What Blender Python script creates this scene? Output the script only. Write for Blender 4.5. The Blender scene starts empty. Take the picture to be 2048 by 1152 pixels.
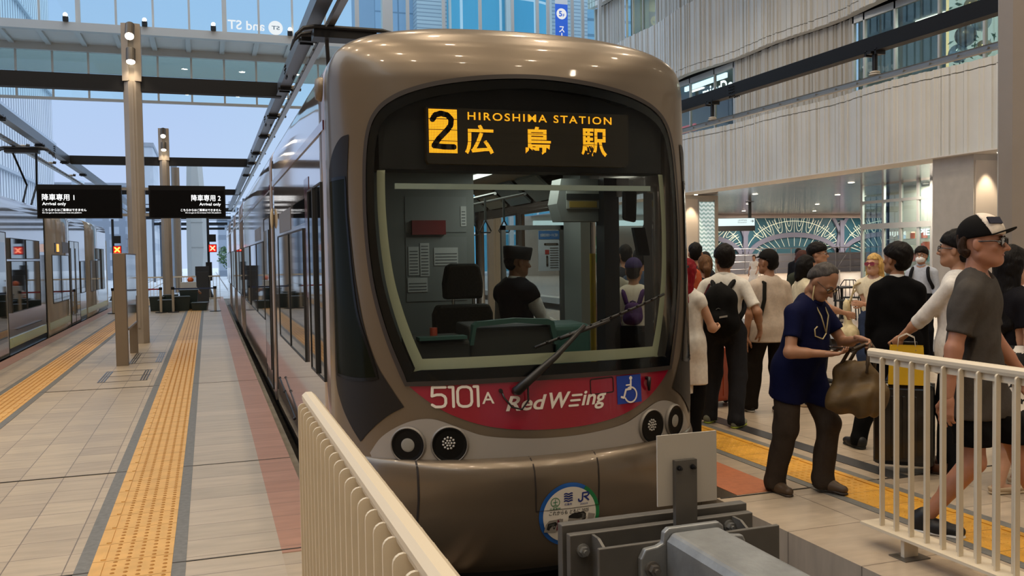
import bpy, bmesh, math, random
import numpy as np
from mathutils import Matrix, Vector
SC = bpy.context.scene
COL = SC.collection
PI = math.pi
R = math.radians

# ---------------------------------------------------------------- camera
F_PX, YAW, PITCH, ROLL = 1768.3, 0.33103, 0.03754, -0.01604
def setup_camera():
    cy, sy = math.cos(YAW), math.sin(YAW)
    fw = Vector((sy * math.cos(PITCH), cy * math.cos(PITCH), -math.sin(PITCH)))
    rt = Vector((cy, -sy, 0))
    up = rt.cross(fw)
    r2 = rt * math.cos(ROLL) + up * math.sin(ROLL)
    u2 = up * math.cos(ROLL) - rt * math.sin(ROLL)
    cd = bpy.data.cameras.new('camera')
    cd.sensor_width = 36.0
    cd.lens = F_PX * 36.0 / 2048.0
    cd.clip_end = 1000
    co = bpy.data.objects.new('camera', cd)
    COL.objects.link(co)
    m = Matrix((r2, u2, -fw)).transposed().to_4x4()
    m.translation = Vector((0, 0, 1.6))
    co.matrix_world = m
    SC.camera = co
setup_camera()

# ---------------------------------------------------------------- view, sky, lamps
SC.view_settings.view_transform = 'Standard'
SC.view_settings.look = 'None'
SC.view_settings.gamma = 1
SC.view_settings.use_curve_mapping = False
SC.view_settings.exposure = 0.0
SC.cycles.max_bounces = 10
SC.cycles.transparent_max_bounces = 16
SC.cycles.sample_clamp_indirect = 6
SC.cycles.caustics_reflective = False
SC.cycles.caustics_refractive = False

def setup_sky():
    w = bpy.data.worlds.new('overcast_sky')
    SC.world = w
    w.use_nodes = True
    nt = w.node_tree
    bg = nt.nodes['Background']
    tc = nt.nodes.new('ShaderNodeTexCoord')
    sp = nt.nodes.new('ShaderNodeSeparateXYZ')
    ramp = nt.nodes.new('ShaderNodeValToRGB')
    ramp.color_ramp.elements[0].position = 0.0
    ramp.color_ramp.elements[0].color = (0.60, 0.75, 1.0, 1)
    ramp.color_ramp.elements[1].position = 0.32
    e3 = ramp.color_ramp.elements.new(0.62)
    e3.color = (2.0, 2.3, 2.7, 1)
    ramp.color_ramp.elements[1].color = (0.42, 0.60, 0.96, 1)
    no = nt.nodes.new('ShaderNodeTexNoise')
    no.inputs['Scale'].default_value = 2.2
    no.inputs['Detail'].default_value = 4
    mx = nt.nodes.new('ShaderNodeMixRGB')
    mx.blend_type = 'MULTIPLY'
    mx.inputs[0].default_value = 0.16
    nt.links.new(tc.outputs['Generated'], sp.inputs[0])
    nt.links.new(tc.outputs['Generated'], no.inputs['Vector'])
    nt.links.new(sp.outputs['Z'], ramp.inputs[0])
    nt.links.new(ramp.outputs[0], mx.inputs[1])
    nt.links.new(no.outputs['Color'], mx.inputs[2])
    nt.links.new(mx.outputs[0], bg.inputs['Color'])
    bg.inputs['Strength'].default_value = 1.0
setup_sky()
WARM = (1.0, 0.80, 0.56)
def area_lamp(name, loc, size, power, color=WARM, target=None, shape='DISK', size_y=None, spread=180):
    ld = bpy.data.lights.new(name, 'AREA')
    ld.shape = shape
    ld.size = size
    if size_y: ld.size_y = size_y
    ld.energy = power
    ld.color = color
    ld.spread = R(spread)
    o = bpy.data.objects.new(name, ld)
    COL.objects.link(o)
    o.location = loc
    if target:
        d = Vector(target) - Vector(loc)
        o.rotation_euler = d.to_track_quat('-Z', 'Y').to_euler()
    return o
def spot_lamp(name, loc, power, angle, target, color=WARM, size=0.1, blend=0.6):
    ld = bpy.data.lights.new(name, 'SPOT')
    ld.energy = power; ld.spot_size = R(angle); ld.color = color; ld.shadow_soft_size = size; ld.spot_blend = blend
    o = bpy.data.objects.new(name, ld)
    COL.objects.link(o)
    o.location = loc
    d = Vector(target) - Vector(loc)
    o.rotation_euler = d.to_track_quat('-Z', 'Y').to_euler()
    return o
# downlights set in the high atrium roof over the platforms (their fittings are built with the roof)
ROOF_Z = 19.0
ROOF_LAMPS = [(x, y) for x in (-6.5, -1.5, 3.5, 8.5, 14.0) for y in (-9.0, -3.0, 3.0, 9.0, 16.0)]
for (x, y) in ROOF_LAMPS:
    area_lamp('roof_downlight_lamp', (x, y, ROOF_Z - 0.12), 0.5, 165 if (x > 3 and y < 6) else 255, (1.0, .83, .62))

# ---------------------------------------------------------------- materials
def lin(c):
    if isinstance(c, str):
        c = tuple(int(c[i:i + 2], 16) / 255 for i in (0, 2, 4))
    return tuple((v / 12.92 if v <= 0.04045 else ((v + 0.055) / 1.055) ** 2.4) for v in c) + (1,)
MATS = {}
def mat(name, color='808080', rough=0.6, metal=0.0, noise=0.0, nscale=8.0, bump=0.0, bscale=30.0, spec=0.5, coat=0.0, sheen=0.0, stretch=None, ior=None):
    if name in MATS: return MATS[name]
    m = bpy.data.materials.new(name)
    m.use_nodes = True
    nt = m.node_tree
    b = nt.nodes['Principled BSDF']
    c = lin(color)
    b.inputs['Base Color'].default_value = c
    b.inputs['Roughness'].default_value = rough
    b.inputs['Metallic'].default_value = metal
    b.inputs['Specular IOR Level'].default_value = spec
    b.inputs['Coat Weight'].default_value = coat
    b.inputs['Coat Roughness'].default_value = 0.05
    b.inputs['Sheen Weight'].default_value = sheen
    tc = None
    if noise or bump:
        tc = nt.nodes.new('ShaderNodeTexCoord')
        src = tc.outputs['Object']
        if stretch:
            mp = nt.nodes.new('ShaderNodeMapping')
            mp.inputs['Scale'].default_value = stretch
            nt.links.new(src, mp.inputs[0]); src = mp.outputs[0]
    if noise:
        no = nt.nodes.new('ShaderNodeTexNoise')
        no.inputs['Scale'].default_value = nscale
        no.inputs['Detail'].default_value = 5
        nt.links.new(src, no.inputs['Vector'])
        rp = nt.nodes.new('ShaderNodeValToRGB')
        lo = tuple(v * (1 - noise) for v in c[:3]) + (1,)
        hi = tuple(min(1, v * (1 + noise)) for v in c[:3]) + (1,)
        rp.color_ramp.elements[0].position = 0.3; rp.color_ramp.elements[0].color = lo
        rp.color_ramp.elements[1].position = 0.7; rp.color_ramp.elements[1].color = hi
        nt.links.new(no.outputs['Fac'], rp.inputs[0])
        nt.links.new(rp.outputs[0], b.inputs['Base Color'])
    if bump:
        n2 = nt.nodes.new('ShaderNodeTexNoise')
        n2.inputs['Scale'].default_value = bscale
        n2.inputs['Detail'].default_value = 3
        nt.links.new(src, n2.inputs['Vector'])
        bp = nt.nodes.new('ShaderNodeBump')
        bp.inputs['Strength'].default_value = bump
        bp.inputs['Distance'].default_value = 0.02
        nt.links.new(n2.outputs['Fac'], bp.inputs['Height'])
        nt.links.new(bp.outputs[0], b.inputs['Normal'])
    MATS[name] = m
    return m
def emit(name, color, strength=1.0, base='101010'):
    if name in MATS: return MATS[name]
    m = bpy.data.materials.new(name)
    m.use_nodes = True
    b = m.node_tree.nodes['Principled BSDF']
    b.inputs['Base Color'].default_value = lin(base)
    b.inputs['Emission Color'].default_value = lin(color)
    b.inputs['Emission Strength'].default_value = strength
    b.inputs['Roughness'].default_value = 0.4
    MATS[name] = m
    return m
def thin_glass(name, tint=(0.8, 0.85, 0.85), rough=0.0, boost=1.0, ior=1.5, base_refl=0.0):
    """thin pane: what lies behind it, tinted, mixed with a mirror image by the Fresnel law"""
    if name in MATS: return MATS[name]
    m = bpy.data.materials.new(name)
    m.use_nodes = True
    nt = m.node_tree
    nt.nodes.remove(nt.nodes['Principled BSDF'])
    out = nt.nodes['Material Output']
    tr = nt.nodes.new('ShaderNodeBsdfTransparent')
    tr.inputs[0].default_value = tuple(tint) + (1,)
    gl = nt.nodes.new('ShaderNodeBsdfGlossy')
    gl.inputs['Color'].default_value = (boost, boost, boost, 1)
    gl.inputs['Roughness'].default_value = rough
    lw = nt.nodes.new('ShaderNodeLayerWeight')
    lw.inputs['Blend'].default_value = 0.5
    f0 = ((ior - 1) / (ior + 1)) ** 2
    pw = nt.nodes.new('ShaderNodeMath'); pw.operation = 'POWER'; pw.inputs[1].default_value = 5.0
    nt.links.new(lw.outputs['Facing'], pw.inputs[0])
    fr = nt.nodes.new('ShaderNodeMath'); fr.operation = 'MULTIPLY_ADD'; fr.inputs[1].default_value = 1 - f0; fr.inputs[2].default_value = f0
    nt.links.new(pw.outputs[0], fr.inputs[0])
    mixn = nt.nodes.new('ShaderNodeMixShader')
    fac = fr.outputs[0]
    if base_refl:
        ma = nt.nodes.new('ShaderNodeMath'); ma.operation = 'MAXIMUM'; ma.inputs[1].default_value = base_refl
        nt.links.new(fac, ma.inputs[0]); fac = ma.outputs[0]
    nt.links.new(fac, mixn.inputs[0])
    nt.links.new(tr.outputs[0], mixn.inputs[1])
    nt.links.new(gl.outputs[0], mixn.inputs[2])
    nt.links.new(mixn.outputs[0], out.inputs['Surface'])
    MATS[name] = m
    return m
def tile_mat(name, c1, c2, mortar, bw, rh, ms=0.004, rough=0.45, offset=0.0, vec='Object', shift=(0, 0, 0)):
    if name in MATS: return MATS[name]
    m = bpy.data.materials.new(name)
    m.use_nodes = True
    nt = m.node_tree
    b = nt.nodes['Principled BSDF']
    tc = nt.nodes.new('ShaderNodeTexCoord')
    br = nt.nodes.new('ShaderNodeTexBrick')
    br.offset = offset
    br.inputs['Color1'].default_value = lin(c1)
    br.inputs['Color2'].default_value = lin(c2)
    br.inputs['Mortar'].default_value = lin(mortar)
    br.inputs['Scale'].default_value = 1.0
    br.inputs['Brick Width'].default_value = bw
    br.inputs['Row Height'].default_value = rh
    br.inputs['Mortar Size'].default_value = ms
    br.inputs['Mortar Smooth'].default_value = 0.1
    br.inputs['Bias'].default_value = 0.0
    ms_ = nt.nodes.new('ShaderNodeMapping'); ms_.inputs['Location'].default_value = shift
    nt.links.new(tc.outputs[vec], ms_.inputs[0]); nt.links.new(ms_.outputs[0], br.inputs['Vector'])
    no = nt.nodes.new('ShaderNodeTexNoise')
    no.inputs['Scale'].default_value = 3.0
    no.inputs['Detail'].default_value = 8
    mp = nt.nodes.new('ShaderNodeMapping')
    mp.inputs['Scale'].default_value = (1.0, 5.0, 1.0)
    nt.links.new(tc.outputs[vec], mp.inputs[0])
    nt.links.new(mp.outputs[0], no.inputs['Vector'])
    mx = nt.nodes.new('ShaderNodeMixRGB'); mx.blend_type = 'OVERLAY'; mx.inputs[0].default_value = 0.28
    nt.links.new(br.outputs['Color'], mx.inputs[1])
    nt.links.new(no.outputs['Fac'], mx.inputs[2])
    nt.links.new(mx.outputs[0], b.inputs['Base Color'])
    b.inputs['Roughness'].default_value = rough
    bp = nt.nodes.new('ShaderNodeBump'); bp.inputs['Strength'].default_value = 0.25; bp.inputs['Distance'].default_value = 0.004
    bp.invert = True
    nt.links.new(br.outputs['Fac'], bp.inputs['Height'])
    nt.links.new(bp.outputs[0], b.inputs['Normal'])
    MATS[name] = m
    return m

# ---------------------------------------------------------------- mesh helpers
class MB:
    """collects shapes, then becomes one mesh object"""
    def __init__(s): s.v = []; s.f = []; s.mi = []; s.m = 0
    def add(s, vs, fs):
        n = len(s.v)
        s.v += [tuple(p) for p in vs]
        s.f += [tuple(i + n for i in f) for f in fs]
        s.mi += [s.m] * len(fs)
        return s
    def box(s, x0, x1, y0, y1, z0, z1):
        v = [(x, y, z) for x in (x0, x1) for y in (y0, y1) for z in (z0, z1)]
        return s.add(v, [(0, 1, 3, 2), (4, 6, 7, 5), (0, 4, 5, 1), (2, 3, 7, 6), (0, 2, 6, 4), (1, 5, 7, 3)])
    def obox(s, c, ax, ay, az):
        """box about c with half-axis vectors"""
        c, ax, ay, az = map(Vector, (c, ax, ay, az))
        v = [c + ax * i + ay * j + az * k for i in (-1, 1) for j in (-1, 1) for k in (-1, 1)]
        return s.add(v, [(0, 1, 3, 2), (4, 6, 7, 5), (0, 4, 5, 1), (2, 3, 7, 6), (0, 2, 6, 4), (1, 5, 7, 3)])
    def bar(s, a, b, w, h=None, up=(0, 0, 1)):
        """rectangular bar from a to b"""
        a, b = Vector(a), Vector(b); h = h or w
        d = (b - a).normalized(); u = Vector(up)
        if abs(d.dot(u)) > .98: u = Vector((0, 1, 0))
        sx = d.cross(u).normalized(); sz = sx.cross(d)
        return s.obox((a + b) / 2, sx * w / 2, (b - a) / 2, sz * h / 2)
    def cyl(s, a, b, r, r2=None, n=12, caps=True):
        a, b = Vector(a), Vector(b); r2 = r if r2 is None else r2
        d = (b - a).normalized()
        u = Vector((0, 0, 1)) if abs(d.z) < .9 else Vector((1, 0, 0))
        x = d.cross(u).normalized(); y = d.cross(x)
        v = []
        for i in range(n):
            t = 2 * PI * i / n
            v.append(a + (x * math.cos(t) + y * math.sin(t)) * r)
            v.append(b + (x * math.cos(t) + y * math.sin(t)) * r2)
        f = [(2 * i, 2 * i + 1, (2 * i + 3) % (2 * n), (2 * i + 2) % (2 * n)) for i in range(n)]
        if caps: f += [tuple(2 * i for i in range(n)), tuple(2 * i + 1 for i in reversed(range(n)))]
        return s.add(v, f)
    def tube(s, pts, r, n=8):
        pts = [Vector(p) for p in pts]
        rr = r if isinstance(r, (list, tuple)) else [r] * len(pts)
        v = []; x = None
        for i, p in enumerate(pts):
            d = (pts[min(i + 1, len(pts) - 1)] - pts[max(i - 1, 0)]).normalized()
            if x is None:
                u = Vector((0, 0, 1)) if abs(d.z) < .9 else Vector((1, 0, 0))
                x = d.cross(u).normalized()
            else: x = (x - d * x.dot(d)).normalized()
            y = d.cross(x)
            v += [p + (x * math.cos(2 * PI * k / n) + y * math.sin(2 * PI * k / n)) * rr[i] for k in range(n)]
        f = [(i * n + k, i * n + (k + 1) % n, (i + 1) * n + (k + 1) % n, (i + 1) * n + k) for i in range(len(pts) - 1) for k in range(n)]
        f += [tuple(reversed(range(n))), tuple((len(pts) - 1) * n + k for k in range(n))]
        return s.add(v, f)
    def lathe(s, c, prof, n=24, axis='Z'):
        v = []
        for (r, z) in prof:
            for k in range(n):
                t = 2 * PI * k / n
                p = (r * math.cos(t), r * math.sin(t), z)
                if axis == 'Y': p = (p[0], z, p[1])
                if axis == 'X': p = (z, p[0], p[1])
                v.append((c[0] + p[0], c[1] + p[1], c[2] + p[2]))
        f = [(i * n + k, i * n + (k + 1) % n, (i + 1) * n + (k + 1) % n, (i + 1) * n + k) for i in range(len(prof) - 1) for k in range(n)]
        f += [tuple(reversed(range(n))), tuple((len(prof) - 1) * n + k for k in range(n))]
        return s.add(v, f)
    def ball(s, c, r, n=12, sc=(1, 1, 1)):
        prof = [(max(1e-4, math.sin(PI * i / n)) , -math.cos(PI * i / n)) for i in range(n + 1)]
        v0 = len(s.v)
        s.lathe((0, 0, 0), [(a, b) for a, b in prof], n=n * 2)
        for i in range(v0, len(s.v)):
            p = s.v[i]; s.v[i] = (c[0] + p[0] * r * sc[0], c[1] + p[1] * r * sc[1], c[2] + p[2] * r * sc[2])
        return s
    def prism(s, poly, lo, hi, axis='z'):
        """polygon of 2-D points extruded along an axis"""
        n = len(poly)
        def P(p, t): return {'z': (p[0], p[1], t), 'y': (p[0], t, p[1]), 'x': (t, p[0], p[1])}[axis]
        v = [P(p, lo) for p in poly] + [P(p, hi) for p in poly]
        f = [tuple(reversed(range(n))), tuple(range(n, 2 * n))] + [(i, (i + 1) % n, n + (i + 1) % n, n + i) for i in range(n)]
        return s.add(v, f)
    def build(s, name, m, parent=None, smooth=False, bevel=0.0, loc=None, auto=None, tri_fix=True):
        me = bpy.data.meshes.new(name)
        me.from_pydata(s.v, [], s.f)
        ms = m if isinstance(m, (list, tuple)) else [m]
        for x in ms: me.materials.append(x)
        if len(ms) > 1: me.polygons.foreach_set('material_index', s.mi)
        bm = bmesh.new(); bm.from_mesh(me)
        bmesh.ops.recalc_face_normals(bm, faces=bm.faces)
        bm.to_mesh(me); bm.free()
        o = bpy.data.objects.new(name, me)
        COL.objects.link(o)
        if parent is not None: o.parent = parent
        if loc is not None: o.location = loc
        if smooth:
            me.polygons.foreach_set('use_smooth', [True] * len(me.polygons))
            if auto: me.set_sharp_from_angle(angle=R(auto))
        if bevel:
            md = o.modifiers.new('bevel', 'BEVEL'); md.width = bevel; md.segments = 2; md.limit_method = 'ANGLE'; md.angle_limit = R(40)
        me.update()
        return o
def tag(o, label=None, cat=None, group=None, kind=None):
    if label: o['label'] = label
    if cat: o['category'] = cat
    if group: o['group'] = group
    if kind: o['kind'] = kind
    return o
def empty(name, loc=(0, 0, 0), rz=0.0):
    o = bpy.data.objects.new(name, None)
    COL.objects.link(o)
    o.location = loc; o.rotation_euler = (0, 0, rz)
    o.empty_display_size = 0.1
    return o
def copy_tree(o, parent=None):
    c = o.copy(); COL.objects.link(c)
    if parent is not None: c.parent = parent
    for ch in list(o.children): copy_tree(ch, c)
    return c
def struct(o, label=None, cat=None):
    o['kind'] = 'structure'
    if label: o['label'] = label
    if cat: o['category'] = cat
    return o

# text and drawn marks as flat 2-D shapes (x right, y up), later laid on a surface
def text2d(body, size=1.0, shear=0.0, bold=0.0, align='LEFT', spacing=1.0):
    cu = bpy.data.curves.new('lettering', 'FONT')
    cu.body = body; cu.size = size; cu.shear = shear; cu.offset = bold; cu.align_x = align
    cu.space_character = spacing; cu.resolution_u = 4
    cu.fill_mode = 'FRONT'
    ob = bpy.data.objects.new('lettering', cu)
    COL.objects.link(ob)
    dg = bpy.context.evaluated_depsgraph_get()
    me = ob.evaluated_get(dg).to_mesh()
    v = [(p.co.x, p.co.y) for p in me.vertices]
    f = [tuple(p.vertices) for p in me.polygons]
    ob.evaluated_get(dg).to_mesh_clear()
    bpy.data.objects.remove(ob); bpy.data.curves.remove(cu)
    return v, f
def fit2d(shape, x0, x1, y0, y1=None):
    v, f = shape
    if not v: return v, f
    xs = [p[0] for p in v]; ys = [p[1] for p in v]
    a, b, c, d = min(xs), max(xs), min(ys), max(ys)
    sx = (x1 - x0) / max(b - a, 1e-6)
    sy = sx if y1 is None else (y1 - y0) / max(d - c, 1e-6)
    return [(x0 + (p[0] - a) * sx, y0 + (p[1] - c) * sy) for p in v], f
def stroke2d(pts, w, closed=False):
    """a drawn line of width w: rectangles with round joints"""
    v = []; f = []
    n = len(pts)
    for i in range(n if closed else n - 1):
        (x0, y0), (x1, y1) = pts[i], pts[(i + 1) % n]
        L = math.hypot(x1 - x0, y1 - y0) or 1e-6
        nx, ny = -(y1 - y0) / L * w / 2, (x1 - x0) / L * w / 2
        k = len(v)
        v += [(x0 + nx, y0 + ny), (x0 - nx, y0 - ny), (x1 - nx, y1 - ny), (x1 + nx, y1 + ny)]
        f.append((k, k + 1, k + 2, k + 3))
    for (x, y) in pts:
        k = len(v)
        v += [(x + w / 2 * math.cos(2 * PI * j / 10), y + w / 2 * math.sin(2 * PI * j / 10)) for j in range(10)]
        f.append(tuple(range(k, k + 10)))
    return v, f
def poly2d(pts): return list(pts), [tuple(range(len(pts)))]
def disc2d(cx, cy, r, n=40): return poly2d([(cx + r * math.cos(2 * PI * i / n), cy + r * math.sin(2 * PI * i / n)) for i in range(n)])
def join2d(*shapes):
    V = []; Fc = []
    for v, f in shapes:
        n = len(V); V += v; Fc += [tuple(i + n for i in q) for q in f]
    return V, Fc
def lay(name, shape, place, m, parent=None, subdiv=0.0):
    """put a 2-D shape on a surface: place(x, y) gives the 3-D point"""
    v, f = shape
    bm = bmesh.new()
    bv = [bm.verts.new((p[0], p[1], 0)) for p in v]
    for q in f:
        try: bm.faces.new([bv[i] for i in q])
        except ValueError: pass
    if subdiv:
        bmesh.ops.triangulate(bm, faces=bm.faces)
        for _ in range(5):
            es = [e for e in bm.edges if e.calc_length() > subdiv]
            if not es: break
            bmesh.ops.subdivide_edges(bm, edges=es, cuts=1)
            bmesh.ops.triangulate(bm, faces=[q for q in bm.faces if len(q.verts) > 3])
    for q in bm.faces:
        if q.normal.z < 0: q.normal_flip()
    for q in bm.verts: q.co = Vector(place(q.co.x, q.co.y))
    me = bpy.data.meshes.new(name); bm.to_mesh(me); bm.free()
    me.materials.append(m)
    o = bpy.data.objects.new(name, me); COL.objects.link(o)
    if parent is not None: o.parent = parent
    return o
# ================================================================ SETTING
def grid_mat(name, c1, c2, frame, bw, rh, ms, plane='xz', rough=0.35, offset=0.0, metal=0.0, spec=0.5):
    if name in MATS: return MATS[name]
    m = bpy.data.materials.new(name); m.use_nodes = True
    nt = m.node_tree; b = nt.nodes['Principled BSDF']
    tc = nt.nodes.new('ShaderNodeTexCoord'); sp = nt.nodes.new('ShaderNodeSeparateXYZ'); cb = nt.nodes.new('ShaderNodeCombineXYZ')
    nt.links.new(tc.outputs['Object'], sp.inputs[0])
    nt.links.new(sp.outputs['X' if plane[0] == 'x' else 'Y'], cb.inputs[0]); nt.links.new(sp.outputs['Z'], cb.inputs[1])
    br = nt.nodes.new('ShaderNodeTexBrick'); br.offset = offset
    for k, v in (('Color1', lin(c1)), ('Color2', lin(c2)), ('Mortar', lin(frame)), ('Scale', 1.0), ('Brick Width', bw), ('Row Height', rh), ('Mortar Size', ms), ('Mortar Smooth', 0.05), ('Bias', 0.0)):
        br.inputs[k].default_value = v
    nt.links.new(cb.outputs[0], br.inputs['Vector'])
    nt.links.new(br.outputs['Color'], b.inputs['Base Color'])
    b.inputs['Roughness'].default_value = rough; b.inputs['Metallic'].default_value = metal; b.inputs['Specular IOR Level'].default_value = spec
    MATS[name] = m
    return m
M_TILE = tile_mat('platform_tiles', 'b7a68d', 'a59580', '75685a', 0.3, 0.3, 0.0035, rough=0.42, shift=(.15, .09, 0))
M_TILEW = tile_mat('platform_tiles_wide', 'b3a48f', 'a39682', '75685a', 20, 0.3, 0.0035, rough=0.42, shift=(10.3, .09, 0))
M_TILE2 = tile_mat('platform_tiles_long', 'b7a792', 'a89885', '776a5c', 1.2, 0.6, 0.004, rough=0.42)
M_PINK = tile_mat('pink_edge_tiles', 'aa806a', 'a37963', '7b6152', 20, 0.3, 0.0035, rough=0.5, shift=(10.3, .09, 0))
M_ORANGE = mat('orange_edge_tile', 'b26a45', 0.55, noise=.12, nscale=20)
M_GREY_BAND = mat('dark_grey_stone', '6f6e6a', 0.6, noise=.15, nscale=30)
M_CONC = mat('pit_concrete', '8f887c', 0.8, noise=.22, nscale=4, bump=.15, bscale=20)
M_PIT = mat('pit_floor', '3c3833', 0.9, noise=.3, nscale=5)
M_ROAD = mat('street_paving', 'b9bfc4', 0.8, noise=.12, nscale=.8)
M_YEL = mat('tactile_yellow', 'd3a561', 0.55, noise=.10, nscale=9)
M_YELD = mat('tactile_dots', 'a8742a', 0.6)  # dots darker than their strip: shading put into the colour
M_YELR = mat('tactile_yellow_resin', 'd79f36', 0.5, noise=.12, nscale=7)

# platforms, track pit, street, concourse floor
s = MB().prism([(-3.2, -8), (.583, -8), (.583, 40), (-3.2, 40)], -0.75, 0.0).build('floor_island', M_TILE); struct(s, 'tiled island platform between the two trams')
s = MB().prism([(3.08, -8), (9.4, -8), (9.4, 46), (3.24, 46), (3.24, 4.95), (3.08, 4.95)], -0.75, 0.0).build('floor_boarding', M_TILE2); struct(s, 'tiled boarding platform where people queue')
s = MB().box(-40, 12.3, -10, 48, -0.9, -0.75).build('floor_pit', M_PIT); struct(s, 'dark track bed between the platforms')
s = MB().box(-60, 60, 48, 220, -0.9, -0.42).build('floor_street', M_ROAD); struct(s, 'pale street beyond the terminal')
s = MB().box(-40, -5.95, -10, 48, -0.75, -0.05).build('floor_west', M_TILE2); struct(s, 'platform beyond the silver tram')
s = MB().box(12.3, 62, -8, 66, -0.75, 0.0).build('floor_concourse', tile_mat('concourse_tiles', 'c9b6a2', 'bda997', '9c8b7c', 1.2, 0.6, .004, rough=.3)); struct(s, 'shopping concourse floor')
s = MB().box(0.34, 0.583, 4.9, 40, 0.0, 0.003).build('trim_1', M_PINK); struct(s, 'pink edge band of the island platform')
s = MB().box(-3.2, -2.97, 4.9, 40, 0.0, 0.003).build('trim_2', M_PINK); struct(s, 'pink edge band beside the silver tram')
s = MB().box(3.24, 3.62, 4.96, 46, 0.0, 0.003).build('trim_3', M_ORANGE); struct(s, 'orange edge tiles beside the front tram')
for i, (a, b) in enumerate(((-.695, -.62), (-.22, -.15), (-2.475, -2.4), (-2.0, -1.93))):
    struct(MB().box(a, b, -8, 40, 0.0, 0.004).build('trim_%d' % (4 + i), M_GREY_BAND), 'grey stone band along the tactile paving')
for i, (a, b) in enumerate(((3.79, 3.86), (4.26, 4.34))):
    struct(MB().box(a, b, -8, 46, 0.0, 0.004).build('trim_%d' % (8 + i), M_GREY_BAND), 'grey stone band along the boarding tactile paving')
struct(MB().box(4.46, 4.62, 4.9, 46, 0.0, 0.004).build('trim_10', mat('drain_metal', '4a4a4d', .45, .6)), 'dark drain strip in the boarding platform')
struct(MB().box(11.9, 12.35, -8, 48, -.2, .012).build('trim_11', mat('kerb_white', 'd5d2cb', .6)), 'white kerb of the concourse')

def dot_mb(mb, cx, cy, r, h):
    n = 8; v = []; f = []
    for rr, z in ((1.0, 0.0), (.72, .75), (.3, 1.0)):
        v += [(cx + r * rr * math.cos(2 * PI * k / n), cy + r * rr * math.sin(2 * PI * k / n), 0.006 + h * z) for k in range(n)]
    for i in range(2):
        f += [(i * n + k, i * n + (k + 1) % n, (i + 1) * n + (k + 1) % n, (i + 1) * n + k) for k in range(n)]
    f.append(tuple(2 * n + k for k in range(n)))
    mb.add(v, f)
def tactile(x0, x1, y0, y1, label, barside, m, md, ydots, cols=5):
    mb = MB(); mb.box(x0, x1, y0, y1, 0.0, 0.006)
    w = x1 - x0
    bx = x0 + .05 if barside < 0 else x1 - .05
    yy = y0
    while yy < y1 - .1:                                  # the raised guide bar, one per tile
        mb.box(bx - .012, bx + .012, yy + .02, yy + .28, .006, .011); yy += .3
    mb.m = 1
    lo, hi = (x0 + .115, x1 - .035) if barside < 0 else (x0 + .035, x1 - .115)
    yy = y0 + .03
    while yy < ydots:
        for c in range(cols): dot_mb(mb, lo + (hi - lo) * c / (cols - 1), yy, .0125, .005)
        yy += .06
    for c in range(cols):                                 # far rows run together
        x = lo + (hi - lo) * c / (cols - 1); mb.box(x - .0085, x + .0085, ydots, y1, .006, .0095)
    yy = y0
    mb.m = 2
    while yy < y1 - .1:
        mb.box(x0, x1, yy - .0025, yy + .0025, .006, .0066); yy += .3
    o = mb.build('tactile_paving', [m, md, mat('tactile_joint', '9c7434', .7)])
    return tag(o, label, 'tactile paving')
tactile(-.62, -.22, 2.4, 40, 'yellow tactile strip along the island platform edge beside the red-fronted tram', -1, M_YEL, M_YELD, 18)
tactile(-2.4, -2.0, 4.0, 40, 'yellow tactile strip along the island platform edge beside the silver tram', 1, M_YEL, M_YELD, 16)
tactile(3.86, 4.26, 1.4, 30, 'yellow tactile strip on the boarding platform under the walking men', 1, M_YELR, M_YELR, 12, cols=6)
struct(MB().box(-.15, .34, -8, 40, 0, .0025).build('trim_14', M_TILEW), 'wide tiles between the yellow strip and the pink edge')
# expansion joints across the platform
for y in (4.95, 7.25, 12.1):
    struct(MB().box(-3.2, .583, y - .008, y + .008, 0, .0045).build('trim_12', mat('joint_dark', '3a352f', .8)))
for y in (4.93, 3.1):
    struct(MB().box(3.1, 9.4, y - .007, y + .007, 0, .0045).build('trim_13', MATS['joint_dark']))
# inspection covers let into the floor
def floor_cover(x0, x1, y0, y1, label):
    mb = MB(); fr = .03
    for a in (x0, x1 - .1):
        for k in range(3): mb.box(a + k * .035, a + k * .035 + .018, y0, y1, .001, .005)
    for b in (y0, y1): mb.box(x0, x1, b - .006, b + .006, .001, .004)
    mb.box(x0, x1, (y0 + y1) / 2 - .004, (y0 + y1) / 2 + .004, .001, .004)
    tag(mb.build('floor_cover', mat('steel_trim', '6a6a68', .3, .9)), label, 'floor cover')
floor_cover(-1.42, -.80, 12.75, 13.95, 'steel-edged floor cover nearest the information board')
floor_cover(-1.20, -.72, 14.9, 16.5, 'steel-edged floor cover at the far foot of the information board')

struct(MB().box(.583, .70, 3.9, 40, -.75, -.17).build('floor_ledge', M_CONC), 'concrete ledge in the gap beside the tram')
# rails
M_RAIL = mat('rail_steel', '6d6258', .35, .9)
def rail(x, y0, y1, label):
    prof = [(-.07, 0), (.07, 0), (.07, .02), (.012, .03), (.012, .11), (.036, .12), (.036, .15), (-.036, .15), (-.036, .12), (-.012, .11), (-.012, .03), (-.07, .02)]
    mb = MB().prism([(x + a, -.75 + .25 + b) for a, b in prof], y0, y1, 'y')
    mb.box(x - .15, x + .15, y0, y1, -.75, -.5)
    tag(mb.build('rail', M_RAIL), label, 'rail')
rail(1.94 - .72, 3.9, 48, 'left rail under the red-fronted tram'); rail(1.94 + .72, 3.9, 48, 'right rail under the red-fronted tram')
rail(-4.5 - .72, 4, 48, 'far rail under the silver tram'); rail(-4.5 + .72, 4, 48, 'near rail under the silver tram, by the platform')
rail(10.85 - .72, 0, 47, 'rail nearest the boarding platform of the empty track'); rail(10.85 + .72, 0, 47, 'rail nearest the concourse kerb of the empty track')
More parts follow.
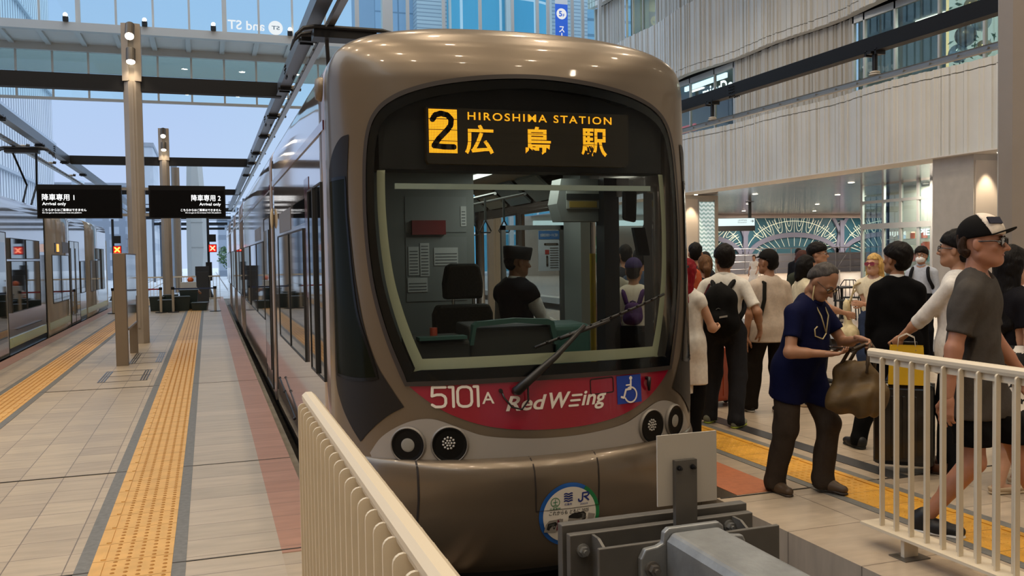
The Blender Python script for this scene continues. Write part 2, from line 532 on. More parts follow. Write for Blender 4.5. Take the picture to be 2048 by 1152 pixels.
for i, x in enumerate((1.22, 2.66, -5.22, -3.78)):
    tag(MB().box(x - .04, x + .04, 48, 150, -.43, -.40).build('street_rail', M_RAIL), ['rail sunk in the far street, left of the right-hand pair', 'rail sunk in the far street, right of the right-hand pair', 'rail sunk in the far street, left of the left-hand pair', 'rail sunk in the far street, right of the left-hand pair'][i], 'rail')

# roof and closed ends behind the camera
M_ROOF = mat('roof_white', 'cfcac2', .7)
struct(MB().box(-9, 22.5, -20, 40, ROOF_Z, ROOF_Z + .4).build('ceiling', M_ROOF), 'high atrium roof')
struct(MB().box(-40, 40, -20.4, -20, -.75, ROOF_Z).box(-12.4, -12, -20, 3, -.75, ROOF_Z).build('wall_back', mat('back_wall', 'a79a8a', .7)), 'unseen wall behind and left of the viewer, added against blue sky reflections')  # unseen walls, added to keep blue sky out of the tram's reflections
lampm = emit('lamp_glow_warm', 'ffd9a0', 9)
first = None
for i, (x, y) in enumerate(ROOF_LAMPS):
    if first is None:
        first = empty('roof_downlight', (x, y, ROOF_Z))
        MB().lathe((0, 0, 0), [(.30, 0), (.32, -.10), (.28, -.10), (.26, -.02)], 20).build('housing', mat('lamp_black', '1a1a1a', .4), first)
        MB().lathe((0, 0, 0), [(.001, -.03), (.26, -.04), (.26, -.035), (.001, -.025)], 20).build('diffuser', lampm, first)
        o = first
    else: o = copy_tree(first); o.location = (x, y, ROOF_Z)
    tag(o, 'round warm downlight set in the high atrium roof', 'ceiling light', 'downlights in the atrium roof')

# ---------------- corrugated facade on the right
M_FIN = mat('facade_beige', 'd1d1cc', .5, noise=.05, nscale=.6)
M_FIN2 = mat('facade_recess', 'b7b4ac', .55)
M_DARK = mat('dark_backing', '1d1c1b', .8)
M_FRAME = mat('window_frame_grey', 'b5b7b6', .4, .3)
def wavex(y): return 22.0 + .13 * math.sin(y * .95 + .6) + .10 * math.sin(y * .41 + 2.0)
def fin_band(name, y0, y1, z0, z1, seam, setback=0.0, m=None, seed=1, label=None):
    rnd = random.Random(seed)
    pts = []; y = y0; last = 0
    while y < y1:
        wd = rnd.choice((.06, .08, .10, .13, .18, .24)); d = rnd.choice([q for q in (0, .03, .06, .09) if q != last]); last = d
        e = min(y1, y + wd)
        pts += [(y + .012, d), (e - .004, d)]; y = e
    def strip(za, zb):
        v = []; f = []
        for (yy, d) in pts:
            x = wavex(yy) + setback - d
            v += [(x, yy, za), (x, yy, zb), (x + .3 + d, yy, zb), (x + .3 + d, yy, za)]
        for i in range(len(pts) - 1):
            a, b = 4 * i, 4 * i + 4
            f += [(a, b, b + 1, a + 1), (a + 1, b + 1, b + 2, a + 2), (a, a + 3, b + 3, b)]
        return v, f
    mb = MB()
    if seam: mb.add(*strip(z0, seam - .015)); mb.add(*strip(seam + .015, z1))
    else: mb.add(*strip(z0, z1))
    return struct(mb.build(name, m or M_FIN), label)
FY0, FY1 = 10.0, 49.0
fin_band('wall_right', FY0, FY1, 4.45, 7.22, 6.97, 0, seed=1, label='lowest corrugated band of the shopping building')
fin_band('wall_right_upper', FY0, FY1, 10.05, 13.3, 10.35, 0, seed=2, label='middle corrugated band of the shopping building')
fin_band('wall_right_top', FY0, FY1, 16.2, 19.4, 16.5, 0, seed=3, label='top corrugated band of the shopping building')
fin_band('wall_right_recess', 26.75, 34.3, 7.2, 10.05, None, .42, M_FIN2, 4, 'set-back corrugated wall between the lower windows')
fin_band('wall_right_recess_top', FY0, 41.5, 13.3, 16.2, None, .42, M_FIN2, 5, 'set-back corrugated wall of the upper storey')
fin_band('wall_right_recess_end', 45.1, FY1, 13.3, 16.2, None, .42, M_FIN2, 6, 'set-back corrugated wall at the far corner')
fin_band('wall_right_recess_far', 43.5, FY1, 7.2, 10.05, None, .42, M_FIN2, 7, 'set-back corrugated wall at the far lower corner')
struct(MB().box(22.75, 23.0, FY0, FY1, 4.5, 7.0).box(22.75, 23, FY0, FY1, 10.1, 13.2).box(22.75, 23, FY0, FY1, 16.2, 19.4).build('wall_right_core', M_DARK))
struct(MB().box(22.4, 23.0, -20, FY0, -.75, ROOF_Z).build('wall_right_near', M_FIN), 'unseen shopping building wall beside the viewer, added to shut out the sky')  # unseen stretch, added to block sky light and blue windscreen reflections
# floors behind the strip windows
M_SHOPW = mat('shop_wall', '66706e', .7, noise=.35, nscale=.7, stretch=(1, 1, .3))
def shop_room(y0, y1, z0, z1, label, depth=5):
    mb = MB().box(22.8, 23 + depth, y0, y1, z0 - .1, z0).box(22.8, 23 + depth, y0, y1, z1, z1 + .1).box(23 + depth, 23.2 + depth, y0, y1, z0, z1)
    mb.box(22.8, 23 + depth, y0 - .1, y0, z0, z1).box(22.8, 23 + depth, y1, y1 + .1, z0, z1)
    struct(mb.build('wall_shop_room', M_SHOPW), label)
shop_room(10, 26.7, 7.1, 10.05, 'room behind the near strip window')
shop_room(34.35, 43.4, 7.1, 10.05, 'room behind the far strip window')
shop_room(41.5, 45.0, 13.2, 16.2, 'room behind the upper window')
M_SHOPGLASS = thin_glass('shop_glass', (.80, .90, .90), boost=.9, base_refl=.08)
def strip_window(y0, y1, z0, z1, muls, name, label):
    root = empty(name, (22.5, y0, z0)); struct(root, label, 'window')
    fr = MB()
    for y in muls: fr.box(-.06, .06, y - y0 - .04, y - y0 + .04, 0, z1 - z0)
    fr.box(-.06, .06, 0, y1 - y0, 0, .06).box(-.06, .06, 0, y1 - y0, z1 - z0 - .25, z1 - z0)
    fr.build('window_frame', M_FRAME, root)
    MB().box(-.008, .008, 0, y1 - y0, .0, z1 - z0).build('pane', M_SHOPGLASS, root)
    return root
strip_window(10, 26.7, 7.2, 10.05, [26.66, 26.1, 24.6, 22.67, 20.91, 19.2, 17.4], 'window_1', 'strip window of the building nearest the viewer')
strip_window(34.35, 43.4, 7.2, 10.05, [34.4, 36.0, 38.2, 39.4, 41.5, 43.3], 'window_2', 'strip window behind the illuminated white shop letters')
strip_window(41.5, 45.05, 13.25, 16.2, [41.55, 43.0, 44.2, 45.0], 'window_3', 'high window at the far upper corner of the building')
def shop_light(loc, sx, sy, name='shop_ceiling_light', col='fff2dc', st=7):
    o = MB().box(-sx, sx, -sy, sy, -.04, 0).build(name, emit('shop_lamp', col, st), loc=loc)
    return o
for i, (x, y) in enumerate([(24.3, 14.5), (24.3, 19.5), (24.6, 23.4), (25.2, 25.8), (25.5, 20.5)]):
    tag(shop_light((x, y, 10.03), .07, .7), 'white light strip on the ceiling behind the near strip window', 'ceiling light', 'light strips behind the near strip window')
for i, (x, y) in enumerate([(24.2, 36.2), (24.3, 40.6), (25.8, 38.0)]):
    tag(shop_light((x, y, 10.03), .07, .6), 'white light strip on the ceiling behind the far strip window', 'ceiling light', 'light strips behind the far strip window')
tag(shop_light((24.6, 43, 16.15), .2, .6, st=7), 'light strip on the ceiling of the high corner room', 'ceiling light')
area_lamp('shop_room_lamp', (25, 15, 9.95), 2.5, 170, (1, .93, .82)); area_lamp('shop_room_lamp', (25, 22, 9.95), 2.5, 170, (1, .93, .82)); area_lamp('shop_room_lamp', (25.4, 38.5, 9.95), 2, 190, (1, .95, .85)); area_lamp('shop_room_lamp', (25, 43.2, 16.1), 1.5, 220, (1, .8, .55))
# poster panel of leaves and baubles, lit from within
def leaf_panel():
    root = empty('illuminated_display', (23.0, 20.9, 7.3)); tag(root, 'glowing shop display with green sprays and glass balls behind the near strip window', 'shop display')
    MB().box(.0, .08, -0.1, 1.9, 0, 2.6).build('panel', emit('display_glow', 'cfd8c6', .75), root)
    MB().box(-.02, .1, -.2, -.1, 0, 2.6).box(-.02, .1, 1.9, 2.0, 0, 2.6).build('frame', emit('display_edge', 'ffdf9a', 1.1), root)
    rnd = random.Random(5)
    lv = MB()
    for k in range(70):
        y = rnd.uniform(.1, 1.7); z = rnd.uniform(.1, 2.4)
        a = rnd.uniform(0, 6.28); L = rnd.uniform(.12, .3)
        lv.add([(-.03, y, z), (-.05, y + L * .5 * math.cos(a) - .04 * math.sin(a), z + L * .5 * math.sin(a) + .04 * math.cos(a)), (-.03, y + L * math.cos(a), z + L * math.sin(a)), (-.05, y + L * .5 * math.cos(a) + .04 * math.sin(a), z + L * .5 * math.sin(a) - .04 * math.cos(a))], [(0, 1, 2, 3)])
    tag(lv.build('leaves', mat('display_leaf', '5d7a45', .5), root), kind='stuff')
    for k, (y, z, r, c) in enumerate([(.5, 1.3, .3, 'a9b0b5'), (1.1, 1.0, .34, '7e6a55'), (.9, 1.9, .22, 'c9a15d'), (1.4, .5, .3, '8f9aa8'), (.4, .45, .26, 'b5955a'), (1.35, 1.6, .2, '6a5a70')]):
        MB().ball((-.12, y, z), r, 8).build('glass_ball', mat('ball_%d' % k, c, .15, .4), root, smooth=True)
leaf_panel()
def facing_west(x, y, z):      # text on a wall that faces the track: reads towards smaller y
    return lambda a, b: (x, y - a, z + b)
M_WHITE_SIGN = emit('sign_white', 'ffffff', 2.2)
o = lay('shop_letters', fit2d(text2d('micyDo', 1, bold=.02), 0, 2.6, 0, .8), facing_west(22.9, 37.75, 8.75), M_WHITE_SIGN); tag(o, 'glowing white shop letters inside the far strip window', 'shop sign')
o = MB().box(23.2, 23.3, 36.2, 40, 9.75, 9.98).build('light_bar', emit('sign_bar', 'dff0ff', 2)); tag(o, 'white light bar above the glowing shop letters', 'light')
rs = empty('red_shop_sign', (23.3, 41.8, 7.5)); tag(rs, 'red and white shop sign low inside the far strip window', 'shop sign')
MB().box(0, .1, -2.6, .3, .2, .55).build('red_panel', emit('sign_red', 'd3453f', .7), rs)
MB().box(-.02, .08, -.9, -.1, -.3, .18).build('orange_panel', emit('sign_orange', 'e88a5a', .7), rs)
lay('letters', fit2d(text2d('cus', 1, bold=.03), 0, 1.5, 0, .34), lambda a, b: (-.05, .2 - a, .75 + b), emit('sign_pale', 'f3d9d6', 1.0), rs)

# ---------------- concourse under the building
M_CEIL = mat('concourse_ceiling', 'b4b0b8', .13, .7, bump=.5, bscale=3, stretch=(.15, 2.5, 1))
struct(MB().box(22.9, 60, 10, 64, 4.45, 4.5).build('ceiling_concourse', M_CEIL), 'glossy ribbed ceiling of the concourse')
struct(MB().box(21.7, 22.95, FY0, FY1, 4.43, 4.47).build('ceiling_edge', mat('soffit_white', 'd6d2ca', .5)), 'soffit under the corrugated band')
dl = None
for x in (26, 31, 36, 42):
    for y in (24, 31, 38, 46, 54):
        if dl is None:
            dl = empty('concourse_downlight', (x, y, 4.44)); MB().lathe((0, 0, 0), [(.001, -.012), (.12, -.012), (.13, 0), (.001, 0)], 14).build('diffuser', emit('lamp_glow_white', 'fff0d8', 8), dl)
            MB().lathe((0, 0, 0), [(.13, 0), (.16, -.008), (.16, .0)], 14).build('ring', mat('ring_white', 'd8d8d8', .4), dl); o = dl
        else: o = copy_tree(dl); o.location = (x, y, 4.44)
        tag(o, 'small round downlight in the glossy concourse ceiling', 'ceiling light', 'concourse downlights')
for (x, y) in ((27, 28), (27, 40), (36, 36), (36, 50), (46, 44), (46, 55), (40, 57), (50, 57), (32, 46), (17, 20), (17, 32)):
    area_lamp('concourse_lamp', (x, y, 4.38 if x > 22 else 12), 1.2, 320 if x > 22 else 150, (1, .86, .68))
# square piers with a lit herringbone glass strip
M_PIER = mat('pier_stone', 'b3ada3', .5, noise=.06, nscale=3)
M_PIERF = mat('pier_front', 'c9bfb2', .5)
def herring(name):
    m = bpy.data.materials.new(name); m.use_nodes = True; nt = m.node_tree; b = nt.nodes['Principled BSDF']
    tc = nt.nodes.new('ShaderNodeTexCoord'); sp = nt.nodes.new('ShaderNodeSeparateXYZ')
    nt.links.new(tc.outputs['Object'], sp.inputs[0])
    def math_(op, a, bb=None):
        n = nt.nodes.new('ShaderNodeMath'); n.operation = op
        for i, q in enumerate((a, bb)):
            if q is None: continue
            if isinstance(q, (int, float)): n.inputs[i].default_value = q
            else: nt.links.new(q, n.inputs[i])
        return n.outputs[0]
    fx = math_('PINGPONG', sp.outputs['X'], .12)
    t = math_('ADD', math_('MULTIPLY', sp.outputs['Z'], 1.0), math_('MULTIPLY', fx, .8))
    fr = math_('FRACT', math_('MULTIPLY', t, 5.0))
    st = math_('GREATER_THAN', fr, .5)
    mx = nt.nodes.new('ShaderNodeMixRGB'); mx.inputs[1].default_value = lin('d5ecec'); mx.inputs[2].default_value = lin('8ea6a6')
    nt.links.new(st, mx.inputs[0]); nt.links.new(mx.outputs[0], b.inputs['Emission Color']); nt.links.new(mx.outputs[0], b.inputs['Base Color'])
    b.inputs['Emission Strength'].default_value = .55; b.inputs['Roughness'].default_value = .2
    return m
M_HERR = herring('herringbone_glass')
def pier(x0, x1, y0, y1, gx0, gx1, label, lampx):
    root = empty('pier', ((x0 + x1) / 2, y0, 0)); tag(root, label, 'pier')
    cx = (x0 + x1) / 2
    MB().box(x0 - cx, x1 - cx, 0, y1 - y0, 0, 4.43).build('shaft', M_PIER, root)
    MB().box(x0 - cx + .06, gx0 - cx - .06, -.03, 0, 0, 4.25).build('lit_cladding', M_PIERF, root)
    MB().box(gx0 - cx, gx1 - cx, -.05, 0, 0, 4.1).build('herringbone_panel', M_HERR, root)
    MB().box(gx0 - cx - .05, gx0 - cx, -.06, 0, 0, 4.2).box(gx1 - cx, gx1 - cx + .03, -.06, 0, 0, 4.2).build('edge_frame', M_FRAME, root)
    MB().lathe((lampx - cx, -.55, 4.41), [(.001, -.01), (.08, -.01), (.09, .02), (.001, .02)], 12).build('downlight', emit('lamp_glow_white', 'fff0d8', 8), root)
    spot_lamp('pier_lamp', (lampx, y0 - .42, 4.36), 260, 60, (lampx, y0 - .12, 1.5), WARM, .05)
pier(22.05, 24.6, 20.9, 22.5, 23.02, 23.75, 'broad grey pier with a herringbone glass strip, behind the man in the cap', 22.5)
pier(22.3, 24.5, 39.0, 41.0, 23.38, 24.25, 'grey pier with a herringbone glass strip, beside the tram', 22.9)
# mural of arches at the end of the concourse
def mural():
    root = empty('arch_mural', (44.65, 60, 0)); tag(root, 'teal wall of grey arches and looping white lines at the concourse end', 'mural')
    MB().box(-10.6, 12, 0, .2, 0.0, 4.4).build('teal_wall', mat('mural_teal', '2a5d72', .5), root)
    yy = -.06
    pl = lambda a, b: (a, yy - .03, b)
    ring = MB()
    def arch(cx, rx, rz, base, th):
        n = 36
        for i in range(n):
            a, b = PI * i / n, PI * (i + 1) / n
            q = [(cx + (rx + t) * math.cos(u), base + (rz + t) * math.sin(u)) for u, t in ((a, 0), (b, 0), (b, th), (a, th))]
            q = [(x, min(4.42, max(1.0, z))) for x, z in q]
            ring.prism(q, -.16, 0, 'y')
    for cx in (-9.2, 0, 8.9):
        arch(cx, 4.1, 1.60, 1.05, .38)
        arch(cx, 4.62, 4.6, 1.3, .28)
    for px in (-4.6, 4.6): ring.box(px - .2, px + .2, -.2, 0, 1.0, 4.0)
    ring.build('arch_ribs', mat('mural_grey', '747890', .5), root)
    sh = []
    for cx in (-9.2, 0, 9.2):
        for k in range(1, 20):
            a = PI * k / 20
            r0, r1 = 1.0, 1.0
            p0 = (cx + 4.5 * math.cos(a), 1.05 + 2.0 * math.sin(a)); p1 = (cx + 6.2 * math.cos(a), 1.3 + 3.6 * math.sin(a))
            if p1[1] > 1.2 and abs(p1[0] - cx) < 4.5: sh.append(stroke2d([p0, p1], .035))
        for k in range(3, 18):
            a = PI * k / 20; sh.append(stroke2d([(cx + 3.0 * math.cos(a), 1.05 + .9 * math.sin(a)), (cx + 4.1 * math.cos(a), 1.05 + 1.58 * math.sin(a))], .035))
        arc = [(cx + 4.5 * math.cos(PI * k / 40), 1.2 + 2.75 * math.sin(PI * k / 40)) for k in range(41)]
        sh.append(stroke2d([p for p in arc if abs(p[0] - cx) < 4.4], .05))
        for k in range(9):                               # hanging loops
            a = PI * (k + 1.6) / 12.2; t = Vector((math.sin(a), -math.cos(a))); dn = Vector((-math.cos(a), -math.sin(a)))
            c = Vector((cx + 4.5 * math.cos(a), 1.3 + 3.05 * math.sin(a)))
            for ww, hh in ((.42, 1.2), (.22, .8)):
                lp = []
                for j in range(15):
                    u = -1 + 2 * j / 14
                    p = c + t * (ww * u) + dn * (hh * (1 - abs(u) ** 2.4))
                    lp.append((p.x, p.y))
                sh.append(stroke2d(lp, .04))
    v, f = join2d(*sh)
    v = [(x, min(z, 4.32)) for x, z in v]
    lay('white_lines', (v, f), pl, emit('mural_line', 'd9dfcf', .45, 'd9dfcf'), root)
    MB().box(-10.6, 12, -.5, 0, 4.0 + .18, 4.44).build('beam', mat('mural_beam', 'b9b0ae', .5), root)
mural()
struct(MB().box(22, 62, 62, 62.4, -.75, 4.45).build('wall_concourse_end', mat('concourse_wall', 'b8b0a8', .6)), 'end wall of the concourse')
struct(MB().box(30, 36.5, 33.2, 33.4, 0, 4.45).box(30, 30.2, 20, 33.4, 0, 4.45).build('wall_store_back', mat('store_back', 'a9a39a', .6)), 'back wall of the shops')
struct(MB().box(60, 60.3, 10, 64, 0, 4.45).build('wall_concourse_side', MATS['concourse_wall']), 'far side wall of the concourse')
# shop front
def storefront():
    root = empty('glazed_shop', (28, 28.6, 0)); tag(root, 'glazed shop front with steel mullions beside the broad grey pier', 'shop front')
    fr = MB()
    for y in (0, .72, 1.7, 2.72, 4.05): fr.box(-.06, .06, y - .06, y + .06, 0, 4.45)
    fr.box(-.08, .08, 0, 4.1, 2.48, 2.72).box(-.08, .08, 0, 4.1, 3.62, 3.74).box(-.05, .05, 0, 4.1, 0, .1)
    fr.build('frame', M_FRAME, root)
    MB().box(-.008, .008, 0, 4.1, .1, 4.4).build('pane', M_SHOPGLASS, root)
    rnd = random.Random(3)
    sh = MB()
    for z in (.5, 1.0, 1.5, 2.0): sh.box(1.0, 1.5, .1, 3.9, z, z + .03)
    sh.build('shelf', mat('shop_shelf', 'b9b6ae', .5), root)
    lay('sign_letters', fit2d(text2d('PIERRE', 1, bold=.03), 0, 1.35, 0, .27), lambda a, b: (.25, .95 - a, 2.5 - .36 + b), M_WHITE_SIGN, root)
    lay('sign_letters', fit2d(text2d('IIJIM', 1, bold=.02), 0, .95, 0, .22), lambda a, b: (.25, 2.65 - a, 2.12 + b), emit('sign_soft', 'fff6e8', 1.2), root)
    cols = ['c96a52', 'd9c9a8', '6f8f7a', 'b9542f', 'e3d8c6', '7a8ba0', 'caa25f', 'f0ebe0']
    for k in range(26):
        z = rnd.choice((.53, 1.03, 1.53, 2.03)); y = rnd.uniform(.2, 3.7)
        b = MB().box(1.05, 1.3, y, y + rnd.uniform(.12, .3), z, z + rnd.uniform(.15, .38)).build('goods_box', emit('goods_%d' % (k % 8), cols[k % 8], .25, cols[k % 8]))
        b.location = (28, 28.6, 0); tag(b, 'small coloured box on the shelves inside the shop front', 'box', 'goods on the shop shelves')
storefront()
area_lamp('shop_front_lamp', (29.2, 30.5, 4.35), 1.2, 300, (1, .9, .75))
# sign hung in the concourse
def hung_sign():
    root = empty('hanging_sign', (28.8, 44.2, 2.76)); root.rotation_euler = (0, 0, -.33); tag(root, 'lit white direction sign hanging on a black pole in the concourse', 'sign')
    MB().box(-1.2, 1.2, -.1, .1, 0, .76).build('casing', mat('sign_black', '141414', .4), root)
    MB().box(-1.17, 1.17, -.115, -.1, .30, .73).build('lit_face', emit('sign_face', 'e6fafa', 1.0), root)
    MB().box(.85, 1.0, -.08, .08, .76, 1.66).box(.7, 1.15, -.12, .12, 1.66, 1.68).build('pole', MATS['sign_black'], root)
    lay('lettering', join2d(fit2d(text2d('土産 専門店街', 1), 0.2, .72, .56, .66), fit2d(text2d('Souvenir', 1), .2, .72, .46, .53), stroke2d([(.95, .56), (1.1, .56)], .03), stroke2d([(1.04, .62), (1.1, .56), (1.04, .5)], .03)), lambda a, b: (a, -.12, b), mat('sign_ink', '274a55', .5), root)
hung_sign()
gs = empty('green_shop_sign', (28.2, 61.9, 0)); tag(gs, 'green shop sign on the far wall seen through the tram door', 'shop sign')
MB().box(-1.3, 1.3, 0, .1, .9, 2.9).build('panel', emit('sign_green', '1f8a5c', .35, '1f8a5c'), gs)
MB().box(-1.3, .2, -.05, 0, 1.55, 2.2).build('pale_band', emit('sign_mint', 'a8e0d0', .6), gs)
lay('lettering', fit2d(text2d('utoria', 1, bold=.02), -1.2, .1, 1.62, 2.1), lambda a, b: (a, -.07, b), mat('sign_ink', '274a55', .5), gs)
tag(MB().box(23, 33, 61.5, 61.9, 3.7, 4.1).build('light_cornice', emit('cornice_light', 'd5f2f5', .9)), 'pale lit cornice along the far concourse wall', 'light')
# pipe barrier in front of the mural
bar = MB()
for z in (.35, .85, 1.3, 1.75): bar.cyl((31, 52, z), (56, 52, z), .03, n=6)
for k in range(21): bar.cyl((31 + k * 1.25, 52, 0), (31 + k * 1.25, 52, 1.78), .035, n=6)
for k in range(0, 20, 3): bar.cyl((31 + k * 1.25, 52, .1), (32.25 + k * 1.25, 52, 1.7), .022, n=6)
tag(bar.build('pipe_barrier', mat('pipe_steel', '8f9096', .35, .7)), 'tall steel pipe barrier in front of the teal arch wall', 'barrier')
tag(MB().box(31, 56, 53, 53.1, 0, 1.4).build('hoarding', mat('hoarding_grey', '7d7f8b', .6)), 'low grey hoarding behind the pipe barrier', 'hoarding')

# ---------------- glazed footbridge at the end of the atrium
M_BR = mat('bridge_frame', 'c2c3c0', .45, .2)
M_BRG = thin_glass('bridge_glass', (.90, 1.0, 1.0), boost=.6, base_refl=.03)
def bridge():
    root = empty('glazed_footbridge', (0, 47.5, 10)); tag(root, 'long glazed footbridge crossing high above the tracks', 'footbridge')
    X0, X1 = -12.4, 21.7
    ZS, ZT, ZB = 2.7, 3.1, .02          # soffit, floor edge top, lower rail (above z = 10)
    MB().box(X0, X1, -.15, .25, ZS, ZT).build('edge_beam', M_BR, root)
    MB().box(X0, X1, .25, 3.5, ZS + .12, ZS + .3).build('floor_slab', mat('soffit_panel', 'd4d3ce', .6), root)
    rb = MB()
    k = X0
    while k < 9: rb.box(k - .12, k + .12, .25, 3.5, ZS, ZS + .12); k += 1.68
    rb.box(X0, X1, 3.3, 3.6, ZS - .25, ZS + .3)
    rb.build('soffit_rib', M_BR, root)
    fr = MB(); k = X0 + .1
    while k < 9.2:
        thick = .05 if round((k - X0) / 1.68) % 4 else .11
        fr.box(k - thick, k + thick, -.06, .06, ZT, 9.2)
        fr.box(k - .05, k + .05, 3.45, 3.55, ZB, ZS)
        k += 1.68
    fr.box(9.2, 9.75, -.2, .3, ZT - 4, 9.2)
    for x in (10.6, 12.6, 14.7, 16.6, 18.1, 18.75, 20.25, 20.9, 22.0): fr.box(x - .09, x + .09, -.06, .06, ZT - 2, 9.2)
    fr.box(X0, 9.2, 3.42, 3.58, ZB - .06, ZB + .08)
    fr.build('mullions', M_BR, root)
    MB().box(X0, 9.2, -.01, .01, ZT, 9.2).build('upper_pane', M_BRG, root)
    MB().box(9.7, X1, -.01, .01, ZT - 2, 9.2).build('curtain_pane', M_BRG, root)
    MB().box(X0, 9.2, 3.49, 3.51, ZB, ZS).build('lower_pane', M_BRG, root)
    MB().box(X0, 9.2, 5.5, 5.7, ZS - .9, ZT + .2).build('far_edge_beam', mat('bridge_shade', 'a7acac', .6), root)
    for x in (-9.3, -6.1, -2.6, 0.6, 4.35):
        r = empty('bridge_spotlight', (x, 47.28, 13.1)); tag(r, 'small spotlight standing on the edge of the glazed footbridge', 'spotlight', 'spotlights on the footbridge edge')
        MB().cyl((0, 0, .0), (0, 0, .22), .13, n=12).build('casing', mat('lamp_black', '1a1a1a', .4), r)
        MB().ball((0, -.05, .30), .10, 6).build('bulb', emit('spot_glow', 'fff6e0', 9), r, smooth=True)
    # reflection of a shop sign, drawn on the glass as glowing mirrored letters
    mk = empty('drawn_sign_reflection', (0, 47.45, 0)); tag(mk, 'reflection of white shop letters and a round badge, drawn onto the footbridge glass', 'sign')
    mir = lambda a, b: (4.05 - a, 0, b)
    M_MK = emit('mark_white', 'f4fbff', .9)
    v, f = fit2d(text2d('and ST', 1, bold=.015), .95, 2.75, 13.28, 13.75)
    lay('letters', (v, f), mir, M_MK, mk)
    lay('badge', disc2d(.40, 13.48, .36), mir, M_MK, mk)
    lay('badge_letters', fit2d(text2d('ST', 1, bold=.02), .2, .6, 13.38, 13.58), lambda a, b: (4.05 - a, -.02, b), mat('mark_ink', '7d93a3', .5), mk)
bridge()
bn = empty('floor_banner', (19.5, 47.3, 14)); tag(bn, 'blue hanging banner with a white 5F disc', 'banner')
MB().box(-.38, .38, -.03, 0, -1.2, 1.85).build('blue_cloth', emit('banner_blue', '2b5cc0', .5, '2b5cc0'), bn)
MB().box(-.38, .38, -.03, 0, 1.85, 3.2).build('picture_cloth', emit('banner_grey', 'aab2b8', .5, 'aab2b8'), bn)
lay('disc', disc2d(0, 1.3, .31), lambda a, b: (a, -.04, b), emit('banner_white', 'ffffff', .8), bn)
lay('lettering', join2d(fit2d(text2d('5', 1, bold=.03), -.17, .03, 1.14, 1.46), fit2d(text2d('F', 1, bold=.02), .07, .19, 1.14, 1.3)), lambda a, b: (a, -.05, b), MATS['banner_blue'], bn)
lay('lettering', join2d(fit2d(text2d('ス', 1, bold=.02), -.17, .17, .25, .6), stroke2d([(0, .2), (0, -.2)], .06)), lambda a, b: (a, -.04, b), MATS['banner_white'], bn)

# ---------------- buildings beyond
M_T1 = grid_mat('tower_panel', '9db4cc', '8ea8c2', '6f88a0', 2.2, 3.0, .07, 'xz')
M_T2 = grid_mat('tower_louvre', 'b9c2c8', 'aeb8c0', '8894a0', 40, .35, .05, 'xz')
M_T3 = grid_mat('tower_glass', '5fb0cc', '4f9fc0', 'cfe0e6', 3.5, 3.6, .12, 'xz', rough=.1)
def tower():
    root = empty('glass_tower', (26, 82, 0)); tag(root, 'tall tower of silver louvres and a curved blue glass bay beyond the footbridge', 'building')
    MB().box(-11, -7.4, -1, 12, 0, 60).build('panel_wall', M_T1, root)
    MB().box(-7.4, -4.4, -2.5, 12, 0, 60).box(5.5, 9.5, -2.5, 12, 0, 60).build('louvre_wall', M_T2, root)
    n = 16; v = []; f = []
    for i in range(n + 1):
        a = PI * i / n; v += [(.55 - 5.2 * math.cos(a), -2.2 - 2.2 * math.sin(a), 0), (.55 - 5.2 * math.cos(a), -2.2 - 2.2 * math.sin(a), 60)]
    f = [(2 * i, 2 * i + 2, 2 * i + 3, 2 * i + 1) for i in range(n)]
    MB().add(v, f).build('glass_bay', M_T3, root)
    MB().box(-4.5, -4.1, -3, 0, 0, 60).box(5.2, 5.6, -3, 0, 0, 60).box(.4, .8, -4.8, -4, 0, 60).build('pilaster', M_BR, root)
tower()
tag(MB().box(36, 52, 84, 100, 0, 60).build('office_block', grid_mat('office_blue', '9cc0d4', '8db5cc', '6f8ea2', 6, 1.6, .15, 'xz')), 'pale blue office block behind the corrugated building corner', 'building')
M_SL = grid_mat('slat_wall', 'e6ebf0', 'dde3ea', '5c6a7c', .9, 60, .11, 'yz', rough=.5)
sb = empty('slatted_building', (-13, 90, 0)); tag(sb, 'white building of vertical slats at the left edge behind the silver tram', 'building')
MB().box(-20, 0, -55, 0, 0, 30).build('slat_wall', M_SL, sb)
fl = MB()
for z in (3.6, 7.9, 12.2, 16.6, 21): fl.box(-20, .25, -55, .25, z, z + .22)
fl.build('floor_ledge', mat('ledge_grey', 'b9c3ce', .5), sb)
def block(name, x0, x1, y, z1, m, label, depth=10, roof=None):
    root = empty(name, ((x0 + x1) / 2, y, 0)); tag(root, label, 'building'); hw = (x1 - x0) / 2
    MB().box(-hw, hw, 0, depth, -.4, z1).build('wall', m, root)
    MB().box(-hw - .1, hw + .1, -.1, depth + .1, z1, z1 + .4).build('parapet', mat('parapet', 'aab0b8', .7), root)
    return root
block('apartment_block', -15.5, -8.1, 104, 9.6, grid_mat('apt_grey', 'd3dbe4', 'aab7c8', 'a3adba', 1.6, 1.4, .32, 'xz'), 'grey apartment block behind the left sign board')
block('apartment_block', -8.0, -6.4, 103, 4.0, grid_mat('apt_pink', 'e2d3cc', 'd8c8c0', 'c8bab4', 1.2, 1.5, .4, 'xz'), 'low pinkish block between the red signal and the near column')
block('apartment_block', -6.0, -4.9, 96, 13, grid_mat('apt_balcony', 'e8edf2', 'a3b0c0', 'd0d8e0', 1.0, 1.2, .25, 'xz'), 'narrow block with balconies right of the near column')
block('apartment_block', 1.3, 3.6, 110, 6.2, grid_mat('apt_slate', 'bcc6d2', '9ba8b8', '939eac', 1.5, 1.4, .3, 'xz'), 'slate block right of the white pylon')
block('apartment_block', 3.0, 9.0, 125, 9.0, grid_mat('apt_white', 'd6dde4', '97a5b6', 'eaeff4', 1.5, 1.5, .4, 'xz'), 'white block far down the tram street')
block('apartment_block', -30, -16, 120, 7.0, MATS['apt_white'], 'white block behind the silver tram')
